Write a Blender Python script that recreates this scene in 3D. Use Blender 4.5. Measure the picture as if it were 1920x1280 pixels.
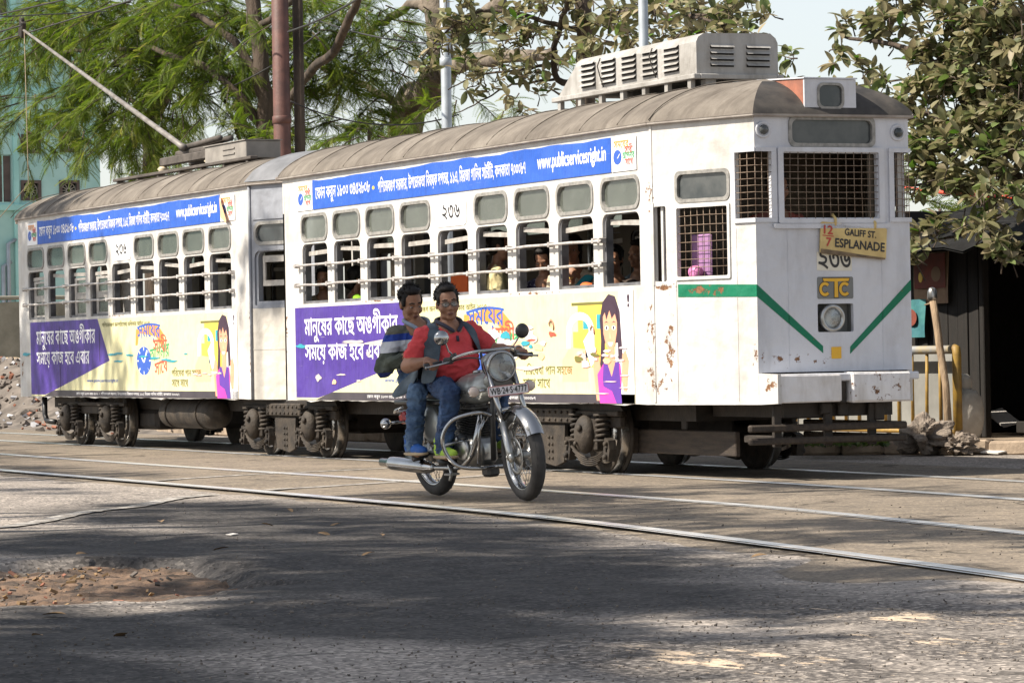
import bpy, bmesh, math, random
import numpy as np
from math import sin, cos, pi, radians, sqrt, hypot, atan2
from mathutils import Vector, Matrix, Euler, Quaternion
from mathutils.geometry import tessellate_polygon, interpolate_bezier, delaunay_2d_cdt

for o in list(bpy.data.objects):
    bpy.data.objects.remove(o)
S = bpy.context.scene
COL = S.collection

# ------------------------------------------------------------------ camera
FPX = 6477.63
CAM = np.array([33.2225, -12.7128, 1.0475])
_yaw, _pitch, _roll = -1.1398, 0.0033, -0.0186
_w = np.array([sin(_yaw)*cos(_pitch), cos(_yaw)*cos(_pitch), sin(_pitch)])
_r = np.array([cos(_yaw), -sin(_yaw), 0.0])
_u = np.cross(_r, _w)
CR, CU = cos(_roll)*_r + sin(_roll)*_u, -sin(_roll)*_r + cos(_roll)*_u
cd = bpy.data.cameras.new('camera')
cd.sensor_width = 36.0
cd.lens = 36.0*FPX/1920.0
cd.clip_start = 0.5
cd.clip_end = 3000.0
cam = bpy.data.objects.new('camera', cd)
COL.objects.link(cam)
cam.matrix_world = Matrix(((CR[0], CU[0], -_w[0], CAM[0]), (CR[1], CU[1], -_w[1], CAM[1]),
                           (CR[2], CU[2], -_w[2], CAM[2]), (0, 0, 0, 1)))
S.camera = cam

# ------------------------------------------------------------------ sky, sun, exposure
SUN_EL, SUN_AZ = radians(47), (-0.16, -1.0)          # direction towards the sun in plan
W = bpy.data.worlds.new('World')
S.world = W
W.use_nodes = True
nt = W.node_tree
bg = nt.nodes['Background']
sky = nt.nodes.new('ShaderNodeTexSky')
sky.sky_type = 'NISHITA'
sky.sun_disc = False
sky.sun_elevation = SUN_EL
sky.sun_rotation = atan2(SUN_AZ[0], SUN_AZ[1])
sky.air_density = 1.02
sky.dust_density = 0.9
sky.ozone_density = 0.6
hz_ = nt.nodes.new('ShaderNodeHueSaturation')          # hazy winter sky: paler than clear air
hz_.inputs['Saturation'].default_value = 0.42
hz_.inputs['Value'].default_value = 1.12
nt.links.new(sky.outputs[0], hz_.inputs['Color'])
nt.links.new(hz_.outputs[0], bg.inputs[0])
bg.inputs[1].default_value = 0.086
sl = bpy.data.lights.new('sun', 'SUN')
sl.energy = 5.0
sl.angle = radians(0.53)
sl.color = (1.0, 0.91, 0.78)
so = bpy.data.objects.new('sun', sl)
COL.objects.link(so)
_a = hypot(*SUN_AZ)
SUNV = Vector((SUN_AZ[0]/_a*cos(SUN_EL), SUN_AZ[1]/_a*cos(SUN_EL), sin(SUN_EL)))
so.rotation_euler = SUNV.to_track_quat('Z', 'Y').to_euler()
so.location = (0, -30, 40)
S.view_settings.view_transform = 'Standard'
S.view_settings.look = 'None'
S.view_settings.exposure = 0.88
S.view_settings.gamma = 1.0
S.render.engine = 'CYCLES'
S.cycles.max_bounces = 8
S.cycles.transparent_max_bounces = 12
S.cycles.use_denoising = True

# ------------------------------------------------------------------ small helpers
def ray(px, py):
    return _w + CR*(px-960)/FPX + CU*(640-py)/FPX
def atY(px, py, Y):                      # the point of the plane y = Y seen at a place in the photo
    d = ray(px, py); t = (Y-CAM[1])/d[1]
    return CAM + d*t
def atX(px, py, X):
    d = ray(px, py); t = (X-CAM[0])/d[0]
    return CAM + d*t
def atZ(px, py, z=0.0):
    d = ray(px, py); t = (z-CAM[2])/d[2]
    return CAM + d*t

ORG = {}                                  # where each root stands; part meshes are stored relative to it
def link(o):
    COL.objects.link(o); return o
def tag(o, label=None, cat=None, group=None, kind=None):
    if label: o['label'] = label
    if cat: o['category'] = cat
    if group: o['group'] = group
    if kind: o['kind'] = kind
    return o
def empty(name, loc, label=None, cat=None, group=None, rot=(0, 0, 0), local=False):
    o = bpy.data.objects.new(name, None)
    o.location = loc; o.rotation_euler = rot
    o.empty_display_size = 0.2
    link(o); tag(o, label, cat, group)
    ORG[o.name] = Vector((0, 0, 0)) if local else Vector(loc)
    return o
def copy_tree(o, parent=None):
    c = o.copy(); COL.objects.link(c); c.parent = parent
    ORG[c.name] = ORG.get(o.name, Vector())
    for ch in o.children:
        copy_tree(ch, c)
    return c

def basis(d):
    d = Vector(d).normalized()
    a = Vector((0, 0, 1)) if abs(d.z) < 0.9 else Vector((1, 0, 0))
    u = a.cross(d).normalized(); v = d.cross(u)
    return u, v, d

class MB:
    def __init__(s):
        s.v = []; s.f = []; s.m = []; s.s = []
    def add(s, vs, fs, mi=0, sm=False):
        b = len(s.v)
        s.v.extend([tuple(p) for p in vs])
        for f in fs:
            s.f.append(tuple(b+i for i in f)); s.m.append(mi); s.s.append(sm)
        return s
    def bx(s, x0, x1, y0, y1, z0, z1, mi=0, c=0.0):
        return s.box(((x0+x1)/2, (y0+y1)/2, (z0+z1)/2), (x1-x0, y1-y0, z1-z0), None, mi, c)
    def box(s, c, d, R=None, mi=0, ch=0.0):
        hx, hy, hz = d[0]/2, d[1]/2, d[2]/2
        c = Vector(c)
        if R is not None and not isinstance(R, Matrix):
            R = Euler(R).to_matrix()
        if ch <= 0:
            vs = [Vector((a*hx, b*hy, e*hz)) for a in (-1, 1) for b in (-1, 1) for e in (-1, 1)]
            fs = [(0, 1, 3, 2), (4, 6, 7, 5), (0, 4, 5, 1), (2, 3, 7, 6), (0, 2, 6, 4), (1, 5, 7, 3)]
        else:
            ch = min(ch, hx*.9, hy*.9, hz*.9)
            vs = []; idx = {}
            for a in (-1, 1):
                for b in (-1, 1):
                    for e in (-1, 1):
                        for k in range(3):
                            q = [a*(hx-ch), b*(hy-ch), e*(hz-ch)]
                            q[k] = (a*hx, b*hy, e*hz)[k]
                            idx[(a, b, e, k)] = len(vs); vs.append(Vector(q))
            fs = []
            for k in range(3):
                o = [i for i in range(3) if i != k]
                for sg in (-1, 1):
                    ring = []
                    for (p, q) in ((-1, -1), (1, -1), (1, 1), (-1, 1)):
                        t = [0, 0, 0]; t[k] = sg; t[o[0]] = p; t[o[1]] = q
                        ring.append(idx[(t[0], t[1], t[2], k)])
                    fs.append(tuple(ring))
            for k in range(3):
                o = [i for i in range(3) if i != k]
                for p in (-1, 1):
                    for q in (-1, 1):
                        t0 = [0, 0, 0]; t0[k] = -1; t0[o[0]] = p; t0[o[1]] = q
                        t1 = list(t0); t1[k] = 1
                        fs.append((idx[(*t0, o[0])], idx[(*t1, o[0])], idx[(*t1, o[1])], idx[(*t0, o[1])]))
            for a in (-1, 1):
                for b in (-1, 1):
                    for e in (-1, 1):
                        fs.append(tuple(idx[(a, b, e, k)] for k in range(3)))
        if R is not None:
            vs = [R @ q for q in vs]
        return s.add([q+c for q in vs], fs, mi)
    def tube(s, pts, r, n=8, mi=0, closed=False, cap=True, sm=True, flat=None):
        P = [Vector(p) for p in pts]; k = len(P)
        rr = [r]*k if not hasattr(r, '__len__') else list(r)
        vs = []; fs = []
        up = None
        for i in range(k):
            if closed:
                d = P[(i+1) % k]-P[i-1]
            else:
                d = P[min(i+1, k-1)]-P[max(i-1, 0)]
            d = d.normalized() if d.length > 1e-9 else Vector((0, 0, 1))
            if up is None:
                u, v, _ = basis(d)
            else:
                u = (up-d*up.dot(d)); u = u.normalized() if u.length > 1e-6 else basis(d)[0]
                v = d.cross(u)
            up = u
            for j in range(n):
                a = 2*pi*j/n
                vs.append(P[i]+(u*cos(a)+v*sin(a)*(flat or 1))*rr[i])
        m = k if closed else k-1
        for i in range(m):
            for j in range(n):
                a = i*n+j; b = i*n+(j+1) % n; i2 = (i+1) % k
                fs.append((a, b, i2*n+(j+1) % n, i2*n+j))
        if cap and not closed:
            fs.append(tuple(range(n-1, -1, -1))); fs.append(tuple((k-1)*n+j for j in range(n)))
        return s.add(vs, fs, mi, sm)
    def lathe(s, prof, o, axis, n=24, mi=0, sm=True, closed=False):
        u, v, d = basis(axis); o = Vector(o)
        vs = []; fs = []; k = len(prof)
        for (r, h) in prof:
            for j in range(n):
                a = 2*pi*j/n
                vs.append(o+d*h+(u*cos(a)+v*sin(a))*r)
        for i in range(k if closed else k-1):
            for j in range(n):
                i2 = (i+1) % k
                fs.append((i*n+j, i*n+(j+1) % n, i2*n+(j+1) % n, i2*n+j))
        if not closed:
            if prof[0][0] > 1e-6: fs.append(tuple(range(n-1, -1, -1)))
            if prof[-1][0] > 1e-6: fs.append(tuple((k-1)*n+j for j in range(n)))
        return s.add(vs, fs, mi, sm)
    def ell(s, c, r, R=None, nu=14, nv=9, mi=0):
        c = Vector(c); vs = []; fs = []
        if not hasattr(r, '__len__'): r = (r, r, r)
        if R is not None and not isinstance(R, Matrix): R = Euler(R).to_matrix()
        for i in range(1, nv):
            t = pi*i/nv
            for j in range(nu):
                a = 2*pi*j/nu
                q = Vector((r[0]*sin(t)*cos(a), r[1]*sin(t)*sin(a), r[2]*cos(t)))
                vs.append(c+(R @ q if R else q))
        q = Vector((0, 0, r[2])); vs.append(c+(R @ q if R else q)); vs.append(c-(R @ q if R else q))
        t0, t1 = len(vs)-2, len(vs)-1
        for i in range(nv-2):
            for j in range(nu):
                a = i*nu+j; b = i*nu+(j+1) % nu
                fs.append((a, a+nu, b+nu, b))
        for j in range(nu):
            fs.append((t0, j, (j+1) % nu)); fs.append((t1, (nv-2)*nu+(j+1) % nu, (nv-2)*nu+j))
        return s.add(vs, fs, mi, True)
    def cap(s, p, q, r1, r2, n=12, mi=0):            # tapered limb with round ends
        s.tube([p, q], [r1, r2], n, mi)
        s.ell(p, r1, None, n, 8, mi); s.ell(q, r2, None, n, 8, mi)
        return s
    def plate(s, outer, holes, mp, d0, d1, mi=0, back=True):
        loops = [list(outer)]+[list(h) for h in holes]
        flat = [p for l in loops for p in l]
        tri = tessellate_polygon([[Vector((p[0], p[1], 0)) for p in l] for l in loops])
        n = len(flat)
        vs = [mp(p[0], p[1], d0) for p in flat]
        fs = [tuple(t) for t in tri]
        if back:
            vs += [mp(p[0], p[1], d1) for p in flat]
            fs += [(t[2]+n, t[1]+n, t[0]+n) for t in tri]
            b = 0
            for l in loops:
                k = len(l)
                for i in range(k):
                    fs.append((b+i, b+(i+1) % k, b+(i+1) % k+n, b+i+n))
                b += k
        return s.add(vs, fs, mi)
    def build(s, name, mats, parent=None, origin=None, kind=None, recalc=True):
        if not isinstance(mats, (list, tuple)): mats = [mats]
        og = Vector((0, 0, 0))
        if origin is not None: og = Vector(origin)
        elif parent is not None: og = ORG.get(parent.name, Vector((0, 0, 0)))
        me = bpy.data.meshes.new(name)
        me.from_pydata([(p[0]-og.x, p[1]-og.y, p[2]-og.z) for p in s.v], [], s.f)
        for m in mats: me.materials.append(m)
        me.polygons.foreach_set('material_index', s.m)
        me.polygons.foreach_set('use_smooth', s.s)
        if recalc:
            bm = bmesh.new(); bm.from_mesh(me)
            bmesh.ops.recalc_face_normals(bm, faces=bm.faces); bm.to_mesh(me); bm.free()
        me.update()
        o = bpy.data.objects.new(name, me)
        link(o)
        if parent is not None:
            o.parent = parent
            ORG[o.name] = og
        else:
            o.location = og
            ORG[o.name] = og
        if kind: o['kind'] = kind
        return o

def rrect(x0, x1, z0, z1, r, n=4, corners=(1, 1, 1, 1)):
    # corners: bottom left, bottom right, top right, top left
    out = []
    for k, (cx, cz, a0) in enumerate(((x0, z0, pi), (x1, z0, 1.5*pi), (x1, z1, 0), (x0, z1, .5*pi))):
        if not corners[k]:
            out.append((cx, cz)); continue
        qx = cx+r if cx == x0 else cx-r
        qz = cz+r if cz == z0 else cz-r
        for i in range(n+1):
            a = a0+i*pi/2/n
            out.append((qx+r*cos(a), qz+r*sin(a)))
    return out
def inset(loop, d):
    cx = sum(p[0] for p in loop)/len(loop); cz = sum(p[1] for p in loop)/len(loop)
    w = max(abs(p[0]-cx) for p in loop); h = max(abs(p[1]-cz) for p in loop)
    return [(cx+(p[0]-cx)*(w-d)/w, cz+(p[1]-cz)*(h-d)/h) for p in loop]

def mesh_np(name, V, F, mat, parent=None, tone=None, smooth=False):
    V = np.asarray(V, np.float32); F = np.asarray(F, np.int32)
    og = ORG.get(parent.name, Vector()) if parent is not None else Vector((0, 0, 0))
    V = V-np.array(og, np.float32)
    me = bpy.data.meshes.new(name)
    k = F.shape[1]
    me.vertices.add(len(V)); me.vertices.foreach_set('co', V.ravel())
    me.loops.add(F.size); me.loops.foreach_set('vertex_index', F.ravel())
    me.polygons.add(len(F)); me.polygons.foreach_set('loop_start', np.arange(0, F.size, k, dtype=np.int32))
    if smooth: me.polygons.foreach_set('use_smooth', np.ones(len(F), bool))
    if tone is not None:
        at = me.attributes.new('tone', 'FLOAT', 'FACE')
        at.data.foreach_set('value', np.asarray(tone, np.float32))
    me.materials.append(mat); me.update(calc_edges=True); me.validate()
    o = bpy.data.objects.new(name, me); link(o)
    if parent is not None: o.parent = parent
    return o

# ------------------------------------------------------------------ materials
def newmat(name):
    m = bpy.data.materials.new(name); m.use_nodes = True
    nt = m.node_tree
    return m, nt, nt.nodes['Principled BSDF']
def N(nt, t, **kw):
    n = nt.nodes.new(t)
    for k, v in kw.items():
        if k[0] == 'i': n.inputs[int(k[1:])].default_value = v
        else: setattr(n, k, v)
    return n
def noise(nt, co, scale, detail=4, rough=.55, dist=0.0):
    n = nt.nodes.new('ShaderNodeTexNoise')
    n.inputs['Scale'].default_value = scale; n.inputs['Detail'].default_value = detail
    n.inputs['Roughness'].default_value = rough; n.inputs['Distortion'].default_value = dist
    nt.links.new(co, n.inputs['Vector'])
    return n.outputs['Fac']
def ramp(nt, fac, stops, mode='LINEAR'):
    r = nt.nodes.new('ShaderNodeValToRGB'); r.color_ramp.interpolation = mode
    e = r.color_ramp.elements
    while len(e) < len(stops): e.new(.5)
    for i, (p, c) in enumerate(stops):
        e[i].position = p
        c = c if hasattr(c, '__len__') else (c, c, c)
        e[i].color = (c[0], c[1], c[2], 1)
    nt.links.new(fac, r.inputs[0])
    return r.outputs[0]
def mixc(nt, fac, a, b):
    m = nt.nodes.new('ShaderNodeMix'); m.data_type = 'RGBA'
    for sock, val in ((m.inputs[0], fac), (m.inputs[6], a), (m.inputs[7], b)):
        if hasattr(val, 'is_linked'): nt.links.new(val, sock)
        elif hasattr(val, '__len__'): sock.default_value = (val[0], val[1], val[2], 1)
        else: sock.default_value = val
    return m.outputs[2]
def mth(nt, op, a, b=0.0):
    m = nt.nodes.new('ShaderNodeMath'); m.operation = op
    for sock, val in ((m.inputs[0], a), (m.inputs[1], b)):
        if hasattr(val, 'is_linked'): nt.links.new(val, sock)
        else: sock.default_value = val
    return m.outputs[0]
def bump(nt, bsdf, h, strength=.3, dist=.01):
    b = nt.nodes.new('ShaderNodeBump'); b.inputs['Strength'].default_value = strength
    b.inputs['Distance'].default_value = dist
    nt.links.new(h, b.inputs['Height']); nt.links.new(b.outputs[0], bsdf.inputs['Normal'])
def coords(nt, kind='Object', scale=None):
    t = nt.nodes.new('ShaderNodeTexCoord'); o = t.outputs[kind]
    if scale:
        mp = nt.nodes.new('ShaderNodeMapping'); mp.inputs['Scale'].default_value = scale
        nt.links.new(o, mp.inputs['Vector']); o = mp.outputs[0]
    return o
def sep(nt, co):
    s = nt.nodes.new('ShaderNodeSeparateXYZ'); nt.links.new(co, s.inputs[0]); return s.outputs
def pm(name, c1, c2=None, scale=6.0, rough=.6, metal=0.0, bmp=0.0, bscale=None, detail=5, lo=.35, hi=.65, spec=.5, stretch=None, bdist=.01, coat=0):
    m, nt, b = newmat(name)
    b.inputs['Roughness'].default_value = rough; b.inputs['Metallic'].default_value = metal
    b.inputs['Specular IOR Level'].default_value = spec
    if coat: b.inputs['Coat Weight'].default_value = coat
    if c2 is None:
        c2 = tuple(x*.8 for x in c1)
    co = coords(nt, 'Object', stretch)
    f = noise(nt, co, scale, detail)
    nt.links.new(ramp(nt, f, [(lo, c1), (hi, c2)]), b.inputs['Base Color'])
    if bmp:
        bump(nt, b, noise(nt, co, bscale or scale*4, 5), bmp, bdist)
    return m
def leafmat(name, cols, trans=.35, rough=.55):
    m, nt, b = newmat(name)
    a = N(nt, 'ShaderNodeAttribute', attribute_name='tone')
    c = ramp(nt, a.outputs['Fac'], cols)
    nt.links.new(c, b.inputs['Base Color']); b.inputs['Roughness'].default_value = rough
    b.inputs['Specular IOR Level'].default_value = .25
    t = N(nt, 'ShaderNodeBsdfTranslucent')
    h = N(nt, 'ShaderNodeHueSaturation'); h.inputs['Value'].default_value = 1.5; h.inputs['Saturation'].default_value = 1.15
    nt.links.new(c, h.inputs['Color']); nt.links.new(h.outputs[0], t.inputs[0])
    mx = N(nt, 'ShaderNodeMixShader', i0=trans)
    nt.links.new(b.outputs[0], mx.inputs[1]); nt.links.new(t.outputs[0], mx.inputs[2])
    nt.links.new(mx.outputs[0], nt.nodes['Material Output'].inputs[0])
    return m
MT = {}
def blobmask(nt, co, spots, flat_=False):
    # wear with a place of its own: soft ellipsoids round given points (x, y, z, rx, rz)
    out = None
    for (x, y, z, rx, rz) in spots:
        mp = nt.nodes.new('ShaderNodeMapping')
        ry = rx*.5 if flat_ else 1.0
        mp.inputs['Location'].default_value = (-x/rx, -y/ry, -z/rz); mp.inputs['Scale'].default_value = (1/rx, 1/ry, 1/rz)
        nt.links.new(co, mp.inputs['Vector'])
        g = nt.nodes.new('ShaderNodeVectorMath'); g.operation = 'LENGTH'; nt.links.new(mp.outputs[0], g.inputs[0])
        v = ramp(nt, g.outputs['Value'], [(0.0, 1.0), (1.0, 0.0)])
        out = v if out is None else mth(nt, 'MAXIMUM', out, v)
    return out
def paint(name, base, dirt, rustspots, chip=.70, grime=.5, off=(0, 0, 0)):
    m, nt, b = newmat(name)
    co = coords(nt)
    st = nt.nodes.new('ShaderNodeMapping'); st.inputs['Scale'].default_value = (2.2, 2.2, .5); nt.links.new(co, st.inputs[0])
    streak = noise(nt, st.outputs[0], 2.2, 6, .65)
    big = noise(nt, co, 1.7, 5, .6)
    c = mixc(nt, mth(nt, 'MULTIPLY', ramp(nt, streak, [(.46, 0.), (.78, 1.)]), grime), base, dirt)
    c = mixc(nt, mth(nt, 'MULTIPLY', ramp(nt, big, [(.5, 0.), (.8, 1.)]), grime*.7), c, dirt)
    # fine scratches and flaked paint
    fl = noise(nt, co, 14, 8, .7)
    mask = blobmask(nt, co, rustspots) if rustspots else None
    thr = mth(nt, 'ADD', fl, mth(nt, 'MULTIPLY', mask, .26)) if mask is not None else fl
    rust = ramp(nt, thr, [(chip, 0.), (chip+.03, 1.)])
    rc = ramp(nt, noise(nt, co, 40, 4), [(.3, (.10, .045, .02)), (.7, (.26, .13, .06))])
    c = mixc(nt, rust, c, rc)
    nt.links.new(c, b.inputs['Base Color'])
    b.inputs['Roughness'].default_value = .55
    b.inputs['Specular IOR Level'].default_value = .35
    h = mth(nt, 'ADD', mth(nt, 'MULTIPLY', noise(nt, co, 1.6, 3), 3.0), mth(nt, 'MULTIPLY', noise(nt, co, 9, 4), .35))
    h = mth(nt, 'SUBTRACT', h, mth(nt, 'MULTIPLY', rust, .12))
    bump(nt, b, h, .6, .045)
    return m
RS_A = [(8.28, 0, 1.2, .16, .35), (8.5, 0, 1.05, .1, .6), (8.36, 0, .8, .3, .22), (8.3, 0, 2.3, .12, .25), (8.45, 0, 1.55, .3, .07),
        (9.43, .35, 1.0, .09, .2), (9.0, .2, 1.5, .22, .08), (9.3, .3, 2.92, .6, .06), (7.2, 0, .62, 1.2, .03), (6.0, 0, 1.56, 1.0, .025),
        (2.5, 0, 1.57, 1.6, .02), (.05, 0, 1.3, .08, .5), (9.6, .4, .75, .2, .1)]
RS_B = [(8.56, 0, 1.45, .07, .22), (8.55, 0, 1.1, .05, .5), (.1, 0, 1.0, .15, .3), (8.8, .1, 1.2, .1, .08), (4, 0, 1.57, 2, .02)]
WHITE = (.55, .54, .525); DIRT = (.30, .26, .215)
RS_A = [(x-4.2, y-1.05, z, rx, rz) for (x, y, z, rx, rz) in RS_A]
MT['paintA'] = paint('tram_white_paint_front_car', WHITE, DIRT, RS_A, .715, .55)
MT['paintB'] = paint('tram_white_paint_rear_car', (.53, .52, .505), DIRT, RS_B, .73, .6)
MT['greypaint'] = paint('tram_grey_paint', (.25, .265, .30), (.15, .15, .165), [], .80, .6)
MT['jointgrey'] = pm('dull_grey_roof_sheet', (.17, .175, .19), (.10, .105, .115), 4, .8, bmp=.3, bscale=5)
MT['creampaint'] = paint('tram_cream_skirt_paint', (.52, .49, .44), (.33, .30, .26), [], .74, .6)
MT['frontpaint'] = paint('tram_front_paint', (.55, .56, .60), (.34, .34, .36), [(5.23, -.45, .95, 1.0, .1), (5.23, -.70, .98, .1, .2)], .765, .6)
MT['bufferpaint'] = paint('flaking_white_buffer_paint', (.66, .65, .66), (.36, .33, .30), [(5.5, .25, .72, .8, .3)], .775, .95)
MT['green'] = paint('green_stripe_paint', (.0, .15, .075), (.02, .10, .06), [(4.7, -.85, 1.52, .30, .07)], .66, .2)
MT['inner'] = pm('tram_inner_brown_boarding', (.11, .085, .055), (.06, .047, .032), 3, .6)
MT['innerwhite'] = pm('tram_ceiling_white_board', (.34, .32, .28), (.25, .235, .2), 2, .6)
MT['frame'] = pm('grey_window_lining', (.16, .16, .17), (.07, .07, .075), 8, .5)
MT['rubber'] = pm('weathered_window_gasket', (.30, .29, .27), (.17, .165, .155), 20, .5)
MT['sash'] = pm('old_white_sash_paint', (.42, .40, .37), (.26, .24, .22), 9, .6, bmp=.2)
MT['bar'] = pm('galvanised_window_bar', (.55, .53, .52), (.33, .30, .28), 14, .45, .25)
MT['iron'] = pm('brown_oily_iron', (.034, .026, .020), (.014, .011, .009), 7, .7, .1, .5, 30)
MT['dustiron'] = pm('dusty_brown_cast_iron', (.052, .040, .029), (.018, .014, .011), 8, .75, .05, .7, 35)
MT['wheelsteel'] = pm('worn_wheel_steel', (.32, .29, .26), (.13, .11, .09), 12, .45, .7)
MT['tread'] = pm('polished_wheel_tread', (.62, .60, .58), (.45, .43, .4), 6, .25, 1.0)
MT['board'] = pm('old_brown_lifeguard_board', (.050, .036, .025), (.024, .017, .013), 4, .8, bmp=.5, bscale=20, stretch=(1, 8, 8))
MT['canvas'] = None
def canvas():
    m, nt, b = newmat('weathered_roof_canvas')
    co = coords(nt)
    st = nt.nodes.new('ShaderNodeMapping'); st.inputs['Scale'].default_value = (3.5, .9, .9); nt.links.new(co, st.inputs[0])
    f = noise(nt, co, 2.4, 7, .65); g = noise(nt, st.outputs[0], 2.0, 6, .65)
    c = ramp(nt, f, [(.3, (.098, .085, .073)), (.55, (.165, .145, .124)), (.75, (.25, .225, .195))])
    c = mixc(nt, ramp(nt, g, [(.5, 0.), (.72, .75)]), c, (.07, .058, .049))
    c = mixc(nt, ramp(nt, noise(nt, co, 30, 5, .7), [(.68, 0.), (.73, 1.)]), c, (.46, .42, .36))
    nt.links.new(c, b.inputs['Base Color']); b.inputs['Roughness'].default_value = .85
    b.inputs['Specular IOR Level'].default_value = .2
    h = mth(nt, 'ADD', mth(nt, 'MULTIPLY', noise(nt, co, 3, 4), 2.0), noise(nt, st.outputs[0], 5, 5))
    bump(nt, b, h, .4, .03)
    return m
MT['canvas'] = canvas()
MT['tar'] = pm('black_tarred_roof_front', (.018, .017, .017), (.06, .052, .045), 5, .75, bmp=.4, bscale=12)
MT['moulding'] = pm('grey_roof_moulding', (.34, .31, .28), (.22, .19, .17), 6, .7)
MT['redlead'] = pm('red_oxide_primer', (.35, .13, .08), (.22, .09, .06), 8, .7)
MT['louvre'] = paint('grimy_grey_sheet_housing', (.36, .35, .335), (.17, .155, .135), [], .74, 1.0)
MT['boxgrey'] = pm('grey_roof_box_paint', (.27, .25, .225), (.19, .175, .16), 5, .7)
MT['darkwood'] = pm('dark_roof_timber', (.10, .085, .075), (.05, .042, .036), 6, .8, bmp=.4, bscale=30)
MT['polesteel'] = pm('grey_trolley_pole_steel', (.24, .225, .21), (.13, .115, .10), 9, .55, .2)
MT['porcelain'] = pm('cream_insulator', (.58, .5, .36), (.42, .35, .24), 9, .4)
def glass(name, col, rough, trans, alpha=None):
    m, nt, b = newmat(name)
    b.inputs['Base Color'].default_value = (*col, 1); b.inputs['Roughness'].default_value = rough
    b.inputs['Transmission Weight'].default_value = trans; b.inputs['IOR'].default_value = 1.45
    co = coords(nt)
    c = ramp(nt, noise(nt, co, 5, 6, .65), [(.35, col), (.75, tuple(x*.72 for x in col))])
    nt.links.new(c, b.inputs['Base Color'])
    return m
MT['pane'] = glass('dusty_upper_window_glass', (.50, .54, .48), .10, .86)
MT['darkglass'] = pm('grimy_dark_glass', (.035, .042, .045), (.075, .08, .08), 6, .16, spec=.5)
MT['lens'] = glass('clear_lamp_glass', (.86, .9, .92), .04, .9)
MT['mesh'] = pm('rusty_wire_mesh', (.30, .23, .17), (.15, .10, .07), 25, .7, .2)
MT['blue'] = pm('blue_banner_vinyl', (.012, .070, .46), (.018, .088, .52), 2, .42, stretch=(.4, 1, 9), bmp=.12, bscale=3, bdist=.02)
MT['purple'] = pm('purple_advert_vinyl', (.055, .022, .26), (.085, .04, .33), 1.2, .4, stretch=(2, 1, .4), bmp=.12, bscale=3, bdist=.02)
MT['yellow'] = pm('pale_yellow_advert_vinyl', (.66, .59, .27), (.60, .54, .26), 1.0, .42, bmp=.12, bscale=3, bdist=.02)
MT['adblack'] = pm('black_advert_strip', (.035, .03, .04), (.06, .05, .06), 3, .45)
MT['adwhite'] = pm('white_print', (.82, .82, .84), (.74, .74, .76), 6, .45)
def vinyl(name, base, dirt, f=.6):
    m, nt, b = newmat(name)
    co = coords(nt)
    st = nt.nodes.new('ShaderNodeMapping'); st.inputs['Scale'].default_value = (4, 4, .6); nt.links.new(co, st.inputs[0])
    sc = nt.nodes.new('ShaderNodeMapping'); sc.inputs['Scale'].default_value = (.8, 1, 26); nt.links.new(co, sc.inputs[0])
    c = mixc(nt, mth(nt, 'MULTIPLY', ramp(nt, noise(nt, st.outputs[0], 2.5, 6, .65), [(.45, 0.), (.75, 1.)]), f), base, dirt)
    c = mixc(nt, mth(nt, 'MULTIPLY', ramp(nt, noise(nt, co, 1.3, 6, .6), [(.45, 0.), (.75, 1.)]), f*.6), c, tuple(min(1, x*1.15+.06) for x in base))
    c = mixc(nt, ramp(nt, noise(nt, sc.outputs[0], 2.2, 7, .7), [(.66, 0.), (.70, .55)]), c, (.48, .45, .44))
    nt.links.new(c, b.inputs['Base Color']); b.inputs['Roughness'].default_value = .5
    h = mth(nt, 'ADD', mth(nt, 'MULTIPLY', noise(nt, co, 1.8, 3), 3.0), mth(nt, 'MULTIPLY', noise(nt, st.outputs[0], 3, 4), 1.0))
    bump(nt, b, h, .5, .03)
    return m
MT['blue'] = vinyl('blue_banner_vinyl', (.016, .092, .46), (.012, .06, .30), .6)
MT['purple'] = vinyl('purple_advert_vinyl', (.060, .026, .25), (.035, .018, .14), .7)
MT['yellow'] = vinyl('pale_yellow_advert_vinyl', (.68, .64, .37), (.46, .42, .26), .5)
def flat(name, c, rough=.45): return pm(name, c, tuple(x*.88 for x in c), 7, rough)
MT['adorange'] = flat('orange_print', (.80, .30, .05)); MT['adred'] = flat('red_print', (.72, .09, .05))
MT['adgreen'] = flat('green_print', (.04, .35, .13)); MT['adblue'] = flat('blue_print', (.03, .10, .46))
MT['adskin'] = flat('printed_skin', (.80, .36, .22)); MT['adhair'] = flat('printed_dark_hair', (.045, .02, .04))
MT['admagenta'] = flat('magenta_print', (.70, .05, .40)); MT['advest'] = flat('violet_print', (.11, .035, .33))
MT['adgold'] = flat('gold_print', (.85, .58, .08)); MT['adolive'] = flat('olive_print', (.16, .15, .03))
MT['adcyan'] = flat('turquoise_print', (.03, .33, .42)); MT['adpink'] = flat('pale_pink_print', (.75, .55, .55))
MT['adpeach'] = flat('peach_print', (.85, .52, .30)); MT['adgrey'] = flat('grey_torn_paper', (.50, .45, .44))
MT['signtin'] = pm('stained_yellow_sign_tin', (.62, .47, .19), (.46, .33, .13), 7, .55, bmp=.2)
MT['signrust'] = pm('dark_sign_edge', (.10, .07, .045), (.2, .14, .08), 12, .8)
MT['black'] = flat('black_lettering', (.018, .017, .018), .5); MT['signred'] = flat('red_lettering', (.45, .05, .03), .5)
MT['logoyellow'] = flat('amber_logo_paint', (.72, .40, .02)); MT['logogrey'] = flat('grey_logo_plate', (.17, .175, .17), .6)
MT['cream'] = flat('cream_sticker', (.66, .62, .52), .5)
MT['chrome'] = pm('chrome', (.42, .42, .42), (.33, .33, .33), 4, .14, 1.0)
MT['dullchrome'] = pm('dull_aluminium', (.45, .45, .44), (.32, .32, .31), 10, .33, .9)
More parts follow.
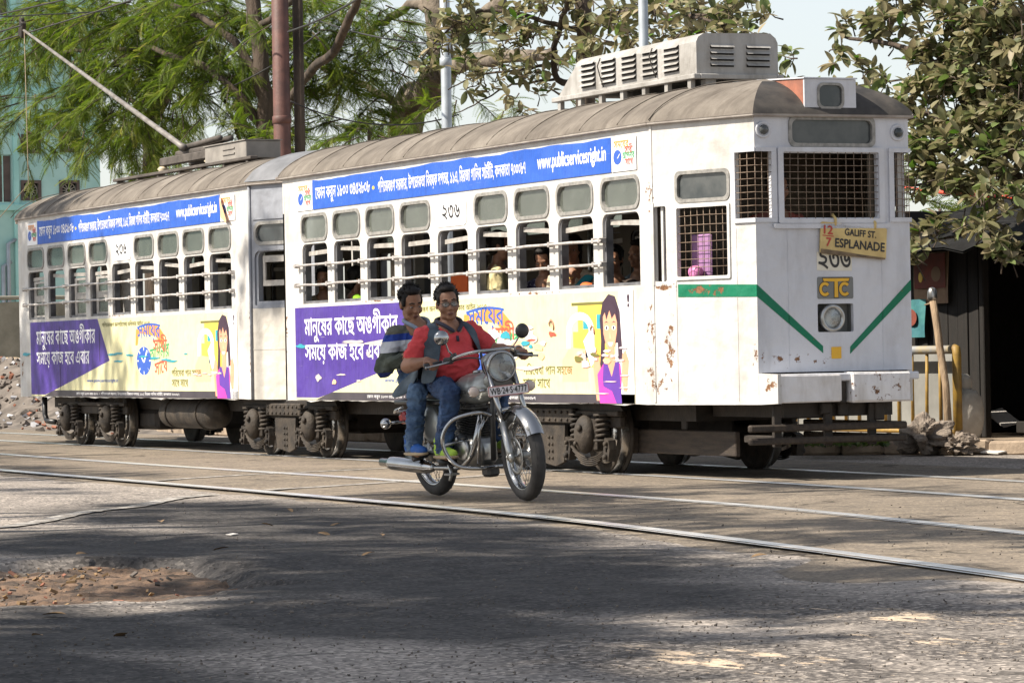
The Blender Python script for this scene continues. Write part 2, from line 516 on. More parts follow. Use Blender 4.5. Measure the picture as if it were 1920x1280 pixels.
MT['silver'] = pm('silver_tank_paint', (.30, .31, .30), (.26, .27, .26), 3, .36, .5, coat=.3)
MT['blackmetal'] = pm('black_painted_metal', (.02, .02, .021), (.035, .034, .033), 9, .38)
MT['tyre'] = pm('black_tyre_rubber', (.028, .027, .027), (.05, .047, .045), 12, .78, bmp=.3, bscale=60, bdist=.004)
MT['seat'] = pm('black_seat_vinyl', (.022, .021, .021), (.035, .034, .034), 14, .5)
MT['finmetal'] = pm('dark_engine_fins', (.085, .083, .08), (.05, .048, .046), 14, .5, .6)
MT['redlens'] = pm('red_tail_lens', (.35, .012, .012), (.28, .01, .01), 4, .15)
MT['amberlens'] = pm('pale_indicator_lens', (.62, .52, .46), (.52, .42, .36), 9, .12)
MT['plate'] = flat('white_number_plate', (.74, .70, .70), .4); MT['plateborder'] = flat('red_plate_border', (.45, .18, .16), .5)
def skin(name, c): return pm(name, c, tuple(x*.78 for x in c), 13, .52, spec=.4)
MT['skin1'] = skin('brown_skin', (.27, .135, .082)); MT['skin2'] = skin('warm_brown_skin', (.30, .150, .085))
MT['skin3'] = skin('mid_brown_skin', (.28, .140, .082))
MT['hair'] = pm('black_hair', (.007, .006, .0055), (.014, .011, .010), 40, .6, bmp=.4, bscale=90, spec=.2)
MT['red'] = pm('coral_red_polo_cotton', (.60, .060, .065), (.52, .048, .055), 5, .85, bmp=.7, bscale=7, bdist=.05)
MT['denim'] = pm('blue_denim', (.040, .085, .185), (.018, .038, .095), 6, .85, bmp=.9, bscale=9, bdist=.06, stretch=(1, 1, 1.6))
MT['denimpale'] = pm('faded_blue_denim', (.10, .17, .28), (.03, .065, .14), 6.0, .85, bmp=.9, bscale=9, bdist=.06, stretch=(1, 1, 1.6))
MT['vest'] = pm('dark_blue_denim_vest', (.075, .105, .135), (.030, .044, .060), 7, .8, bmp=.4, bscale=14, bdist=.02)
MT['shoeblue'] = pm('bright_blue_shoe_fabric', (.015, .10, .38), (.01, .07, .28), 14, .7, bmp=.3)
MT['shoelime'] = pm('lime_shoe_fabric', (.36, .55, .06), (.28, .45, .05), 14, .7, bmp=.3)
MT['sole'] = pm('tan_rubber_sole', (.42, .33, .22), (.30, .22, .14), 10, .8)
MT['eyewhite'] = flat('eye_white', (.34, .30, .28), .3); MT['iris'] = flat('dark_iris', (.015, .01, .008), .15)
MT['lip'] = flat('brown_lips', (.13, .045, .035), .45)
MT['spectacle'] = glass('spectacle_lens', (.55, .58, .55), .03, .75)
def stripes(name):
    m, nt, b = newmat(name)
    z = sep(nt, coords(nt))[2]
    c = ramp(nt, mth(nt, 'DIVIDE', mth(nt, 'SUBTRACT', z, .80), .5), [(0.0, (.018, .022, .025)), (.13, (.022, .026, .03)), (.20, (.012, .028, .16)), (.28, (.05, .06, .05)),
             (.36, (.052, .062, .048)), (.56, (.50, .51, .53)), (.72, (.014, .045, .27)), (.80, (.014, .045, .27)), (.82, (.11, .11, .085))], 'CONSTANT')
    nt.links.new(c, b.inputs['Base Color']); b.inputs['Roughness'].default_value = .85
    bump(nt, b, noise(nt, coords(nt), 7, 4), .7, .05)
    return m
MT['stripes'] = stripes('striped_polo_cotton'); MT['collar'] = flat('pale_blue_collar', (.25, .30, .38), .85)
MT['collardark'] = flat('dark_navy_collar', (.03, .03, .05), .85)
# ground, stone, timber, buildings
MT['steelrail'] = pm('polished_rail_head', (.90, .90, .90), (.74, .73, .71), 3, .34, .8)
MT['groove'] = pm('rail_groove_grit', (.05, .045, .04), (.16, .13, .10), 16, .95, bmp=.6)
MT['turq'] = pm('turquoise_wall_paint', (.42, .66, .63), (.33, .56, .53), 1.2, .8, bmp=.15, bscale=12)
MT['turqpale'] = pm('pale_turquoise_trim', (.38, .70, .67), (.30, .58, .55), 2, .8)
MT['shutter'] = pm('brown_window_shutter', (.12, .09, .08), (.08, .06, .055), 5, .8)
MT['grille'] = pm('weathered_vent_grille', (.45, .44, .38), (.3, .3, .26), 6, .8)
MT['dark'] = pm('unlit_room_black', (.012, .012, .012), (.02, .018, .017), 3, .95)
MT['oldwall'] = pm('stained_grey_plaster', (.30, .29, .245), (.16, .155, .125), 1.6, .9, bmp=.4, bscale=14)
MT['rustpole'] = pm('maroon_painted_steel_pole', (.135, .058, .045), (.075, .034, .028), 4, .6, .0, .2, 30)
MT['greypole'] = pm('galvanised_steel_pole', (.42, .46, .50), (.32, .35, .38), 4, .45, .35)
MT['bark'] = pm('rough_brown_bark', (.085, .062, .045), (.032, .024, .018), 5, .95, bmp=1.0, bscale=14, stretch=(1, 1, .3), bdist=.04)
MT['barkpale'] = pm('pale_grey_bark', (.20, .165, .128), (.075, .060, .047), 3.5, .95, bmp=.9, bscale=10, bdist=.04)
MT['twig'] = pm('thin_twig_bark', (.10, .075, .055), (.06, .045, .035), 9, .9)
MT['feather'] = leafmat('feathery_green_leaflets', [(0, (.030, .055, .012)), (.4, (.082, .128, .022)), (.75, (.155, .20, .040)), (1, (.26, .26, .075))], .45)
MT['dustleaf'] = leafmat('dusty_broad_leaves', [(0, (.042, .060, .022)), (.35, (.115, .128, .058)), (.7, (.24, .215, .125)), (.92, (.36, .305, .205)), (1, (.085, .165, .03))], .3, .5)
MT['shadeleaf'] = leafmat('street_tree_leaves', [(0, (.03, .06, .015)), (1, (.09, .13, .03))], .25)
MT['weed'] = leafmat('low_weeds', [(0, (.03, .06, .012)), (1, (.12, .16, .04))], .3)
MT['stone'] = pm('weathered_kerb_stone', (.34, .265, .195), (.20, .155, .115), 5, .95, bmp=.7, bscale=16, bdist=.02)
MT['clod'] = pm('dried_grey_mud', (.27, .225, .185), (.13, .105, .085), 9, 1.0, bmp=1.0, bscale=22, bdist=.03)
MT['pavement'] = pm('dusty_pavement', (.32, .25, .18), (.21, .165, .12), 2.2, .95, bmp=.5, bscale=18, bdist=.02)
MT['railyellow'] = pm('chipped_yellow_railing_paint', (.36, .22, .035), (.20, .125, .04), 9, .6)
MT['railgrey'] = pm('worn_grey_railing_paint', (.25, .26, .27), (.36, .28, .14), 7, .6)
MT['panel'] = pm('grey_sheet_panel', (.25, .25, .235), (.16, .16, .148), 2, .7)
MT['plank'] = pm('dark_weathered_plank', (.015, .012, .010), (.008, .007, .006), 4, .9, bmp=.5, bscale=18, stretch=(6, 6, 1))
MT['postwood'] = pm('dry_pale_pole_wood', (.38, .275, .175), (.20, .14, .09), 5, .9, bmp=.6, bscale=20, stretch=(4, 4, .6))
MT['sack'] = pm('white_woven_sack', (.50, .47, .42), (.36, .33, .29), 6, .85, bmp=.6, bscale=9, bdist=.03)
MT['sandbag'] = pm('pale_sandbag_cloth', (.52, .40, .28), (.40, .30, .2), 7, .9, bmp=.5, bscale=14, bdist=.03)
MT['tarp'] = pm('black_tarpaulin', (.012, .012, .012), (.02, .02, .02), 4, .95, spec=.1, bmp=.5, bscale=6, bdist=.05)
MT['posterred'] = pm('faded_red_poster', (.22, .045, .025), (.12, .04, .03), 4, .7)
MT['posterpale'] = pm('faded_poster_paper', (.30, .20, .12), (.22, .14, .09), 5, .8)
MT['posterteal'] = pm('faded_teal_poster', (.03, .12, .17), (.05, .20, .18), 3, .7)
MT['rubble'] = pm('mixed_rubble', (.17, .145, .125), (.07, .06, .052), 3, .95, bmp=.6, bscale=12)
MT['rubblewhite'] = pm('pale_plastic_litter', (.40, .40, .42), (.25, .25, .27), 7, .6)
MT['rubblebrick'] = pm('broken_brick', (.30, .12, .07), (.2, .09, .06), 6, .9)
MT['dryleaf'] = pm('dry_brown_leaf', (.28, .18, .09), (.16, .10, .05), 20, .8)
MT['paper'] = pm('scrap_of_paper', (.66, .63, .60), (.5, .47, .44), 9, .8)
MT['wire'] = pm('black_overhead_wire', (.02, .02, .022), (.03, .03, .03), 3, .6)
MT['rope'] = pm('tan_rope', (.30, .24, .16), (.22, .17, .11), 30, .9)
MT['yellowcloth'] = pm('pale_yellow_shirt', (.62, .54, .30), (.52, .44, .23), 6, .85, bmp=.5, bscale=10, bdist=.02)
MT['limecloth'] = pm('lime_green_cloth', (.26, .50, .02), (.2, .42, .015), 6, .85, bmp=.5, bscale=10, bdist=.02)
MT['beigecloth'] = pm('beige_cloth', (.50, .42, .30), (.4, .33, .23), 6, .85, bmp=.5, bscale=10, bdist=.02)
MT['tealcloth'] = pm('teal_sari_cloth', (.01, .25, .30), (.008, .18, .22), 6, .8, bmp=.5, bscale=10, bdist=.02)
MT['checkcloth'] = pm('dark_checked_cloth', (.035, .03, .07), (.30, .28, .34), 26, .85, lo=.55, hi=.6)
MT['darkcloth'] = pm('dark_brown_cloth', (.06, .04, .03), (.03, .02, .018), 6, .85)
MT['orange'] = pm('orange_cloth', (.75, .14, .02), (.62, .10, .02), 6, .8)
MT['mauve'] = pm('mauve_plastic', (.36, .19, .37), (.28, .15, .30), 5, .45)
MT['pink'] = pm('pink_plastic', (.65, .22, .45), (.55, .18, .38), 5, .45)

# road surfaces
def asphalt(name, c1, c2, sand, worn=None, dark=None, fine=70, sf=1.0):
    m, nt, b = newmat(name)
    co = coords(nt)
    big = noise(nt, co, .55, 6, .6); mid = noise(nt, co, 4.0, 6, .65); fi = noise(nt, co, fine, 3, .6)
    c = ramp(nt, big, [(.32, c1), (.68, c2)])
    c = mixc(nt, ramp(nt, mid, [(.42, 0.), (.75, .55)]), c, sand)
    vo = nt.nodes.new('ShaderNodeTexVoronoi'); vo.inputs['Scale'].default_value = 55; nt.links.new(co, vo.inputs['Vector'])
    sp = sep(nt, vo.outputs['Color'])[0]
    c = mixc(nt, ramp(nt, noise(nt, co, 1.3, 5, .6), [(.55, 0.), (.72, .55)]), c, tuple(x*.55 for x in c1))
    c = mixc(nt, ramp(nt, sp, [(.0, .70*sf), (.40, 0.)]), c, (.05, .045, .042))
    c = mixc(nt, ramp(nt, sp, [(.70, 0.), (1., .6*sf)]), c, tuple(min(1, x*1.5+.03) for x in sand))
    if dark:                              # newer, blacker asphalt, ragged edged; tree shade is darkened into its colour too
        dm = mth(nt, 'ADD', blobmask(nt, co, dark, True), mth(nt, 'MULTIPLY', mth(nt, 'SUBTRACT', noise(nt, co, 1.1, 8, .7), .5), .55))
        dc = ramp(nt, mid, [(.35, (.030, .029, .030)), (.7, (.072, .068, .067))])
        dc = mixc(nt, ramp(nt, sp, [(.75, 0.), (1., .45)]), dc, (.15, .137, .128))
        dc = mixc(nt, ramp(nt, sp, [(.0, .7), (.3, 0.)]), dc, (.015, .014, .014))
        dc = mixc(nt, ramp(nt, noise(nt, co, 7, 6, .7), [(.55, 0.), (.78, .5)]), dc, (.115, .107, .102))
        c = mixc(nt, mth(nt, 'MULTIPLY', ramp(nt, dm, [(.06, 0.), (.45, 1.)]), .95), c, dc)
    # cracks
    vc = nt.nodes.new('ShaderNodeTexVoronoi'); vc.feature = 'DISTANCE_TO_EDGE'; vc.inputs['Scale'].default_value = .42
    wv = nt.nodes.new('ShaderNodeVectorMath'); wv.operation = 'ADD'
    nn = nt.nodes.new('ShaderNodeTexNoise'); nn.inputs['Scale'].default_value = 1.6; nn.inputs['Detail'].default_value = 6
    nt.links.new(co, nn.inputs['Vector']); nt.links.new(co, wv.inputs[0]); nt.links.new(nn.outputs['Color'], wv.inputs[1])
    nt.links.new(wv.outputs[0], vc.inputs['Vector'])
    ck = ramp(nt, vc.outputs['Distance'], [(.003, 1.), (.010, 0.)])
    ck = mth(nt, 'MULTIPLY', ck, ramp(nt, noise(nt, co, .8, 3), [(.48, 0.), (.56, .8)]))
    c = mixc(nt, ck, c, tuple(x*.3 for x in c1))
    if worn:
        wm = blobmask(nt, co, worn, True)
        st2 = nt.nodes.new('ShaderNodeMapping'); st2.inputs['Scale'].default_value = (3.4, 7.5, 5); st2.inputs['Rotation'].default_value = (0, 0, -.35); nt.links.new(co, st2.inputs[0]); wv2 = st2.outputs[0]
        # broken surface: sandy base shows between the stones
        br = mth(nt, 'ADD', noise(nt, wv2, 1.0, 9, .74), mth(nt, 'MULTIPLY', wm, .25))
        bm = ramp(nt, br, [(.73, 0.), (.765, 1.)])
        c = mixc(nt, bm, c, ramp(nt, noise(nt, co, 25, 4), [(.3, (.40, .31, .225)), (.7, (.55, .45, .345))]))
        ring = mth(nt, 'MULTIPLY', ramp(nt, wm, [(.05, 0.), (.5, .8)]), ramp(nt, noise(nt, co, 30, 4, .7), [(.45, 1.), (.6, 0.)]))
        c = mixc(nt, mth(nt, 'MULTIPLY', ring, mth(nt, 'SUBTRACT', 1.0, bm)), c, (.035, .032, .032))
    nt.links.new(c, b.inputs['Base Color'])
    b.inputs['Roughness'].default_value = .85; b.inputs['Specular IOR Level'].default_value = .12
    h = mth(nt, 'ADD', mth(nt, 'MULTIPLY', vo.outputs['Distance'], .8), mth(nt, 'MULTIPLY', mid, 1.6))
    h = mth(nt, 'ADD', h, mth(nt, 'MULTIPLY', fi, .4))
    h = mth(nt, 'SUBTRACT', h, ck)
    if worn: h = mth(nt, 'SUBTRACT', h, mth(nt, 'MULTIPLY', bm, 1.2))
    bump(nt, b, h, .5, .006)
    return m
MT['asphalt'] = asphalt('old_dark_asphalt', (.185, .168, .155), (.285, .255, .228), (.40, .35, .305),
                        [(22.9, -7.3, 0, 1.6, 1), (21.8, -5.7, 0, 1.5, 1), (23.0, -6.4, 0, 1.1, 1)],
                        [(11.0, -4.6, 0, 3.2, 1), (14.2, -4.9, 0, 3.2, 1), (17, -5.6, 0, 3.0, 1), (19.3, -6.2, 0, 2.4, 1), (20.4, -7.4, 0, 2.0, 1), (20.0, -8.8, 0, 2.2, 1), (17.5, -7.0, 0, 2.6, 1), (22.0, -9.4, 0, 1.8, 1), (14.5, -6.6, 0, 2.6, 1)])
MT['trackbed'] = asphalt('pale_worn_track_paving', (.125, .108, .090), (.20, .168, .136), (.31, .255, .19), fine=50, sf=.55)
MT['dirt'] = pm('brown_pothole_dirt', (.19, .122, .080), (.045, .033, .025), 7, 1.0, bmp=1.0, bscale=16, bdist=.03)
def wornpaint():
    m, nt, b = newmat('worn_white_road_paint')
    co = coords(nt)
    f = noise(nt, co, 9, 8, .72)
    c = mixc(nt, ramp(nt, f, [(.36, 0.), (.56, 1.)]), (.50, .475, .44), (.155, .138, .122))
    nt.links.new(c, b.inputs['Base Color']); b.inputs['Roughness'].default_value = .8
    bump(nt, b, noise(nt, co, 40, 3), .4, .008)
    return m
MT['roadpaint'] = wornpaint()
# ================================================================== the ground, rails and road paint
rng = random.Random(7)
nrs = np.random.RandomState(5)
def lines(spans):
    out = []
    for (a, b, n) in spans: out += list(np.linspace(a, b, n, endpoint=False))
    return out+[spans[-1][1]]
def pothole(x, y):
    # an irregular hollow beside the road where the asphalt has broken away
    cx, cy, ux, uy = 17.25, -7.95, .91, -.42
    a = (x-cx)*ux+(y-cy)*uy; b = -(x-cx)*uy+(y-cy)*ux
    w = 1.15+.10*np.sin(a*2.3)+.07*np.sin(a*5.1+1)
    d = np.sqrt((a/1.55)**2+(b/w)**2)+.05*np.sin(7*a+3*b)+.03*np.sin(13*a-9*b)
    return d
def undul(x, y):
    return .012*np.sin(x*.7+y*.4)+.010*np.sin(x*1.9-y*1.3)+.004*np.sin(x*4.1+y*5.3)
gx = lines([(-400, -60, 8), (-60, 6, 40), (6, 25, 240), (25, 60, 16), (60, 400, 6)])
gy = lines([(-400, -40, 6), (-40, -11, 30), (-11, -3.2, 140), (-3.2, 6, 20), (6, 60, 12), (60, 400, 6)])
GX, GY = np.meshgrid(np.array(gx), np.array(gy), indexing='ij')
d = pothole(GX, GY)
edge = np.clip((-3.75-GY)/.8, 0, 1)*np.clip((GX+30)/10, 0, 1)*np.clip((60-GX)/10, 0, 1)
GZ = undul(GX, GY)*edge-.012*(1-edge)
GZ = GZ-np.clip((1.06-d)/.10, 0, 1)*.075
nx, ny = GX.shape
V = np.stack([GX, GY, GZ], -1).reshape(-1, 3)
ii, jj = np.meshgrid(np.arange(nx-1), np.arange(ny-1), indexing='ij')
a = (ii*ny+jj).ravel()
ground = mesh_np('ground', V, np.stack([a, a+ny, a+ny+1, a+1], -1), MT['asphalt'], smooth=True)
tag(ground, kind='structure')
# dirt lying in the hollow
xs, ys = np.meshgrid(np.linspace(13.4, 19.4, 150), np.linspace(-10.0, -6.4, 90), indexing='ij')
dz = -.052+.014*np.sin(xs*7)*np.sin(ys*9)+nrs.normal(0, .006, xs.shape)+undul(xs, ys)
dd = pothole(xs, ys); dz = dz-np.clip((dd-.93)/.1, 0, 1)*.16
V = np.stack([xs, ys, dz], -1).reshape(-1, 3); n2 = xs.shape[1]
ii, jj = np.meshgrid(np.arange(xs.shape[0]-1), np.arange(n2-1), indexing='ij'); a = (ii*n2+jj).ravel()
dirt = mesh_np('dirt_bed', V, np.stack([a, a+n2, a+n2+1, a+1], -1), MT['dirt'], smooth=True)
tag(dirt, kind='structure')

def interp(pts, n):
    P = np.array(pts, float); s = np.concatenate([[0], np.cumsum(np.hypot(*np.diff(P, axis=0).T))])
    t = np.linspace(0, s[-1], n)
    # smooth cubic through the points
    out = []
    for k in range(2):
        m = np.gradient(P[:, k], s)
        i = np.clip(np.searchsorted(s, t)-1, 0, len(s)-2); h = s[i+1]-s[i]; u = (t-s[i])/h
        out.append((2*u**3-3*u**2+1)*P[i, k]+(u**3-2*u**2+u)*h*m[i]+(-2*u**3+3*u**2)*P[i+1, k]+(u**3-u**2)*h*m[i+1])
    return np.stack(out, -1)
def ribbon(pts, w0, w1, z, mb, mi=0, jit=0.0, z1=None):
    P = interp(pts, 90); T = np.gradient(P, axis=0); T /= np.hypot(*T.T)[:, None]
    Nn = np.stack([-T[:, 1], T[:, 0]], -1)
    j = nrs.normal(0, jit, (len(P), 2)) if jit else np.zeros((len(P), 2))
    a = P+Nn*(w0+j[:, :1]); b = P+Nn*(w1+j[:, 1:]); k = len(P)
    vs = [(p[0], p[1], z) for p in a]+[(p[0], p[1], z if z1 is None else z1) for p in b]
    mb.add(vs, [(i, i+1, k+i+1, k+i) for i in range(k-1)], mi)
near1 = [(-60, -1.9), (-14, -3.05), (.7, -3.24), (8.7, -3.27), (12.8, -3.36), (17.1, -3.80), (20.1, -4.22), (25, -5.15), (40, -9)]
near2 = [(-60, -.3), (-14, -1.35), (-.3, -1.66), (9.2, -1.62), (13.3, -1.74), (17.05, -2.22), (20.5, -2.72), (26, -3.8), (40, -7.3)]
far1 = [(-60, .33), (0, .33), (7, .33), (9.6, .29), (13.6, .02), (18, -.55), (25, -1.9), (40, -5.5)]
far2 = [(-60, 1.77), (0, 1.77), (7, 1.77), (9.8, 1.72), (13.9, 1.45), (18.4, .87), (25.4, -.5), (40, -4.1)]
mb = MB()
ed = [(-60, -2.6), (-14, -3.6), (.7, -3.75), (8, -3.62), (14.3, -3.86), (17.5, -4.45), (20, -5.05), (25, -6.1), (40, -10)]
P1 = interp(ed, 400); P1[:, 1] += .035*np.sin(P1[:, 0]*3.1)+.03*np.sin(P1[:, 0]*7.7+1)+nrs.normal(0, .012, 400)
P2 = interp([(-60, 2.9), (0, 2.95), (8, 3.1), (14, 3.2), (18, 3.1), (25, 2.6), (40, 1)], 400)
vs = []; fs = []
for i in range(400):
    for k in range(9):
        q = P1[i]*(1-k/8)+P2[i]*k/8
        vs.append((q[0], q[1], .006 if k else -.016))
for i in range(399):
    for k in range(8): fs.append((i*9+k, i*9+9+k, i*9+10+k, i*9+k+1))
mb.add(vs, fs)
tb = mb.build('road', MT['trackbed']); tag(tb, kind='structure')
for nm, pts in (('near', near1), ('near', near2), ('far', far1), ('far', far2)):
    mb = MB(); ribbon(pts, -.036, .046, .0115, mb); ribbon(pts, -.036, -.040, .0115, mb, z1=.003); ribbon(pts, .046, .050, .0115, mb, z1=.003)
    r = mb.build('tram_rail', MT['steelrail'], recalc=False); tag(r, kind='structure')
    mb = MB(); ribbon(pts, -.085, -.040, .0090, mb, 0, .004)
    g = mb.build('groove', MT['groove'], r, recalc=False)
    mb = MB(); ribbon(pts, -.110, -.085, .0105, mb, 0, .002)
    g = mb.build('check_rail', MT['steelrail'], r, recalc=False)
def stripe(pts, w, z=.0105):
    mb = MB(); ribbon(pts, -w/2, w/2, z, mb, 0, .008)
    return tag(mb.build('road_line', MT['roadpaint'], recalc=False), kind='structure')
# white lines crossing the tracks
stripe([(4.95, -3.12), (4.4, -2.2), (3.95, -.9), (3.4, .9)], .14)
stripe([(7.75, -3.16), (7.35, -2.3), (6.9, -1.5), (5.6, .6)], .16)
# its worn part on the dark asphalt follows the uneven ground
L0 = interp([(12.1, -6.7), (10.0, -5.2), (8.2, -3.95), (7.9, -3.66)], 60)
T = np.gradient(L0, axis=0); T /= np.hypot(*T.T)[:, None]; Nn = np.stack([-T[:, 1], T[:, 0]], -1)
vs = []; fs = []
for i in range(60):
    for k in range(4):
        q = L0[i]+Nn[i]*((k/3-.5)*.17+nrs.normal(0, .006))
        vs.append((q[0], q[1], float(undul(q[0], q[1])*np.clip((-3.75-q[1])/.8, 0, 1)-.012*(1-np.clip((-3.75-q[1])/.8, 0, 1)))+.008))
for i in range(59):
    for k in range(3): fs.append((i*4+k, i*4+4+k, i*4+5+k, i*4+k+1))
tag(MB().add(vs, fs).build('road_line', MT['roadpaint'], recalc=False), kind='structure')

def gz(x, y):
    e = float(np.clip((-3.75-y)/.8, 0, 1))
    return float(undul(x, y))*e+.007*(1-e)
# ------- pavement beyond the tracks with its kerb stones
kerb = interp([(-60, 3.3), (-20, 3.35), (-4, 3.4), (1.5, 3.45), (3.4, 3.95), (4.4, 4.75), (5.5, 5.5), (8, 7.2), (14, 10.5)], 300)
mb = MB(); vs = []; fs = []
for i in range(300):
    q = kerb[i]; t = kerb[min(i+1, 299)]-kerb[max(i-1, 0)]; t /= np.hypot(*t); n = np.array([-t[1], t[0]])
    for k, o in enumerate((.12, .8, 2.5, 30)):
        p = q+n*o; vs.append((p[0], p[1], .10+.02*sin(p[0]*3+p[1]*2)*(k == 1)))
for i in range(299):
    for k in range(3): fs.append((i*4+k, i*4+4+k, i*4+5+k, i*4+k+1))
mb.add(vs, fs)
pav = tag(mb.build('pavement', MT['pavement'], recalc=False), kind='structure')
kp = interp([(-18, 3.36), (-4, 3.4), (1.5, 3.45), (3.4, 3.95), (4.4, 4.75), (5.5, 5.5), (8, 7.2)], 900)
ks = np.concatenate([[0], np.cumsum(np.hypot(*np.diff(kp, axis=0).T))])
s = 0
while s < ks[-1]-.7:
    ln = rng.uniform(.38, .62); i = int(np.searchsorted(ks, s)); j = min(int(np.searchsorted(ks, s+ln-.02)), 899)
    a, b = kp[i], kp[j]; m = (a+b)/2; an = atan2(b[1]-a[1], b[0]-a[0]); n = np.array([-sin(an), cos(an)])
    mb = MB(); mb.box((m[0]+n[0]*.06, m[1]+n[1]*.06, .055+rng.uniform(-.008, .012)), (np.hypot(*(b-a)), .16, .15), (rng.uniform(-.04, .04), rng.uniform(-.03, .03), an+rng.uniform(-.03, .03)), 0, .025)
    for q in range(len(mb.v)):
        mb.v[q] = tuple(c+rng.uniform(-.008, .008) for c in mb.v[q])
    mb.build('kerb_stone', MT['stone'], pav)
    s += ln
# ================================================================== behind the tram, left: building, wall, rubble
XB = -42.0
def yz(px, py): p = atX(px, py, XB); return p[1], p[2]
bl = empty('apartment_building', (XB, 6, 0), 'turquoise plastered building with round vent grilles beyond the trees', 'building')
y1 = yz(188, 340)[0]; y0 = -14.0
mapb = lambda u, v, d: (XB-d, u, v)
holes = []; vents = []
for (px, py, s) in ((130, 267, 16), (58, 357, 16), (130, 357, 16), (58, 270, 15)):
    a = yz(px-s, py+s); b = yz(px+s, py-s); vents.append((a[0], b[0], a[1], b[1]))
wa = yz(-8, 380); wb = yz(22, 290); wc = yz(-8, 30); wd = yz(14, -60)
wins = [(wa[0], wb[0], wa[1], wb[1]), (wa[0], wd[0], wc[1], wd[1])]
v2 = yz(130, 80); vents2 = []
mb = MB()
mb.plate([(y0, 0), (y1, 0), (y1, 13), (y0, 13)], [[(v[0], v[2]), (v[1], v[2]), (v[1], v[3]), (v[0], v[3])] for v in vents+wins], mapb, 0, .25)
mb.bx(XB-9, XB-.26, y1-.25, y1, 0, 13)
mb.bx(XB-9, XB-.26, y0, y1-.26, 12.8, 13)
mb.build('wall', MT['turq'], bl)
for k, zz in enumerate((yz(100, 180)[1], yz(20, 395)[1])):
    MB().bx(XB+.003, XB+.12, y0, y1+.1, zz, zz+.14, 0, .01).build('ledge', MT['turqpale'], bl)
MB().bx(XB+.003, XB+.06, yz(24, 300)[0], yz(34, 300)[0], 0, 12.7, 0, .01).build('pilaster', MT['turqpale'], bl)
for v in vents:
    cy, cz, w, h = (v[0]+v[1])/2, (v[2]+v[3])/2, v[1]-v[0], v[3]-v[2]
    mb = MB(); e = .035
    mb.plate([(v[0]-e, v[2]-e), (v[1]+e, v[2]-e), (v[1]+e, v[3]+e), (v[0]-e, v[3]+e)], [[(v[0]+e, v[2]+e), (v[1]-e, v[2]+e), (v[1]-e, v[3]-e), (v[0]+e, v[3]-e)]], mapb, -.03, .05)
    fr = mb.build('vent_frame', MT['shutter'], bl)
    mb = MB(); R = w/2-.03
    for r in (R*.95, R*.28):
        mb.tube([(XB-.06, cy+r*cos(t*pi/12), cz+r*sin(t*pi/12)) for t in range(24)], .014, 6, closed=True)
    for t in range(12):
        c, s_ = cos(t*pi/6), sin(t*pi/6)
        mb.tube([(XB-.06, cy+R*.28*c, cz+R*.28*s_), (XB-.06, cy+R*.95*c, cz+R*.95*s_)], .013, 5)
    mb.build('vent_grille', MT['grille'], fr)
    MB().bx(XB-.24, XB-.2, v[0], v[1], v[2], v[3]).build('vent_back', MT['dark'], fr)
for v in wins:
    mb = MB()
    for k in range(2):
        a = v[0]+(v[1]-v[0])*k/2
        mb.bx(XB-.12, XB-.06, a+.02, a+(v[1]-v[0])/2-.02, v[2]+.02, v[3]-.02, 0, .01)
    mb.build('shutter', MT['shutter'], bl)
mb = MB()      # drain pipes low on the wall
for q in (4, 14):
    p = yz(q, 520); mb.tube([(XB+.1, p[0], .0), (XB+.1, p[0], 3.0+q*.05), (XB+.02, p[0]+.2, 3.1+q*.05)], .05, 8)
mb.build('drain_pipe', MT['greypole'], bl)

mb = MB(); P = []
for i in range(30):
    y = -10+i*.66; P.append((y, 2.25+.04*sin(i*1.7)))
xw = -35.0
mb.plate([(-10, 0), (9.3, 0)]+[(p[0], p[1]) for p in reversed(P)], [], lambda u, v, d: (xw-d, u, v), 0, .25)
mb.bx(xw-.3, xw+.05, -10, 9.2, 2.32, 2.40, 0, .02)
w_ = mb.build('boundary_wall', MT['oldwall'], origin=(xw, 0, 0)); tag(w_, 'stained grey plaster boundary wall below the turquoise building', 'wall')

# rubble heap
def heap(x, y):
    return 1.05*np.exp(-(((x+27)/3.2)**2+((y-4.2)/1.5)**2))+.75*np.exp(-(((x+23)/2.4)**2+((y-4.4)/1.1)**2))+.45*np.exp(-(((x+18)/3.5)**2+((y-4.2)/.9)**2))
xs, ys = np.meshgrid(np.linspace(-34, -10, 120), np.linspace(1.5, 8, 50), indexing='ij')
hz = heap(xs, ys)+nrs.normal(0, .045, xs.shape)*np.clip(heap(xs, ys)*4, 0, 1)-.02
V = np.stack([xs, ys, hz], -1).reshape(-1, 3); n2 = 50
ii, jj = np.meshgrid(np.arange(119), np.arange(49), indexing='ij'); a = (ii*n2+jj).ravel()
heapo = mesh_np('rubble_heap', V, np.stack([a, a+n2, a+n2+1, a+1], -1), MT['rubble'])
tag(heapo, 'grey heap of broken rubble and litter beside the far track', 'rubble', kind='stuff')
mb = MB()
for k in range(1800):
    x, y = rng.uniform(-31, -13), rng.uniform(2.4, 6)
    h = float(heap(x, y))
    if h < .12 and rng.random() < .8: continue
    s = rng.uniform(.02, .075)
    b0 = len(mb.v)
    mb.box((x, y, h+s*.15), (s*rng.uniform(.8, 2), s, s*rng.uniform(.4, 1)), (rng.uniform(-.8, .8), rng.uniform(-.8, .8), rng.uniform(0, 3)), rng.choice([0, 0, 0, 1, 2, 2]))
mb.build('rubble_pieces', [MT['rubble'], MT['rubblebrick'], MT['rubblewhite']], heapo, kind='stuff')
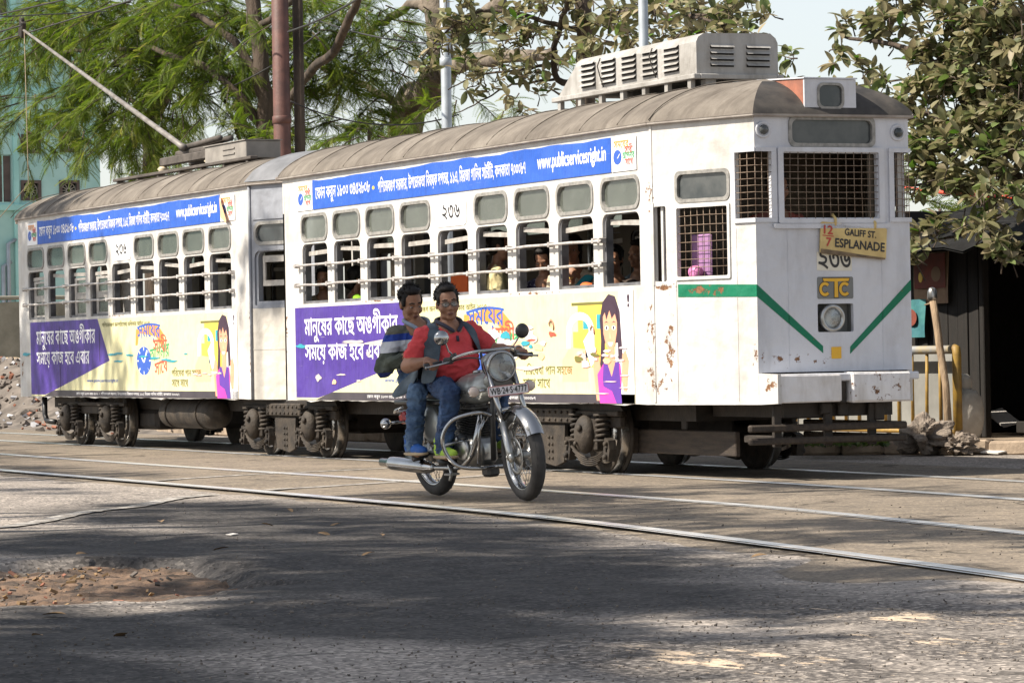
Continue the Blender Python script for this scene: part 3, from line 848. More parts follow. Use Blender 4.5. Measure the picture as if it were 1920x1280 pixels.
def pillow(mb, c, d, R=None, mi=0, p=3.0):
    nu, nv = 18, 10; vs = []; fs = []
    R = Euler(R).to_matrix() if R else Matrix.Identity(3); c = Vector(c)
    f = lambda x: math.copysign(abs(x)**(2/p), x)
    for i in range(nv+1):
        t = -pi/2+pi*i/nv
        for j in range(nu):
            a = 2*pi*j/nu
            vs.append(c+R @ Vector((d[0]/2*f(cos(t))*f(cos(a)), d[1]/2*f(cos(t))*f(sin(a)), d[2]/2*sin(t))))
    for i in range(nv):
        for j in range(nu): fs.append((i*nu+j, i*nu+(j+1) % nu, (i+1)*nu+(j+1) % nu, (i+1)*nu+j))
    mb.add(vs, fs, mi, True); return mb
for k in range(5):
    p = atX(30, 712-9*k, -26.5)
    mb = MB(); pillow(mb, (-26.5, p[1]-.1+.04*(k % 2), p[2]), (.5, .42, .13), (0, 0, rng.uniform(-.2, .2)))
    o = mb.build('sandbag', MT['sandbag'], origin=(-26.5, p[1], p[2]-.06))
    tag(o, ['lowest', 'second lowest', 'middle', 'second from top', 'topmost'][k]+' pale sandbag stacked on the rubble by the plaster wall', 'sandbag', 'stacked sandbags')
mb = MB(); p = atX(8, 712, -26.8)
mb.tube([(-26.8, p[1]-.2, p[2]-.35), (-26.8, p[1]+.02, p[2]+.1), (-26.75, p[1]+.14, p[2]+.22)], [.12, .10, .03], 7)
tag(mb.build('wood_chunk', MT['rubblebrick'], origin=(-26.8, p[1], p[2]-.35)), 'reddish broken chunk of wood leaning on the rubble', 'wood')

# ================================================================== poles and wires
def pole(name, label, px, Y, r, mat, rings=(), top=11, lean=0.0, cat='pole', taper=.9):
    p = atY(px, 240, Y); x = p[0]
    mb = MB()
    mb.lathe([(r, 0), (r, .4), (r*.98, 3.0), (r*taper, top)], (0, 0, 0), (lean, 0, 1), 18)
    for (z, w) in rings: mb.lathe([(r*1.0, z-.06), (r*w, z-.05), (r*w, z+.05), (r*1.0, z+.06)], (0, 0, 0), (lean, 0, 1), 18)
    o = mb.build(name, mat); o.location = (x, Y, .08)
    tag(o, label, cat); return o
pole('steel_pole', 'thick maroon painted steel pole behind the gap between the tram cars', 529, 6.0, .135, MT['rustpole'], ((4.55, 1.08), (7.5, 1.05)))
pole('timber_pole', 'slimmer brown pole just right of the thick maroon pole', 562, 6.3, .085, MT['bark'], (), 11)
pole('lamp_post', 'pale galvanised pole rising behind the middle of the front car', 838, 6.0, .072, MT['greypole'], ((4.9, 1.15), (6.05, 1.25)))
pole('street_pole', 'short visible pale blue pole top behind the roof louvre housing', 1210, 4.3, .055, MT['greypole'], ())
def wire(pts, r=.012, label='', cat='wire', name='overhead_wire', mat='wire', sag=.0):
    A, B = Vector(pts[0]), Vector(pts[1]); P = []
    for i in range(25):
        t = i/24; q = A.lerp(B, t); q.z -= sag*4*t*(1-t); P.append(q)
    tag(MB().tube(P, r, 5).build(name, MT[mat], origin=A), label, cat)
tip = atY(40, 55, .9)
wire([atY(-60, 40, .75), atY(360, -60, 1.6)], .011, 'contact wire running above the trolley pole tip', sag=.02)
wire([atY(-200, 115, .95), tuple(tip+np.array([0, 0, .05]))], .011, 'contact wire meeting the trolley pole head from the left')
wire([atY(540, 60, 6.0), atY(700, -20, 4.0)], .016, 'dark cable running up right from the maroon pole', sag=.05)
wire([atY(-40, 178, 9), atY(260, 172, 9)], .014, 'thin cable crossing low in front of the turquoise building', sag=.1)
wire([atY(320, 195, 7), atY(600, 60, 7)], .014, 'dark cable slanting through the feathery tree', sag=.2)
wire([atY(-60, 95, 2.5), atY(520, -90, 5.5)], .012, 'second contact wire crossing high at the upper left', sag=.03)
wire([atY(-40, 34, .8), atY(200, 22, 4.5)], .010, 'short span wire between the contact wires at the upper left')
wire([atY(600, 40, 8), atY(1240, -10, 8)], .014, 'thin black cable hanging among the branches behind the pale pole', sag=.5)
wire([atY(545, 190, 6.0), atY(860, 215, 9)], .012, 'slack cable running right from the maroon pole', sag=.25)
wire([atY(1440, 178, 6), atY(1960, 100, 6)], .012, 'thin cable behind the front of the tram roof', sag=.05)

# ================================================================== right: railing, post, shack
fr = empty('railing_fence', (2.9, 5.2, .1), 'yellow barred railing with grey top rail on the far pavement', 'railing')
xe0, xe1 = .6, 4.58
mb = MB().tube([(xe0, 5.2, 1.0), (xe1-.04, 5.2, 1.0)], .042, 12); mb.build('top_rail', MT['railgrey'], fr)
mb = MB().tube([(xe0, 5.2, .2), (xe1, 5.2, .2)], .022, 8); mb.build('bottom_rail', MT['railyellow'], fr)
MB().tube([(xe1, 5.2, .08), (xe1, 5.2, .95), (xe1-.01, 5.2, 1.005), (xe1-.05, 5.2, 1.012)], .045, 12).build('corner_post', MT['railyellow'], fr)
MB().tube([(xe0, 5.2, .08), (xe0, 5.2, 1.0)], .045, 12).build('corner_post', MT['railyellow'], fr)
for k in range(15):
    x = xe1-.31-k*.262
    MB().tube([(x, 5.2, .2), (x+rng.uniform(-.015, .015), 5.2+rng.uniform(-.01, .01), .98)], .017, 8).build('bar', MT['railyellow'], fr)
for k in range(3):
    x1_ = xe1-.28-k*1.3
    mb = MB(); mb.bx(x1_-1.24, x1_, 5.36, 5.375, .12, .96, 0, .003)
    tag(mb.build('sheet_panel', MT['panel'], origin=((x1_*2-1.24)/2, 5.36, .12)), ['grey metal sheet behind the railing nearest the wooden post', 'grey metal sheet behind the railing under the tram front', 'grey metal sheet behind the railing farthest left'][k], 'sheet', 'sheets behind the railing')
mb = MB(); pts = [atY(1780, 800, 5.0), atY(1773, 720, 5.02), atY(1762, 650, 5.04), atY(1755, 600, 5.05), atY(1748, 556, 5.05)]
pts[0] = pts[0]-np.array([0, 0, .16])
mb.tube([tuple(p) for p in pts], [.040, .038, .037, .036, .033], 12)
for i in range(len(mb.v)): mb.v[i] = tuple(c+rng.uniform(-.005, .005) for c in mb.v[i])
wp = mb.build('wooden_post', MT['postwood'], origin=tuple(pts[0])); tag(wp, 'crooked pale wooden post leaning behind the yellow railing', 'post')
t = Vector(pts[-1])
MB().lathe([(.046, -.03), (.05, 0), (.046, .05), (.03, .085), (.01, .09)], t, (0, 0, 1), 12).build('cap', MT['dullchrome'], wp)
MB().tube([t+Vector((0, 0, -.06)), t+Vector((-.05, -.06, -.08))], .008, 6).build('hook', MT['postwood'], wp)
# clod
def lump(c, r, seed, nu=46, nv=30, amp=.28):
    q = np.random.RandomState(seed); ph = q.uniform(0, 6.28, (14, 3)); fr_ = q.normal(0, 1, (14, 3))*np.linspace(2, 11, 14)[:, None]; am = amp/np.linspace(1.2, 5.5, 14)
    vs = []; fs = []
    for i in range(nv+1):
        t = pi*i/nv
        for j in range(nu):
            a = 2*pi*j/nu; d = np.array([sin(t)*cos(a), sin(t)*sin(a), cos(t)])
            k = 1+sum(am[m]*sin(fr_[m] @ d+ph[m, 0]) for m in range(14))
            vs.append((c[0]+r[0]*d[0]*k, c[1]+r[1]*d[1]*k, max(c[2]+r[2]*d[2]*k, .0)))
    for i in range(nv):
        for j in range(nu): fs.append((i*nu+j, i*nu+(j+1) % nu, (i+1)*nu+(j+1) % nu, (i+1)*nu+j))
    return vs, fs
g = (4.75, 4.72, .0)
vs, fs = lump((4.75, 4.72, .16), (.22, .20, .15), 4, amp=.36); mb = MB().add(vs, fs, 0, False)
vs, fs = lump((4.98, 4.95, .08), (.16, .16, .10), 8, 30, 20, .36); mb.add(vs, fs, 0, False)
tag(mb.build('mud_clod', MT['clod'], origin=g), 'rough lump of dried grey mud by the kerb before the railing', 'lump')
for k, (px, py, rr, lab) in enumerate(((1660, 842, .10, 'brown rounded stone left of the mud lump'), (1703, 846, .05, 'small brown stone touching the mud lump'), (1778, 848, .07, 'flat broken brick in front of the mud lump'), (1845, 846, .06, 'tan stone lying at the kerb right of the mud lump'))):
    p = atZ(px, py+3, 0.0)
    vs, fs = lump((p[0], p[1], rr*.5), (rr*1.3, rr, rr*.7), 20+k, 20, 12, .2)
    tag(MB().add(vs, fs, 0, False).build('stone', MT['stone'], origin=(p[0], p[1], 0)), lab, 'stone', 'stones by the kerb')
p = atZ(1872, 850, .0); mb = MB(); mb.box((p[0], p[1], .03), (.2, .3, .012), (.12, .05, .4))
tag(mb.build('paper_scrap', MT['paper'], origin=(p[0], p[1], 0)), 'white scrap of card lying at the right kerb', 'litter')
# weeds below the tram front
n = 900; V = []; F = []; tn = []
for k in range(n):
    t = rng.random(); i = int(150+0); px = rng.uniform(1480, 1665); q = atZ(px, rng.uniform(838, 848), .06); 
    L = rng.uniform(.03, .09); a = rng.uniform(0, 6.28); w = L*.35; dx, dy = cos(a), sin(a); z0 = .10+rng.uniform(0, .05)
    b = len(V)
    V += [(q[0], q[1], z0), (q[0]+dx*L*.5-dy*w, q[1]+dy*L*.5+dx*w, z0+L*.5), (q[0]+dx*L, q[1]+dy*L, z0+L*.45), (q[0]+dx*L*.5+dy*w, q[1]+dy*L*.5-dx*w, z0+L*.5)]
    F.append((b, b+1, b+2, b+3)); tn.append(rng.random())
o = mesh_np('low_weeds', V, F, MT['weed'], tone=tn); tag(o, 'low green weeds along the kerb below the tram front', 'weeds', kind='stuff')

sh = empty('roadside_shack', (4.5, 7.2, .1), 'dark timber roadside shack with a black open front', 'shack')
x0s, xo, x1s, ys_, zt = 1.0, 3.32, 9.0, 6.25, 2.05
for k in range(12):
    a = x0s+(xo-x0s)*k/12; b = x0s+(xo-x0s)*(k+1)/12
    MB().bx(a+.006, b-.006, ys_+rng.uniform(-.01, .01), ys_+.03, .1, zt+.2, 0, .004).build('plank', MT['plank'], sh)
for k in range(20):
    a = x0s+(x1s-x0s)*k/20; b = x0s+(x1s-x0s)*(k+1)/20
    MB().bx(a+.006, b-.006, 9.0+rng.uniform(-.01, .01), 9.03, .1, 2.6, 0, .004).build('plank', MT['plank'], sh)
MB().bx(x0s, x0s+.04, ys_+.04, 8.98, .1, 2.5).build('side_wall', MT['plank'], sh)
MB().bx(x1s-.04, x1s, ys_+.04, 8.98, .1, 2.5).build('side_wall', MT['plank'], sh)
for x in (xo+.05, 5.9, x1s-.1):
    MB().bx(x, x+.08, ys_-.02, ys_+.06, .1, zt+.1, 0, .01).build('post', MT['plank'], sh)
MB().bx(x0s, x1s, ys_-.03, ys_+.05, zt+.1, zt+.2, 0, .01).build('beam', MT['plank'], sh)
MB().bx(xo+.2, x1s-.1, ys_+.3, ys_+.36, .14, .26, 0, .01).build('threshold', MT['plank'], sh)
MB().bx(xo+.4, 5.5, 7.2, 7.8, .75, .80, 0, .01).build('counter', MT['plank'], sh)
MB().bx(xo+.2, 5.8, 8.6, 8.95, 1.3, 1.34, 0, .01).build('shelf', MT['plank'], sh)
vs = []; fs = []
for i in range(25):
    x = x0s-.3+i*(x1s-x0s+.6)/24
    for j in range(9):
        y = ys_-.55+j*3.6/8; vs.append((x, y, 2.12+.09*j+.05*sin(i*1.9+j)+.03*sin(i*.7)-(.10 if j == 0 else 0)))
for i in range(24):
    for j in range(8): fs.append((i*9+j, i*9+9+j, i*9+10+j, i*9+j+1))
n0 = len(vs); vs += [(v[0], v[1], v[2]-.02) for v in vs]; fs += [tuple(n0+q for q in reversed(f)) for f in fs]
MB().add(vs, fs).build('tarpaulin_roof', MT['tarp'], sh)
def poster(pxs, Y, mats, label, deco):
    A, B = atY(*pxs[0], Y), atY(*pxs[1], Y)
    x0, x1, z1, z0 = A[0], B[0], A[2], B[2]
    mb = MB(); vs = []; fs = []
    for i in range(9):
        for j in range(7):
            vs.append((x0+(x1-x0)*i/8, Y-.004-.012*(1+sin(i*.9+j*.6)), z0+(z1-z0)*j/6))
    for i in range(8):
        for j in range(6): fs.append((i*7+j, i*7+7+j, i*7+8+j, i*7+j+1))
    mb.add(vs, fs); o = mb.build('poster', MT[mats[0]], origin=((x0+x1)/2, Y, z0)); tag(o, label, 'poster')
    for kk, (nm, m, a0, a1, b0, b1, rnd) in enumerate(deco):
        mb = MB(); u0, u1, v0, v1 = x0+(x1-x0)*a0, x0+(x1-x0)*a1, z0+(z1-z0)*b0, z0+(z1-z0)*b1
        if rnd: lp = [((u0+u1)/2+(u1-u0)/2*cos(t*pi/10), (v0+v1)/2+(v1-v0)/2*sin(t*pi/10)) for t in range(20)]
        else: lp = [(u0, v0), (u1, v0), (u1, v1), (u0, v1)]
        mb.plate(lp, [], lambda u, v, d: (u, Y-.034-.003*kk-d, v), 0, .002); mb.build(nm, MT[m], o)
poster([(1716, 475), (1782, 568)], ys_-.03, ['posterpale'], 'faded dark red poster on the shack wall behind the post', [('print', 'posterred', .05, .95, .3, .97, 0), ('emblem', 'posterpale', .55, .82, .42, .72, 1), ('figure', 'adgold', .18, .3, .42, .62, 1)])
poster([(1704, 562), (1738, 632)], ys_-.06, ['posterteal'], 'small teal cloth poster with a red diamond beside the tram', [('diamond', 'posterred', -.1, .6, .3, .75, 1)])
mb = MB(); q = atY(1812, 790, 5.55)
pillow(mb, (q[0], 5.55, .34), (.34, .3, .55), (.0, .1, 0), 0, 3.2); pillow(mb, (q[0]-.03, 5.55, .66), (.17, .15, .2), (0, .2, 0), 0, 2.5)
tag(mb.build('tied_sack', MT['sack'], origin=(q[0], 5.55, .1)), 'crumpled white sack tied at the neck beside the railing end', 'sack')
mb = MB(); q = atY(1880, 770, 6.9); mb.box((q[0], 6.9, .28), (.3, .22, .02), (.2, .5, .2)); 
tag(mb.build('paper_sheet', MT['paper'], origin=(q[0], 6.9, .1)), 'pale sheet of paper on the floor inside the dark shack', 'litter')
mb = MB(); q = atZ(1838, 806, .11); mb.box((q[0], q[1], .13), (.10, .22, .03), (0, 0, .3), 0, .01)
tag(mb.build('sandal', MT['adcyan'], origin=(q[0], q[1], .1)), 'single turquoise sandal on the pavement before the shack', 'sandal')
wire([atY(1690, 352, 6.1), atY(1960, 372, 6.1)], .022, 'reddish orange cord strung under the dusty leaves', 'cord', 'orange_cord', 'adred', .02)
# ================================================================== lettering
_tc = bpy.data.curves.new('lettering', 'FONT'); _to = bpy.data.objects.new('lettering', _tc); COL.objects.link(_to)
_cache = {}
def bn(s):
    """put the signs of Bengali in drawing order"""
    out = []; st = 0
    cons = lambda c: '\u0995' <= c <= '\u09b9' or c in '\u09dc\u09dd\u09df'
    i = 0
    while i < len(s):
        c = s[i]
        if cons(c):
            st = len(out); out.append(c)
            while i+2 < len(s) and s[i+1] == '\u09cd' and cons(s[i+2]):
                out.append(s[i+2]); i += 2
        elif c in '\u09bf\u09c7\u09c8': out.insert(st, c)
        elif c == '\u09cb': out.insert(st, '\u09c7'); out.append('\u09be')
        elif c == '\u09cd': pass
        else: out.append(c)
        i += 1
    return ''.join(out)
def glyphs(s, bold=0.0, res=3):
    k = (s, bold)
    if k in _cache: return _cache[k]
    _tc.body = s; _tc.offset = 0; _tc.resolution_u = res; _tc.size = 1
    dg = bpy.context.evaluated_depsgraph_get(); dg.update()
    cu = _to.evaluated_get(dg).to_curve(dg); loops = []
    for sp in cu.splines:                 # each outline by itself: strokes of one letter may overlap
        P = []
        if sp.type == 'BEZIER':
            b = sp.bezier_points; n = len(b)
            for i in range(n):
                q = b[(i+1) % n]
                seg = interpolate_bezier(b[i].co, b[i].handle_right, q.handle_left, q.co, res+1)[:-1]
                if (b[i].co-b[i].handle_right).length < 1e-4 and (q.co-q.handle_left).length < 1e-4: seg = seg[:1]
                P += [(p.x, p.y) for p in seg]
        else: P = [(p.co.x, p.co.y) for p in sp.points]
        Q_ = []
        for p in P:
            if not Q_ or hypot(p[0]-Q_[-1][0], p[1]-Q_[-1][1]) > 1e-4: Q_.append(p)
        if len(Q_) > 2 and hypot(Q_[0][0]-Q_[-1][0], Q_[0][1]-Q_[-1][1]) < 1e-4: Q_.pop()
        if len(Q_) > 2: loops.append(Q_)
    _to.to_curve_clear()
    # fill by winding number, word by word
    bb = [(min(p[0] for p in P), max(p[0] for p in P)) for P in loops]
    order = sorted(range(len(loops)), key=lambda q: bb[q][0]); groups = []; end = -9
    for q in order:
        if bb[q][0] > end: groups.append([])
        groups[-1].append(q); end = max(end, bb[q][1])
    V = []; F = []
    for g_ in groups:
        vs = []; es = []
        for q in g_:
            b = len(vs); n = len(loops[q]); vs += [Vector(p) for p in loops[q]]; es += [(b+k_, b+(k_+1) % n) for k_ in range(n)]
        ov, oe, of = delaunay_2d_cdt(vs, es, [], 0, 1e-5)[:3]
        if not of: continue
        C = np.array([[sum(ov[t].x for t in f)/3, sum(ov[t].y for t in f)/3] for f in of]); wn = np.zeros(len(C), int)
        for q in g_:
            P = np.array(loops[q]); Q2 = np.roll(P, -1, 0)
            for (ax, ay), (bx_, by_) in zip(P, Q2):
                lf = (bx_-ax)*(C[:, 1]-ay)-(C[:, 0]-ax)*(by_-ay)
                wn += ((ay <= C[:, 1]) & (by_ > C[:, 1]) & (lf > 0)).astype(int)-((ay > C[:, 1]) & (by_ <= C[:, 1]) & (lf < 0)).astype(int)
        b = len(V); V += [(p.x, p.y, 0.0) for p in ov]; F += [tuple(b+t for t in f) for f, w in zip(of, wn) if w != 0]
    if bold:                              # thicken: a second, slightly shifted print of the strokes
        n = len(V); V2 = list(V); F2 = list(F)
        for j, (dx, dy) in enumerate(((bold, 0), (-bold, 0), (0, bold), (0, -bold))):
            o = len(V2); V2 += [(v[0]+dx, v[1]+dy, v[2]+(j+1)*2.5e-4) for v in V]; F2 += [tuple(o+q for q in f) for f in F]
        V, F = V2, F2
    _cache[k] = (V, F); return V, F
def write(mb, s, u0, u1, v0, v1, mp, d=0.0, mi=0, bold=.0, warp=None, esgn=1):
    V, F = glyphs(s, bold)
    xa, xb = min(p[0] for p in V), max(p[0] for p in V); ya, yb = min(p[1] for p in V), max(p[1] for p in V)
    vs = []
    for (x, y, e) in V:
        u = u0+(u1-u0)*(x-xa)/(xb-xa); v = v0+(v1-v0)*(y-ya)/(yb-ya)
        if warp: u, v = warp(u, v)
        vs.append(mp(u, v, d+e*esgn))
    mb.add(vs, F, mi); return mb
# ================================================================== the tram
TW, LA, LB, TT, TI = 2.0936, 8.33, 8.60, 1.1047, 0.3461
ZB, ZS, ZW, ZE = .605, 1.555, 2.515, 2.872
TL = hypot(TT, TI)
def side_map(y, s):                   # s = -1 near side, +1 far side; d grows inwards
    return lambda u, v, d: (u, y-s*d, v)

def body_side(root, Lc, first, paint, s, rough_bottom, shut=()):
    y = 0 if s < 0 else TW
    mp = side_map(y, s)
    r_ = random.Random(3 if rough_bottom else 9)
    bot = [(Lc*i/60, ZB+r_.uniform(-.006, .006)+(-.012 if i % 17 == 5 else 0)) for i in range(61)]
    mb = MB(); mb.plate(bot+[(Lc, ZS), (0, ZS)], [], mp, 0, .03); mb.build('lower_panel', paint, root)
    mb = MB(); xs = [0]+[first+.861*k-.088 for k in range(1, 9)]+[Lc]
    mainw = []; upw = []
    for k in range(9):
        a = first+.861*k
        m = rrect(a, a+.685, 1.58, 2.182, .075, 4, (0, 0, 1, 1)); mainw.append(m); hs = [m]
        if k != 4:
            u = rrect(a+.005, a+.68, 2.228, 2.462, .085, 5); upw.append(u); hs.append(u)
        mb.plate([(xs[k], ZS), (xs[k+1], ZS), (xs[k+1], ZW), (xs[k], ZW)], hs, mp, 0, .045)
    mb.build('window_band', paint, root)
    mb = MB(); mb.plate([(0, ZW), (Lc, ZW), (Lc, ZE), (0, ZE)], [], mp, .002, .04); mb.build('fascia', paint, root)
    if s > 0:
        mb = MB()                                   # dark boarding inside
        for k in range(9): mb.plate([(xs[k]+(.05 if k == 0 else 0), ZS-.8), (xs[k+1], ZS-.8), (xs[k+1], ZW+.28), (xs[k]+(.05 if k == 0 else 0), ZW+.28)], [mainw[k]]+([upw[k-(k > 4)]] if k != 4 else []), mp, .088, .10)
        mb.build('inner_boarding', MT['inner'], root)
        for k, m in enumerate(mainw):
            if k in shut:
                mb = MB(); mb.plate(inset(m, .03), [], mp, .03, .05); mb.plate(rrect(m[0][0]+.1, m[0][0]+.58, 1.66, 1.85, .01, 1), [], mp, .051, .058); mb.build('closed_shutter', MT['inner'], root)
    for k, m in enumerate(mainw):
        mb = MB(); mb.plate(m, [inset(m, .028)], mp, .02, .085); f = mb.build('window_frame', MT['frame'], root)
        mb = MB(); a = m[0][0]; tl = r_.uniform(-.02, .03)
        mb.plate([(a+.04, 2.075+tl), (a+.645, 2.075-tl*.3), (a+.645, 2.118-tl*.3), (a+.04, 2.118+tl)], [], mp, .055, .075)
        mb.build('sash_rail', MT['sash'], f)
    for u in upw:
        mb = MB(); mb.plate(inset(u, -.022), [inset(u, .008)], mp, -.010, .03); f = mb.build('upper_window', MT['rubber'], root)
        mb = MB(); mb.plate(inset(u, .004), [], mp, .018, .024); mb.build('pane', MT['pane'], f)
    return mp

def taper_map(x0, y0, x1, y1):        # a slanting wall from (x0,y0) to (x1,y1); outward to the right of travel
    l = hypot(x1-x0, y1-y0); ux, uy = (x1-x0)/l, (y1-y0)/l; nx, ny = uy, -ux
    return lambda u, v, d: (x0+ux*u-nx*d, y0+uy*u-ny*d, v)

def offset_poly(pts, ds):             # convex polygon (counter-clockwise), an inset for each edge
    n = len(pts); out = []; L = []
    for i in range(n):
        a, b = pts[i], pts[(i+1) % n]; l = hypot(b[0]-a[0], b[1]-a[1]); ux, uy = (b[0]-a[0])/l, (b[1]-a[1])/l
        L.append(((a[0]-uy*ds[i], a[1]+ux*ds[i]), (ux, uy)))
    for i in range(n):
        (p, d), (q, e) = L[i-1], L[i]; den = d[0]*e[1]-d[1]*e[0]
        t = ((q[0]-p[0])*e[1]-(q[1]-p[1])*e[0])/den
        out.append((p[0]+d[0]*t, p[1]+d[1]*t))
    return out
def roof(root, outl, fixed, tarred=(), ribs=()):
    offs = [-.045, -.03, -.005, .03, .07, .12, .18, .25, .34, .45, .58, .72, .85, .93]
    cnt = []
    for i in range(len(outl)):
        a, b = outl[i], outl[(i+1) % len(outl)]; cnt.append(max(2, int(hypot(b[0]-a[0], b[1]-a[1])/.1)))
    rings = []
    for d in offs:
        P = offset_poly(outl, [0 if i in fixed else d for i in range(len(outl))])
        ring = []
        for i in range(len(P)):
            a, b = P[i], P[(i+1) % len(P)]
            for k in range(cnt[i]): ring.append((a[0]+(b[0]-a[0])*k/cnt[i], a[1]+(b[1]-a[1])*k/cnt[i]))
        rings.append(ring)
    def zz(d, x):
        t = min(max((d+.045)/.975, 0), 1)
        h = .345*(1-(1-t)**2.3)**.72
        q = 0
        if ribs:
            j = min(range(len(ribs)-1), key=lambda j: abs((ribs[j]+ribs[j+1])/2-x)); w = ribs[j+1]-ribs[j]
            q = -.011*max(0, sin(pi*min(max((x-ribs[j])/w, 0), 1)))*min(1, t*3)*(1-t*.6)
        return 2.885+h+q
    n = len(rings[0]); vs = []; fs = []; mi = []
    edge = [i for i in range(len(outl)) for k in range(cnt[i])]
    for k, ring in enumerate(rings):
        for (x, y) in ring: vs.append((x, y, zz(offs[k], x)))
    mb = MB()
    fa, fb = [], []
    for k in range(len(rings)-1):
        for j in range(n):
            f = (k*n+j, k*n+(j+1) % n, (k+1)*n+(j+1) % n, (k+1)*n+j)
            (fb if edge[j] in tarred and k < 9 else fa).append(f)
    fa.append(tuple((len(rings)-1)*n+j for j in range(n)))
    mb.add(vs, fa, 0, True); b0 = len(mb.v)
    if fb: mb.add(vs, fb, 1, True)
    ro = mb.build('roof', [MT['canvas'], MT['tar']], root)
    for x in ribs:                     # lapped seams of the canvas
        pts = [(x+.03*sin(3*y+x*5)+.01*sin(9*y), y, zz(min(y, TW-y), x)+.004) for y in np.linspace(-.04, TW+.04, 34)]
        MB().tube(pts, .0055, 6).build('seam_strip', MT['canvas'], ro)
    mb = MB()
    for i in range(len(outl)):         # drip moulding round the eaves
        a, b = offset_poly(outl, [-.042]*len(outl))[i], offset_poly(outl, [-.042]*len(outl))[(i+1) % len(outl)]
        l = hypot(b[0]-a[0], b[1]-a[1]); an = atan2(b[1]-a[1], b[0]-a[0]); c = ((a[0]+b[0])/2+sin(an)*-.0+.018*-sin(an), (a[1]+b[1])/2+.018*cos(an), 2.880)
        mb.box(c, (l+.004*i, .036, .036), (0, 0, an), 0, .008)
    mb.build('eave_moulding', MT['moulding'], root)
    return ro

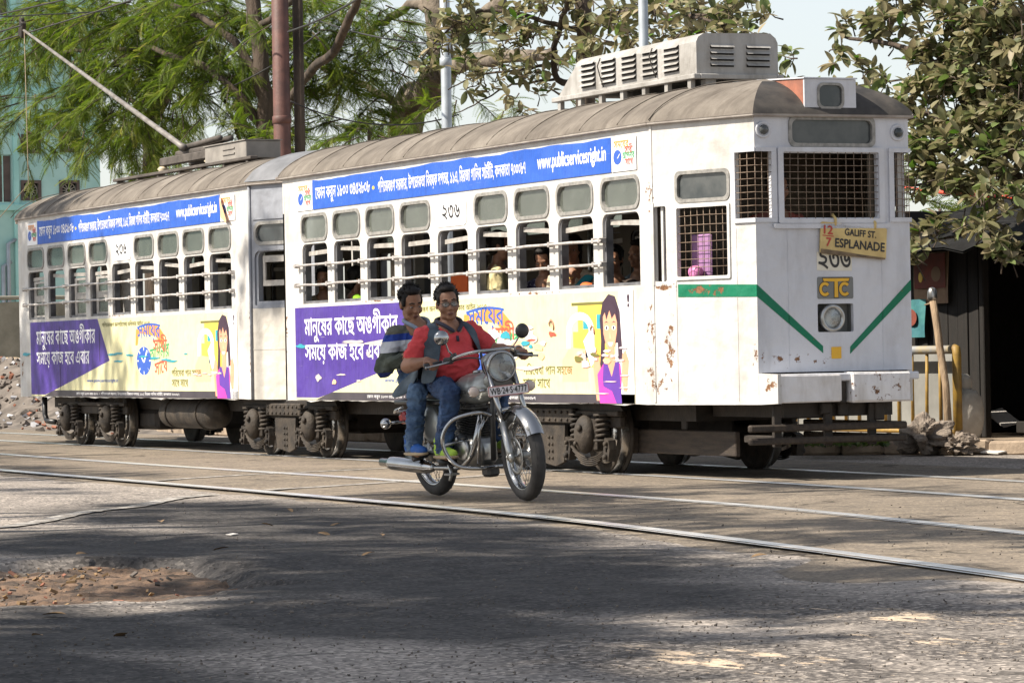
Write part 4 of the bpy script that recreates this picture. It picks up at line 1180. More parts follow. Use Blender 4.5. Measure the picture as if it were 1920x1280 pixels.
def advert(root, x0, mp, seed, torn):
    """the printed sheet along the lower side: purple slogan, yellow ground, black strip, cartoon girl"""
    base = empty  # noqa
    Z = lambda v: .615+v
    q = lambda u, v, d: mp(x0+u, Z(v), -.006-d)
    mb = MB(); mb.plate([(0, 0), (7.66, 0), (7.66, .93), (0, .93)], [], q, .0, -.004); ad = mb.build('advert_sheet', MT['yellow'], root)
    def shape(name, mat, pts, lay):
        mb = MB(); mb.plate(pts, [], q, .00035*lay, 0, 0, False); return mb.build(name, MT[mat], ad)
    def text(name, mat, s, u0, u1, v0, v1, lay=5, bold=0, warp=None):
        mb = MB(); write(mb, s, u0, u1, v0, v1, q, .00035*lay, 0, bold, warp); return mb.build(name, MT[mat], ad)
    shape('printed_strip', 'adblack', [(.55, 0), (7.66, 0), (7.66, .075), (.95, .075)], 1)
    shape('white_border', 'adwhite', [(7.28, .0), (7.66, .0), (7.66, .93), (7.40, .93)], 1)
    shape('purple_field', 'purple', [(0, .02), (.62, .02), (1.15, .10), (3.24, .43), (2.80, .93), (0, .93)], 2)
    text('lettering', 'adwhite', bn('মানুষের কাছে অঙ্গীকার'), .26, 2.70, .575, .885, 5, .012)
    text('lettering', 'adwhite', bn('সময়ে কাজ হবে এবার'), .26, 2.46, .355, .565, 5, .012)
    text('lettering', 'adolive', bn('পশ্চিমবঙ্গ জনপরিষেবা অধিকার আইন ২০১৩'), 2.98, 4.75, .825, .895, 5, .004)
    text('lettering', 'adblue', 'www.publicservicesright.in', 2.35, 3.55, .165, .215, 5, .006)
    text('lettering', 'adwhite', bn('ফোন করুন ১৮০০ ৩৪৫ ২৮০৮  •  পশ্চিমবঙ্গ সরকার, উপভোক্তা বিষয়ক দপ্তর, ১১এ, মির্জা গালিব স্ট্রীট, কলকাতা ৭০০০৮৭'), 1.9, 5.75, .012, .062, 5, .004)
    # clock logo with waving words
    arch = lambda u, v: (u, v+.05*sin((u-4.3)*2.6))
    band = [(4.25+.12*k, .79+.06*sin(.12*k*2.9)-.0*k) for k in range(9)]
    shape('logo_band', 'adorange', [(4.22, .60), (4.30, .60), (4.36, .74), (4.95, .70), (5.15, .60), (5.22, .62), (5.24, .72), (5.05, .82), (4.8, .855), (4.55, .80), (4.25, .785)], 2)
    text('lettering', 'adblue', bn('সময়ের'), 4.30, 5.12, .60, .80, 5, .01, lambda u, v: (u, v+.05*sin((u-4.2)*2.8)))
    text('lettering', 'adred', bn('সাথী'), 4.86, 5.35, .52, .72, 6, .012)
    el = lambda cx, cz, rx, rz, n=24: [(cx+rx*cos(t*2*pi/n), cz+rz*sin(t*2*pi/n)) for t in range(n)]
    shape('clock_face', 'adblue', el(4.52, .42, .26, .165), 3)
    for t in range(8):
        c, s_ = cos(t*pi/4), sin(t*pi/4)
        shape('clock_mark', 'adwhite', [(4.52+.19*c-.012*s_, .42+.12*s_-.008), (4.52+.25*c-.012*s_, .42+.158*s_-.008), (4.52+.25*c+.012*s_, .42+.158*s_+.008), (4.52+.19*c+.012*s_, .42+.12*s_+.008)], 4)
    shape('clock_hand', 'adwhite', [(4.50, .40), (4.54, .40), (4.66, .54), (4.62, .545)], 4)
    shape('clock_hand', 'adwhite', [(4.50, .40), (4.53, .41), (4.44, .47), (4.42, .46)], 5)
    text('lettering', 'adgreen', bn('আপনার'), 4.74, 5.42, .40, .56, 5, .012, lambda u, v: (u, v+.10*(u-4.74)))
    text('lettering', 'adred', bn('সাথে'), 4.90, 5.36, .245, .40, 5, .012, lambda u, v: (u, v+.12*(u-4.9)))
    text('lettering', 'adolive', bn('পরিষেবা পান সহজে'), 5.50, 6.50, .235, .34, 5, .006)
    text('lettering', 'adolive', bn('সাথে সাথে'), 5.50, 6.05, .125, .21, 5, .006)
    # house drawing with arch, then the girl
    shape('printed_house', 'adgold', [(6.52, .30), (7.25, .30), (7.25, .82), (6.62, .82), (6.62, .60), (6.52, .60)], 2)
    shape('printed_house', 'adpeach', [(6.30, .18), (6.80, .18), (6.80, .45), (6.45, .47), (6.30, .36)], 3)
    shape('printed_roof', 'adolive', [(6.50, .82), (7.25, .82), (7.25, .845), (6.50, .845)], 3)
    ring = [(6.66+.27*cos(t*pi/12), .60+.165*sin(t*pi/12)) for t in range(13)]+[(6.66+.17*cos(t*pi/12), .60+.10*sin(t*pi/12)) for t in range(12, -1, -1)]
    shape('printed_arch', 'adwhite', [(6.93, .46)]+ring[:13]+[(6.39, .46), (6.47, .46)]+ring[13:]+[(6.84, .46)], 4)
    shape('printed_paper', 'adwhite', [(6.72, .52), (6.86, .62), (6.98, .38), (6.86, .30)], 5)
    for (a, b) in ((6.98, .62), (6.72, .62), (6.76, .38)): shape('printed_window', 'adcyan', [(a, b), (a+.10, b), (a+.10, b+.12), (a, b+.12)], 3)
    G = 7.23
    shape('printed_hair', 'adhair', [(G-.20, .28), (G-.11, .30), (G-.10, .50), (G+.14, .50), (G+.15, .34), (G+.23, .36), (G+.20, .62), (G+.185, .76), (G+.10, .885), (G-.02, .905), (G-.13, .84), (G-.19, .70), (G-.17, .52)], 6)
    shape('printed_arm', 'adskin', [(G-.27, .02), (G-.20, .02), (G-.16, .22), (G-.22, .40), (G-.29, .42), (G-.33, .30)], 7)
    shape('printed_arm', 'adskin', [(G+.24, .10), (G+.30, .10), (G+.34, .35), (G+.28, .44), (G+.22, .40), (G+.20, .20)], 7)
    shape('printed_blouse', 'admagenta', [(G-.21, .0), (G+.18, .0), (G+.20, .22), (G+.18, .33), (G-.13, .33), (G-.25, .24)], 8)
    shape('printed_vest', 'advest', [(G-.14, .14), (G+.02, .10), (G+.10, .0), (G+.20, .0), (G+.16, .34), (G+.09, .34), (G+.02, .22), (G-.06, .34), (G-.13, .34), (G-.15, .2)], 9)
    shape('printed_neck', 'adskin', [(G-.055, .33), (G+.02, .22), (G+.085, .33), (G+.07, .46), (G-.04, .46)], 10)
    shape('printed_face', 'adskin', [(G-.125, .72), (G-.12, .58), (G-.07, .47), (G+.01, .43), (G+.09, .48), (G+.135, .60), (G+.14, .72), (G+.03, .80), (G-.06, .78)], 11)
    shape('printed_fringe', 'adhair', [(G-.14, .70), (G-.10, .80), (G+.03, .85), (G+.13, .78), (G+.155, .64), (G+.10, .74), (G+.04, .70), (G+.0, .77), (G-.06, .69), (G-.09, .76)], 12)
    for s_ in (-1, 1):
        shape('printed_eye', 'adwhite', el(G+.01+s_*.065, .625, .036, .018, 12), 13)
        shape('printed_pupil', 'adhair', el(G+.01+s_*.065, .625, .016, .015, 10), 14)
        shape('printed_brow', 'adhair', [(G+.01+s_*.03, .665), (G+.01+s_*.07, .682), (G+.01+s_*.11, .665), (G+.01+s_*.07, .672)], 13)
    shape('printed_nose', 'adpeach', [(G+.0, .60), (G+.025, .535), (G-.01, .535)], 13)
    shape('printed_mouth', 'adwhite', [(G-.04, .505), (G+.06, .505), (G+.03, .472), (G-.01, .472)], 13)
    shape('printed_emblem', 'adhair', [(7.56, .83), (7.59, .83), (7.60, .88), (7.575, .905), (7.55, .88)], 3)
    shape('printed_emblem', 'adhair', [(7.555, .79), (7.595, .79), (7.59, .82), (7.56, .82)], 3)
    # tears and marks
    r_ = random.Random(seed)
    def tear(cu, cv, ru, rv, mat, lay=16, n=14):
        pts = [(cu+ru*cos(t*2*pi/n)*r_.uniform(.55, 1.1), cv+rv*sin(t*2*pi/n)*r_.uniform(.5, 1.1)) for t in range(n)]
        shape('torn_patch' if mat != 'adcyan' else 'paint_smear', mat, pts, lay)
    if torn:
        tear(2.45, .555, .62, .035, 'adgrey'); tear(1.6, .57, .35, .018, 'adgrey', 17); tear(2.6, .54, .3, .022, 'adpink', 18)
        tear(.62, .22, .10, .040, 'adgrey'); tear(1.25, .25, .14, .012, 'adgrey'); tear(1.05, .18, .07, .03, 'adpeach', 17); tear(1.7, .19, .08, .016, 'adgrey'); tear(1.95, .45, .06, .03, 'adgrey', 19)
        tear(.16, .54, .16, .022, 'adcyan')
        for k in range(34):
            tear(5.35+r_.gauss(0, .30), .52+r_.gauss(0, .085), r_.uniform(.04, .15), r_.uniform(.012, .05), r_.choice(['adpink', 'adgrey', 'advest', 'adcyan', 'adpeach', 'adred', 'adwhite', 'adpink']), 16+k*.1, 9)
        tear(4.9, .60, .16, .06, 'adwhite', 21); tear(5.6, .30, .4, .02, 'adpink', 21)
        for k in range(9): tear(6.75+r_.gauss(0, .2), .36+r_.gauss(0, .03), r_.uniform(.04, .13), r_.uniform(.012, .035), r_.choice(['adgrey', 'adpeach', 'adpink', 'adolive']), 21+k*.1, 9)
        for k in range(8): tear(7.2+r_.gauss(0, .14), .40+r_.gauss(0, .02), r_.uniform(.03, .12), .015, r_.choice(['adwhite', 'adpink']), 22+k*.1, 9)
        for k in range(4): tear(7.25+r_.gauss(0, .2), .08+.05*k, .15, .006, 'adpink', 23+k*.1, 9)
    else:
        for (a, b) in ((3.35, .5), (3.6, .51), (4.0, .49), (4.5, .47), (4.9, .45), (5.3, .43), (5.55, .41)): tear(a, b, .2, .014, 'adcyan', 16+a*.1)
        tear(-.22, .53, .2, .03, 'adcyan', 17); tear(3.6, .42, .2, .012, 'adcyan', 17.5); tear(6.0, .49, .07, .012, 'adcyan', 17.6)
        for k in range(6): tear(6.3+k*.16, .26+r_.uniform(-.02, .02), .1, .014, r_.choice(['adgrey', 'adpink', 'adwhite']), 18+k*.1, 9)
        shape('sheet_joint', 'adhair', [(1.25, .05), (1.262, .05), (1.262, .86), (1.25, .86)], 15); shape('sheet_joint', 'adhair', [(2.86, .42), (2.872, .42), (2.872, .80), (2.86, .80)], 15)
    return ad

def banner(root, x0, x1, mp, seed, peel):
    r_ = random.Random(seed)
    top = [(x1-(x1-x0)*i/40, 2.815+r_.uniform(-.006, .004)-.012*max(0, sin(i*.55))) for i in range(41)]
    q = lambda u, v, d: mp(u, v, -.008-d)
    mb = MB(); mb.plate([(x0, 2.522), (x1, 2.522)]+top, [], q, 0, -.003); o = mb.build('blue_banner', MT['blue'], root)
    k = (x1-x0)/6.75
    mb = MB(); u = lambda a: x0+a*k
    write(mb, bn('ফোন করুন ১৮০০ ৩৪৫২৮০৮'), u(.08), u(1.52), 2.575, 2.745, q, .0012, 0, .012); mb.build('lettering', MT['adwhite'], o)
    mb = MB(); write(mb, bn('পশ্চিমবঙ্গ সরকার, উপভোক্তা বিষয়ক দপ্তর, ১১এ, মির্জা গালিব স্ট্রীট, কলকাতা ৭০০০৮৭'), u(1.72), u(5.08), 2.575, 2.755, q, .0012, 0, .014)
    mb.build('lettering', MT['adwhite'], o)
    mb = MB(); write(mb, 'www.publicservicesright.in', u(5.32), u(6.66), 2.585, 2.755, q, .0012, 0, .022); mb.build('lettering', MT['adwhite'], o)
    mb = MB(); mb.plate([(u(1.60)+.03*cos(t*pi/6), 2.66+.018*sin(t*pi/6)) for t in range(12)], [], q, .0012, 0, 0, False); mb.build('bullet_dot', MT['adgold'], o)
    for (a, b) in ((x0-.44, x0-.01), (x1+.01, x1+.46)):
        mb = MB(); mb.plate([(a, 2.522), (b, 2.522), (b, 2.80), (a, 2.80)], [], q, 0, -.003); c = mb.build('logo_sticker', MT['adwhite'], root)
        w = b-a
        def lg(mat, s, a0, a1, b0, b1, warp=None):
            mb = MB(); write(mb, bn(s), a+w*a0, a+w*a1, 2.522+.28*b0, 2.522+.28*b1, q, .0012, 0, .02, warp); mb.build('logo_lettering', MT[mat], c)
        lg('adorange', 'সময়ের', .10, .72, .62, .90); lg('adred', 'সাথী', .55, .88, .50, .80); lg('adgreen', 'আপনার', .45, .95, .34, .56); lg('adred', 'সাথে', .56, .88, .16, .36)
        mb = MB(); mb.plate([(a+w*(.25+.17*cos(t*pi/10)), 2.522+.28*(.42+.22*sin(t*pi/10))) for t in range(20)], [], q, .0012, 0, 0, False); mb.build('clock_print', MT['adblue'], c)
        mb = MB(); mb.plate([(a+w*.24, 2.63), (a+w*.27, 2.63), (a+w*.36, 2.665), (a+w*.34, 2.668)], [], q, .002, 0, 0, False); mb.build('clock_hand', MT['adwhite'], c)
    if peel:
        mb = MB(); vs = [mp(x1+.02, 2.81, -.02), mp(x1+.10, 2.79, -.05), mp(x1+.34, 2.53, -.06), mp(x1+.22, 2.50, -.02), mp(x1+.08, 2.56, -.03)]
        mb.add(vs, [(0, 1, 4), (1, 2, 3), (1, 3, 4)]); mb.build('peeling_strip', MT['adpeach'], o)
    return o

def number_plate(root, x0, mp):
    q = lambda u, v, d: mp(u, v, -d)
    mb = MB(); mb.plate(rrect(x0, x0+.69, 2.215, 2.480, .06, 4), [], q, .006, -.002); n = mb.build('number_board', MT['adwhite'], root)
    mb = MB(); write(mb, '২৩৬', x0+.15, x0+.55, 2.275, 2.42, q, .0075, 0, .01); mb.build('lettering', MT['black'], n)

def wirebars(root, x0, x1, first, mp):
    for z in (1.966, 1.768):
        mb = MB(); r_ = random.Random(int(z*100))
        mb.tube([mp(x0+(x1-x0)*i/24, z+r_.uniform(-.006, .006), -.045) for i in range(25)], .0125, 8); b = mb.build('window_bar', MT['bar'], root)
        for k in range(10):
            x = first+.861*k-.088
            if x > x1: x = x1-.03
            mb = MB(); mb.bx(x-.018, x+.018, -.058, .012, z-.022, z+.022, 0, .004) if True else None
            mb.build('bar_clip', MT['bar'], b)

def interior(root, Lc, xa, xb):
    MB().bx(xa, xb, .05, TW-.05, .70, .75).build('floor', MT['darkwood'], root)
    MB().bx(xa, xb, .05, TW-.05, 2.80, 2.84).build('ceiling', MT['innerwhite'], root)
    for y in (.06, TW-.42):
        mb = MB(); mb.bx(.25, Lc-.3, y, y+.36, 1.14, 1.19, 0, .01); mb.bx(.25, Lc-.3, y+.02, y+.34, .76, .80)
        for k in range(9): mb.bx(.3+k*.95, .36+k*.95, y+.04, y+.32, .80, 1.14)
        mb.build('bench', MT['darkwood'], root)
    for y in (.62, TW-.62):
        mb = MB(); mb.tube([(.3, y, 2.62), (Lc-.3, y, 2.62)], .016, 6)
        for k in range(8): mb.tube([(.5+k*1.05, y, 2.62), (.5+k*1.05, y, 2.80)], .010, 5)
        mb.build('grab_rail', MT['dullchrome'], root)
    for x in (1.9, 4.5, 6.6): MB().tube([(x, 1.3, .75), (x, 1.3, 2.8)], .018, 8).build('grab_pole', MT['dullchrome'], root)
    MB().bx(.3, Lc-.3, .09, .12, 2.20, 2.225).build('shutter_rail', MT['inner'], root)
    for (x, w) in ((2.3, .5), (5.0, .62), (3.1, .5)):
        MB().bx(x, x+w, TW-.095, TW-.08, 1.64, 1.96).build('notice_board', MT['innerwhite'], root)

def wheelset(root, x, y0=.33, y1=1.77, r=.33):
    for y, sg in ((y0, 1), (y1, -1)):
        mb = MB()
        mb.lathe([(.05, -.09), (.10, -.085), (.11, -.055), (.235, -.035), (.255, -.062), (.300, -.064), (r, -.060), (r, .028), (r+.024, .032), (r+.024, .052), (.26, .052), (.22, .030), (.05, .03)], (x, y, r+.012), (0, sg, 0), 36)
        w = mb.build('wheel', MT['dustiron'], root)
        MB().lathe([(r+.0005, -.058), (r+.0015, -.055), (r+.0015, .02), (r+.0005, .024)], (x, y, r+.012), (0, sg, 0), 36).build('tyre_tread', MT['tread'], w)
    MB().tube([(x, y0+.06, r), (x, y1-.06, r)], .06, 12).build('axle', MT['iron'], root)

def helix(c, r, h, n, wr):
    return [(c[0]+r*cos(t), c[1]+r*sin(t), c[2]+h*t/(2*pi*n)) for t in np.linspace(0, 2*pi*n, int(n*14))]
def bogie(root, xs, full=True):
    for s in (-1, 1):
        yy = lambda d: (.20-d) if s < 0 else (TW-.20+d)
        m = 1 if s > 0 else -1
        for x in xs:
            mb = MB()
            c = (x-.02, yy(.10), .345)
            mb.ell(c, (.135, .085, .165), (0, .05, 0), 20, 14); mb.bx(x-.16, x+.13, min(yy(-.02), yy(.08)), max(yy(-.02), yy(.08)), .20, .50, 0, .02)
            mb.lathe([(.03, 0), (.03, .02), (.015, .03)], (x+.03, yy(.17), .40), (0, m, 0), 8)
            mb.lathe([(.02, 0), (.02, .015)], (x-.03, yy(.185), .27), (0, m, 0), 8)
            mb.build('axle_box', MT['dustiron'], root)
            for dx in (-.25, .23):
                mb = MB(); mb.tube(helix((x+dx, yy(.06), .30), .050, .20, 4.5, .014), .015, 7)
                mb.lathe([(.075, 0), (.075, .02), (.03, .022)], (x+dx, yy(.06), .285), (0, 0, 1), 12); mb.lathe([(.03, 0), (.075, .002), (.075, .02)], (x+dx, yy(.06), .50), (0, 0, 1), 12)
                mb.build('coil_spring', MT['dustiron'], root)
            mb = MB()
            for k in range(5):
                L = .36-.05*k
                mb.tube([(x+L*t, yy(.07), .145-.016*k+.10*t*t*(L/.36)**2) for t in np.linspace(-1, 1, 13)], .018, 6, flat=.45)
            mb.build('leaf_spring', MT['dustiron'], root)
            for dx in (-.40, .36):
                mb = MB()
                mb.plate([(x+dx-.05, .12), (x+dx+.03, .12), (x+dx+.06, .22), (x+dx+.04, .30), (x+dx-.03, .32), (x+dx-.06, .22)], [[(x+dx-.015, .2), (x+dx+.015, .2), (x+dx+.015, .24), (x+dx-.015, .24)]], lambda u, v, d: (u, yy(.02+d), v), 0, .07)
                mb.lathe([(.022, 0), (.022, .03), (.01, .032)], (x+dx, yy(.09), .16), (0, m, 0), 8); mb.lathe([(.018, 0), (.018, .03), (.01, .032)], (x+dx+.015, yy(.09), .27), (0, m, 0), 8)
                mb.build('hanger_bracket', MT['dustiron'], root)
        a, b = min(xs)-.52, max(xs)+.50
        mb = MB(); mb.bx(a, b, min(yy(.0), yy(.05)), max(yy(.0), yy(.05)), .50, .545, 0, .008)
        mb.bx(a+.05, b-.05, min(yy(-.05), yy(.0)), max(yy(-.05), yy(.0)), .40, .50, 0, .01); mb.build('side_frame', MT['iron'] if s > 0 else MT['dustiron'], root)
        if full:
            xc = (xs[0]+xs[-1])/2
            mb = MB(); mb.bx(xc-.5, xc+.5, min(yy(.04), yy(.09)), max(yy(.04), yy(.09)), .435, .565, 0, .01)
            for k in range(8):
                for z in (.465, .53): mb.lathe([(.014, 0), (.012, .012), (.004, .016)], (xc-.42+.12*k, yy(.09), z), (0, m, 0), 8)
            mb.build('riveted_beam', MT['dustiron'], root)
            mb = MB(); mb.plate([(xc-.27, .10), (xc+.10, .06), (xc+.27, .10), (xc+.30, .42), (xc-.30, .42)], [], lambda u, v, d: (u, yy(.03+d), v), 0, .03)
            for z in (.13, .19, .25, .31):
                for dx in (-.02, .05): mb.lathe([(.014, 0), (.012, .012), (.004, .016)], (xc+dx, yy(.06), z), (0, m, 0), 8)
            mb.build('transom_plate', MT['dustiron'], root)
            mb = MB(); mb.plate([(a-.05, .545), (b+.05, .545), (b-.02, .60), (a+.12, .60)], [], lambda u, v, d: (u, yy(-.03+d), v), 0, .05); mb.build('bolster', MT['iron'], root)
    for x in xs: wheelset(root, x)
    mb = MB(); mb.bx(xs[0]-.1, xs[-1]+.1, .6, 1.5, .25, .50, 0, .05); mb.build('motor', MT['iron'], root)

# ------------------------------------------------------------------ front car
A = empty('tram_car', (4.2, 1.05, 0), 'white front tram car with mesh covered windscreen and a louvred housing on its roof', 'tram car', 'tram cars')
mpA = body_side(A, LA, .531, MT['paintA'], -1, True)
mpAf = body_side(A, LA, .531, MT['paintA'], 1, False, (0, 1, 2, 3, 4, 5, 6))
FX = LA+TT
outlA = [(-.03, 0), (LA, 0), (FX, TI), (FX, TW-TI), (LA, TW), (-.03, TW)]
roA = roof(A, outlA, (5,), (2,), [0.0, .98, 1.75, 2.72, 3.31, 4.40, 5.18, 6.05, 7.12, 7.78, 8.40])
# rear end wall with a doorway
mb = MB(); mb.plate([(0, ZB), (TW, ZB), (TW, ZE), (0, ZE)], [rrect(.25, .75, 1.6, 2.5, .08), rrect(.85, 1.45, .75, 2.5, .05), rrect(1.55, 1.9, 1.6, 2.5, .08)], lambda u, v, d: (d, u, v), 0, .04); mb.build('end_wall', MT['paintA'], A)
# slanting cab sides
for s in (-1, 1):
    if s < 0: mp = taper_map(LA, 0, FX, TI)
    else:
        m0 = taper_map(LA, TW, FX, TW-TI); mp = (lambda m0: lambda u, v, d: m0(u, v, -d))(m0)
    qn = [(TL, 2.065), (.945, 2.065), (.945, 2.595), (TL, 2.595)]
    outer = [(0, ZB), (TL, ZB), (TL, 2.065), (.945, 2.065), (.945, 2.595), (TL, 2.595), (TL, ZE), (0, ZE)]
    upr = rrect(.285, .865, 2.238, 2.460, .05, 5)
    mb = MB(); mb.plate(outer, [rrect(.02, .155, 1.60, 2.205, .01, 1), rrect(.28, .862, 1.622, 2.188, .012, 1), upr], mp, 0, .04); mb.build('cab_side', MT['paintA'], A)
    mb = MB(); mb.plate(inset(upr, -.016), [inset(upr, .012)], mp, -.008, .03); f = mb.build('upper_window', MT['rubber'], A)
    mb = MB(); mb.plate(inset(upr, .004), [], mp, .016, .022); mb.build('pane', MT['darkglass'], f)
    mb = MB(); mb.plate(rrect(.262, .880, 1.604, 2.206, .01, 1), [rrect(.288, .854, 1.630, 2.180, .01, 1)], mp, -.012, .03); f = mb.build('mesh_window_frame', MT['paintA'], A)
    mb = MB(); r_ = random.Random(2)
    for k in range(1, 8): mb.tube([mp(.288+.0708*k+r_.uniform(-.004, .004), 1.63, .012), mp(.288+.0708*k+r_.uniform(-.004, .004), 1.9, .016), mp(.288+.0708*k, 2.18, .012)], .0030, 5)
    for k in range(1, 8): mb.tube([mp(.288, 1.63+.069*k+r_.uniform(-.006, .006), .008), mp(.57, 1.63+.069*k+r_.uniform(-.006, .006), .008), mp(.854, 1.63+.069*k+r_.uniform(-.006, .006), .008)], .0030, 5)
    mb.build('wire_mesh', MT['mesh'], f)
    mb = MB(); mb.plate(rrect(.07, .095, 1.60, 2.205, .008, 1), [], mp, .03, .05); mb.plate(rrect(.004, .02, 1.57, 2.24, .004, 1), [], mp, -.008, .02); mb.build('door_edge', MT['paintA'], A)
    mb = MB(); mb.plate(rrect(-.012, .012, ZB+.02, ZE-.01, .004, 1), [], mp, -.006, .0); mb.build('corner_seam', MT['paintA'], A)
    mb = MB(); mb.plate(rrect(.258, .268, ZB+.03, 1.6, .002, 1), [], mp, -.004, .0); mb.plate(rrect(.94, .946, ZB+.03, 2.0, .002, 1), [], mp, -.003, .0); mb.build('panel_seam', MT['paintA'], A)
    if s < 0:
        mb = MB(); mb.plate([(.285, 1.470), (TL, 1.452), (TL, 1.548), (.285, 1.572)], [], mp, -.0035, 0); mb.build('green_band', MT['green'], A)
# front wall
mpF = lambda u, v, d: (FX-d, u, v)
Y0, Y1 = TI, TW-TI
outer = [(Y0, .855), (Y1, .855), (Y1, 2.065), (1.575, 2.065), (1.575, 2.595), (Y1, 2.595), (Y1, ZE), (Y0, ZE), (Y0, 2.595), (.492, 2.595), (.492, 2.065), (Y0, 2.065)]
dest = rrect(.672, 1.420, 2.648, 2.852, .05, 5)
mb = MB(); mb.plate(outer, [rrect(.60, 1.452, 2.07, 2.58, .01, 1), dest, rrect(.888, 1.214, 1.166, 1.39, .012, 2)], mpF, 0, .04); mb.build('front_panel', MT['frontpaint'], A)
mb = MB(); mb.plate(rrect(.545, 1.51, 2.025, 2.625, .01, 1), [rrect(.592, 1.46, 2.062, 2.588, .01, 1)], mpF, -.025, .0); fw = mb.build('windscreen_frame', MT['frontpaint'], A)
mb = MB(); r_ = random.Random(4)
for k in range(1, 12): mb.tube([mpF(.592+.0723*k+r_.uniform(-.004, .004), 2.062, .0), mpF(.592+.0723*k+r_.uniform(-.004, .004), 2.3, .004), mpF(.592+.0723*k, 2.588, 0)], .0029, 5)
for k in range(1, 10): mb.tube([mpF(.592, 2.062+.0526*k, -.004), mpF(1.0, 2.062+.0526*k+r_.uniform(-.004, .004), -.002), mpF(1.46, 2.062+.0526*k, -.004)], .0029, 5)
mb.build('wire_mesh', MT['mesh'], fw)
mb = MB(); mb.plate(rrect(.50, 1.55, 1.985, 2.022, .006, 1), [], mpF, -.03, .0); mb.build('window_ledge', MT['frontpaint'], A)
# corner windows wrapped round the cab edges
for s in (-1, 1):
    m1 = taper_map(LA, 0, FX, TI)
    if s < 0: m2 = mpF
    else:
        m0 = m1; m1 = lambda u, v, d: (m0(u, v, d)[0], TW-m0(u, v, d)[1], v)
        m2 = lambda u, v, d: (FX-d, TW-u, v)
    mb = MB()
    for (z0, z1) in ((2.035, 2.070), (2.590, 2.622)):
        mb.plate([(.93, z0), (TL+.012, z0), (TL+.012, z1), (.93, z1)], [], m1, -.016, .0)
        mb.plate([(Y0+.003, z0), (.535, z0), (.535, z1), (Y0+.003, z1)], [], m2, -.016, .0)
    mb.plate([(.93, 2.071), (.952, 2.071), (.952, 2.589), (.93, 2.589)], [], m1, -.016, .0)
    mb.plate([(.490, 2.071), (.535, 2.071), (.535, 2.589), (.490, 2.589)], [], m2, -.016, .0)
    f = mb.build('corner_window_frame', MT['frontpaint'], A)
    mb = MB()
    for u in (1.0, 1.075): mb.tube([m1(u, 2.07, 0), m1(u, 2.59, 0)], .0029, 5)
    for u in (Y0+.002, Y0+.062, Y0+.118): mb.tube([m2(u, 2.07, 0), m2(u, 2.59, 0)], .0029, 5)
    for k in range(1, 10): z = 2.062+.0526*k; mb.tube([m1(.95, z, -.004), m1(TL, z, -.004), m2(.492, z, -.004)], .0029, 5)
    mb.build('wire_mesh', MT['mesh'], f)
mb = MB(); mb.plate(inset(dest, -.02), [inset(dest, .010)], mpF, -.012, .02); f = mb.build('destination_frame', MT['rubber'], A)
mb = MB(); mb.plate(inset(dest, .003), [], mpF, .018, .026); mb.build('pane', MT['darkglass'], f)
for (y, z) in ((.424, 2.761), (1.648, 2.748)):
    mb = MB(); mb.lathe([(.068, .0), (.066, .012), (.050, .014), (.046, .004), (.040, .004), (.038, .016), (.030, .018)], (FX, y, z), (1, 0, 0), 24); l = mb.build('marker_light', MT['frontpaint'], A)
    MB().lathe([(.040, .015), (.036, .030), (.020, .040), (0, .042)], (FX, y, z), (1, 0, 0), 18).build('lens', MT['darkglass'], l)
# headlamp in its recess
mb = MB(); mb.plate(rrect(.884, 1.218, 1.162, 1.394, .01, 1), [], mpF, .10, .11)
for (a, b, c, d_) in ((.884, .888, 1.166, 1.39), (1.214, 1.218, 1.166, 1.39), (.884, 1.218, 1.162, 1.166), (.884, 1.218, 1.39, 1.394)): mb.bx(FX-.10, FX-.041, a, b, c, d_)
hr = mb.build('headlamp_recess', MT['logogrey'], A)
MB().lathe([(.085, -.095), (.105, -.04), (.112, -.01), (.108, .012), (.095, .020), (.080, .012), (.074, -.01), (.045, -.045), (0, -.055)], (FX, 1.022, 1.276), (1, 0, 0), 32).build('headlamp_ring', MT['dullchrome'], hr)
MB().lathe([(.074, .0), (.055, .014), (.03, .02), (0, .022)], (FX-.004, 1.022, 1.276), (1, 0, 0), 24).build('headlamp_glass', MT['lens'], hr)
# logo plate, number sticker, yellow square
mb = MB(); mb.plate(rrect(.888, 1.214, 1.428, 1.602, .01, 1), [], mpF, -.004, 0); lp = mb.build('logo_plate', MT['logogrey'], A)
def arcpts(cx, cz, rx, rz, a0, a1, n): return [(cx+rx*cos(a0+(a1-a0)*i/n), cz+rz*sin(a0+(a1-a0)*i/n)) for i in range(n+1)]
def logo(mat, e, d):
    mb = MB()
    for cx in (.955, 1.135):
        a0, a1 = radians(42), radians(318)
        mb.plate(arcpts(cx, 1.505, .052+e, .056+e, a0, a1, 18)+list(reversed(arcpts(cx, 1.505, .028-e, .032-e, a0, a1, 18))), [], mpF, -.0045-d, 0, 0, False)
    mb.plate([(1.040-e, 1.440-e), (1.075+e, 1.440-e), (1.072+e, 1.565), (1.170+e, 1.567-e), (1.180+e, 1.590+e), (.935-e, 1.590+e), (.945-e, 1.567-e), (1.042-e, 1.565)], [], mpF, -.0052-d, 0, 0, False)
    return mb.build('logo_letters', MT[mat], lp)
logo('black', .006, .0); logo('logoyellow', .0, .0014)
mb = MB(); mb.plate([(.888, 1.655), (1.205, 1.648), (1.205, 1.80), (.888, 1.80)], [], mpF, -.003, 0); ns = mb.build('number_sticker', MT['cream'], A)
mb = MB(); write(mb, '২৩৬', .90, 1.195, 1.662, 1.80, mpF, -.0045, 0, .018, None, -1); mb.build('lettering', MT['black'], ns)
mb = MB(); mb.plate(rrect(1.005, 1.095, .955, 1.048, .004, 1), [], mpF, -.004, 0); mb.build('yellow_square', MT['logoyellow'], A)
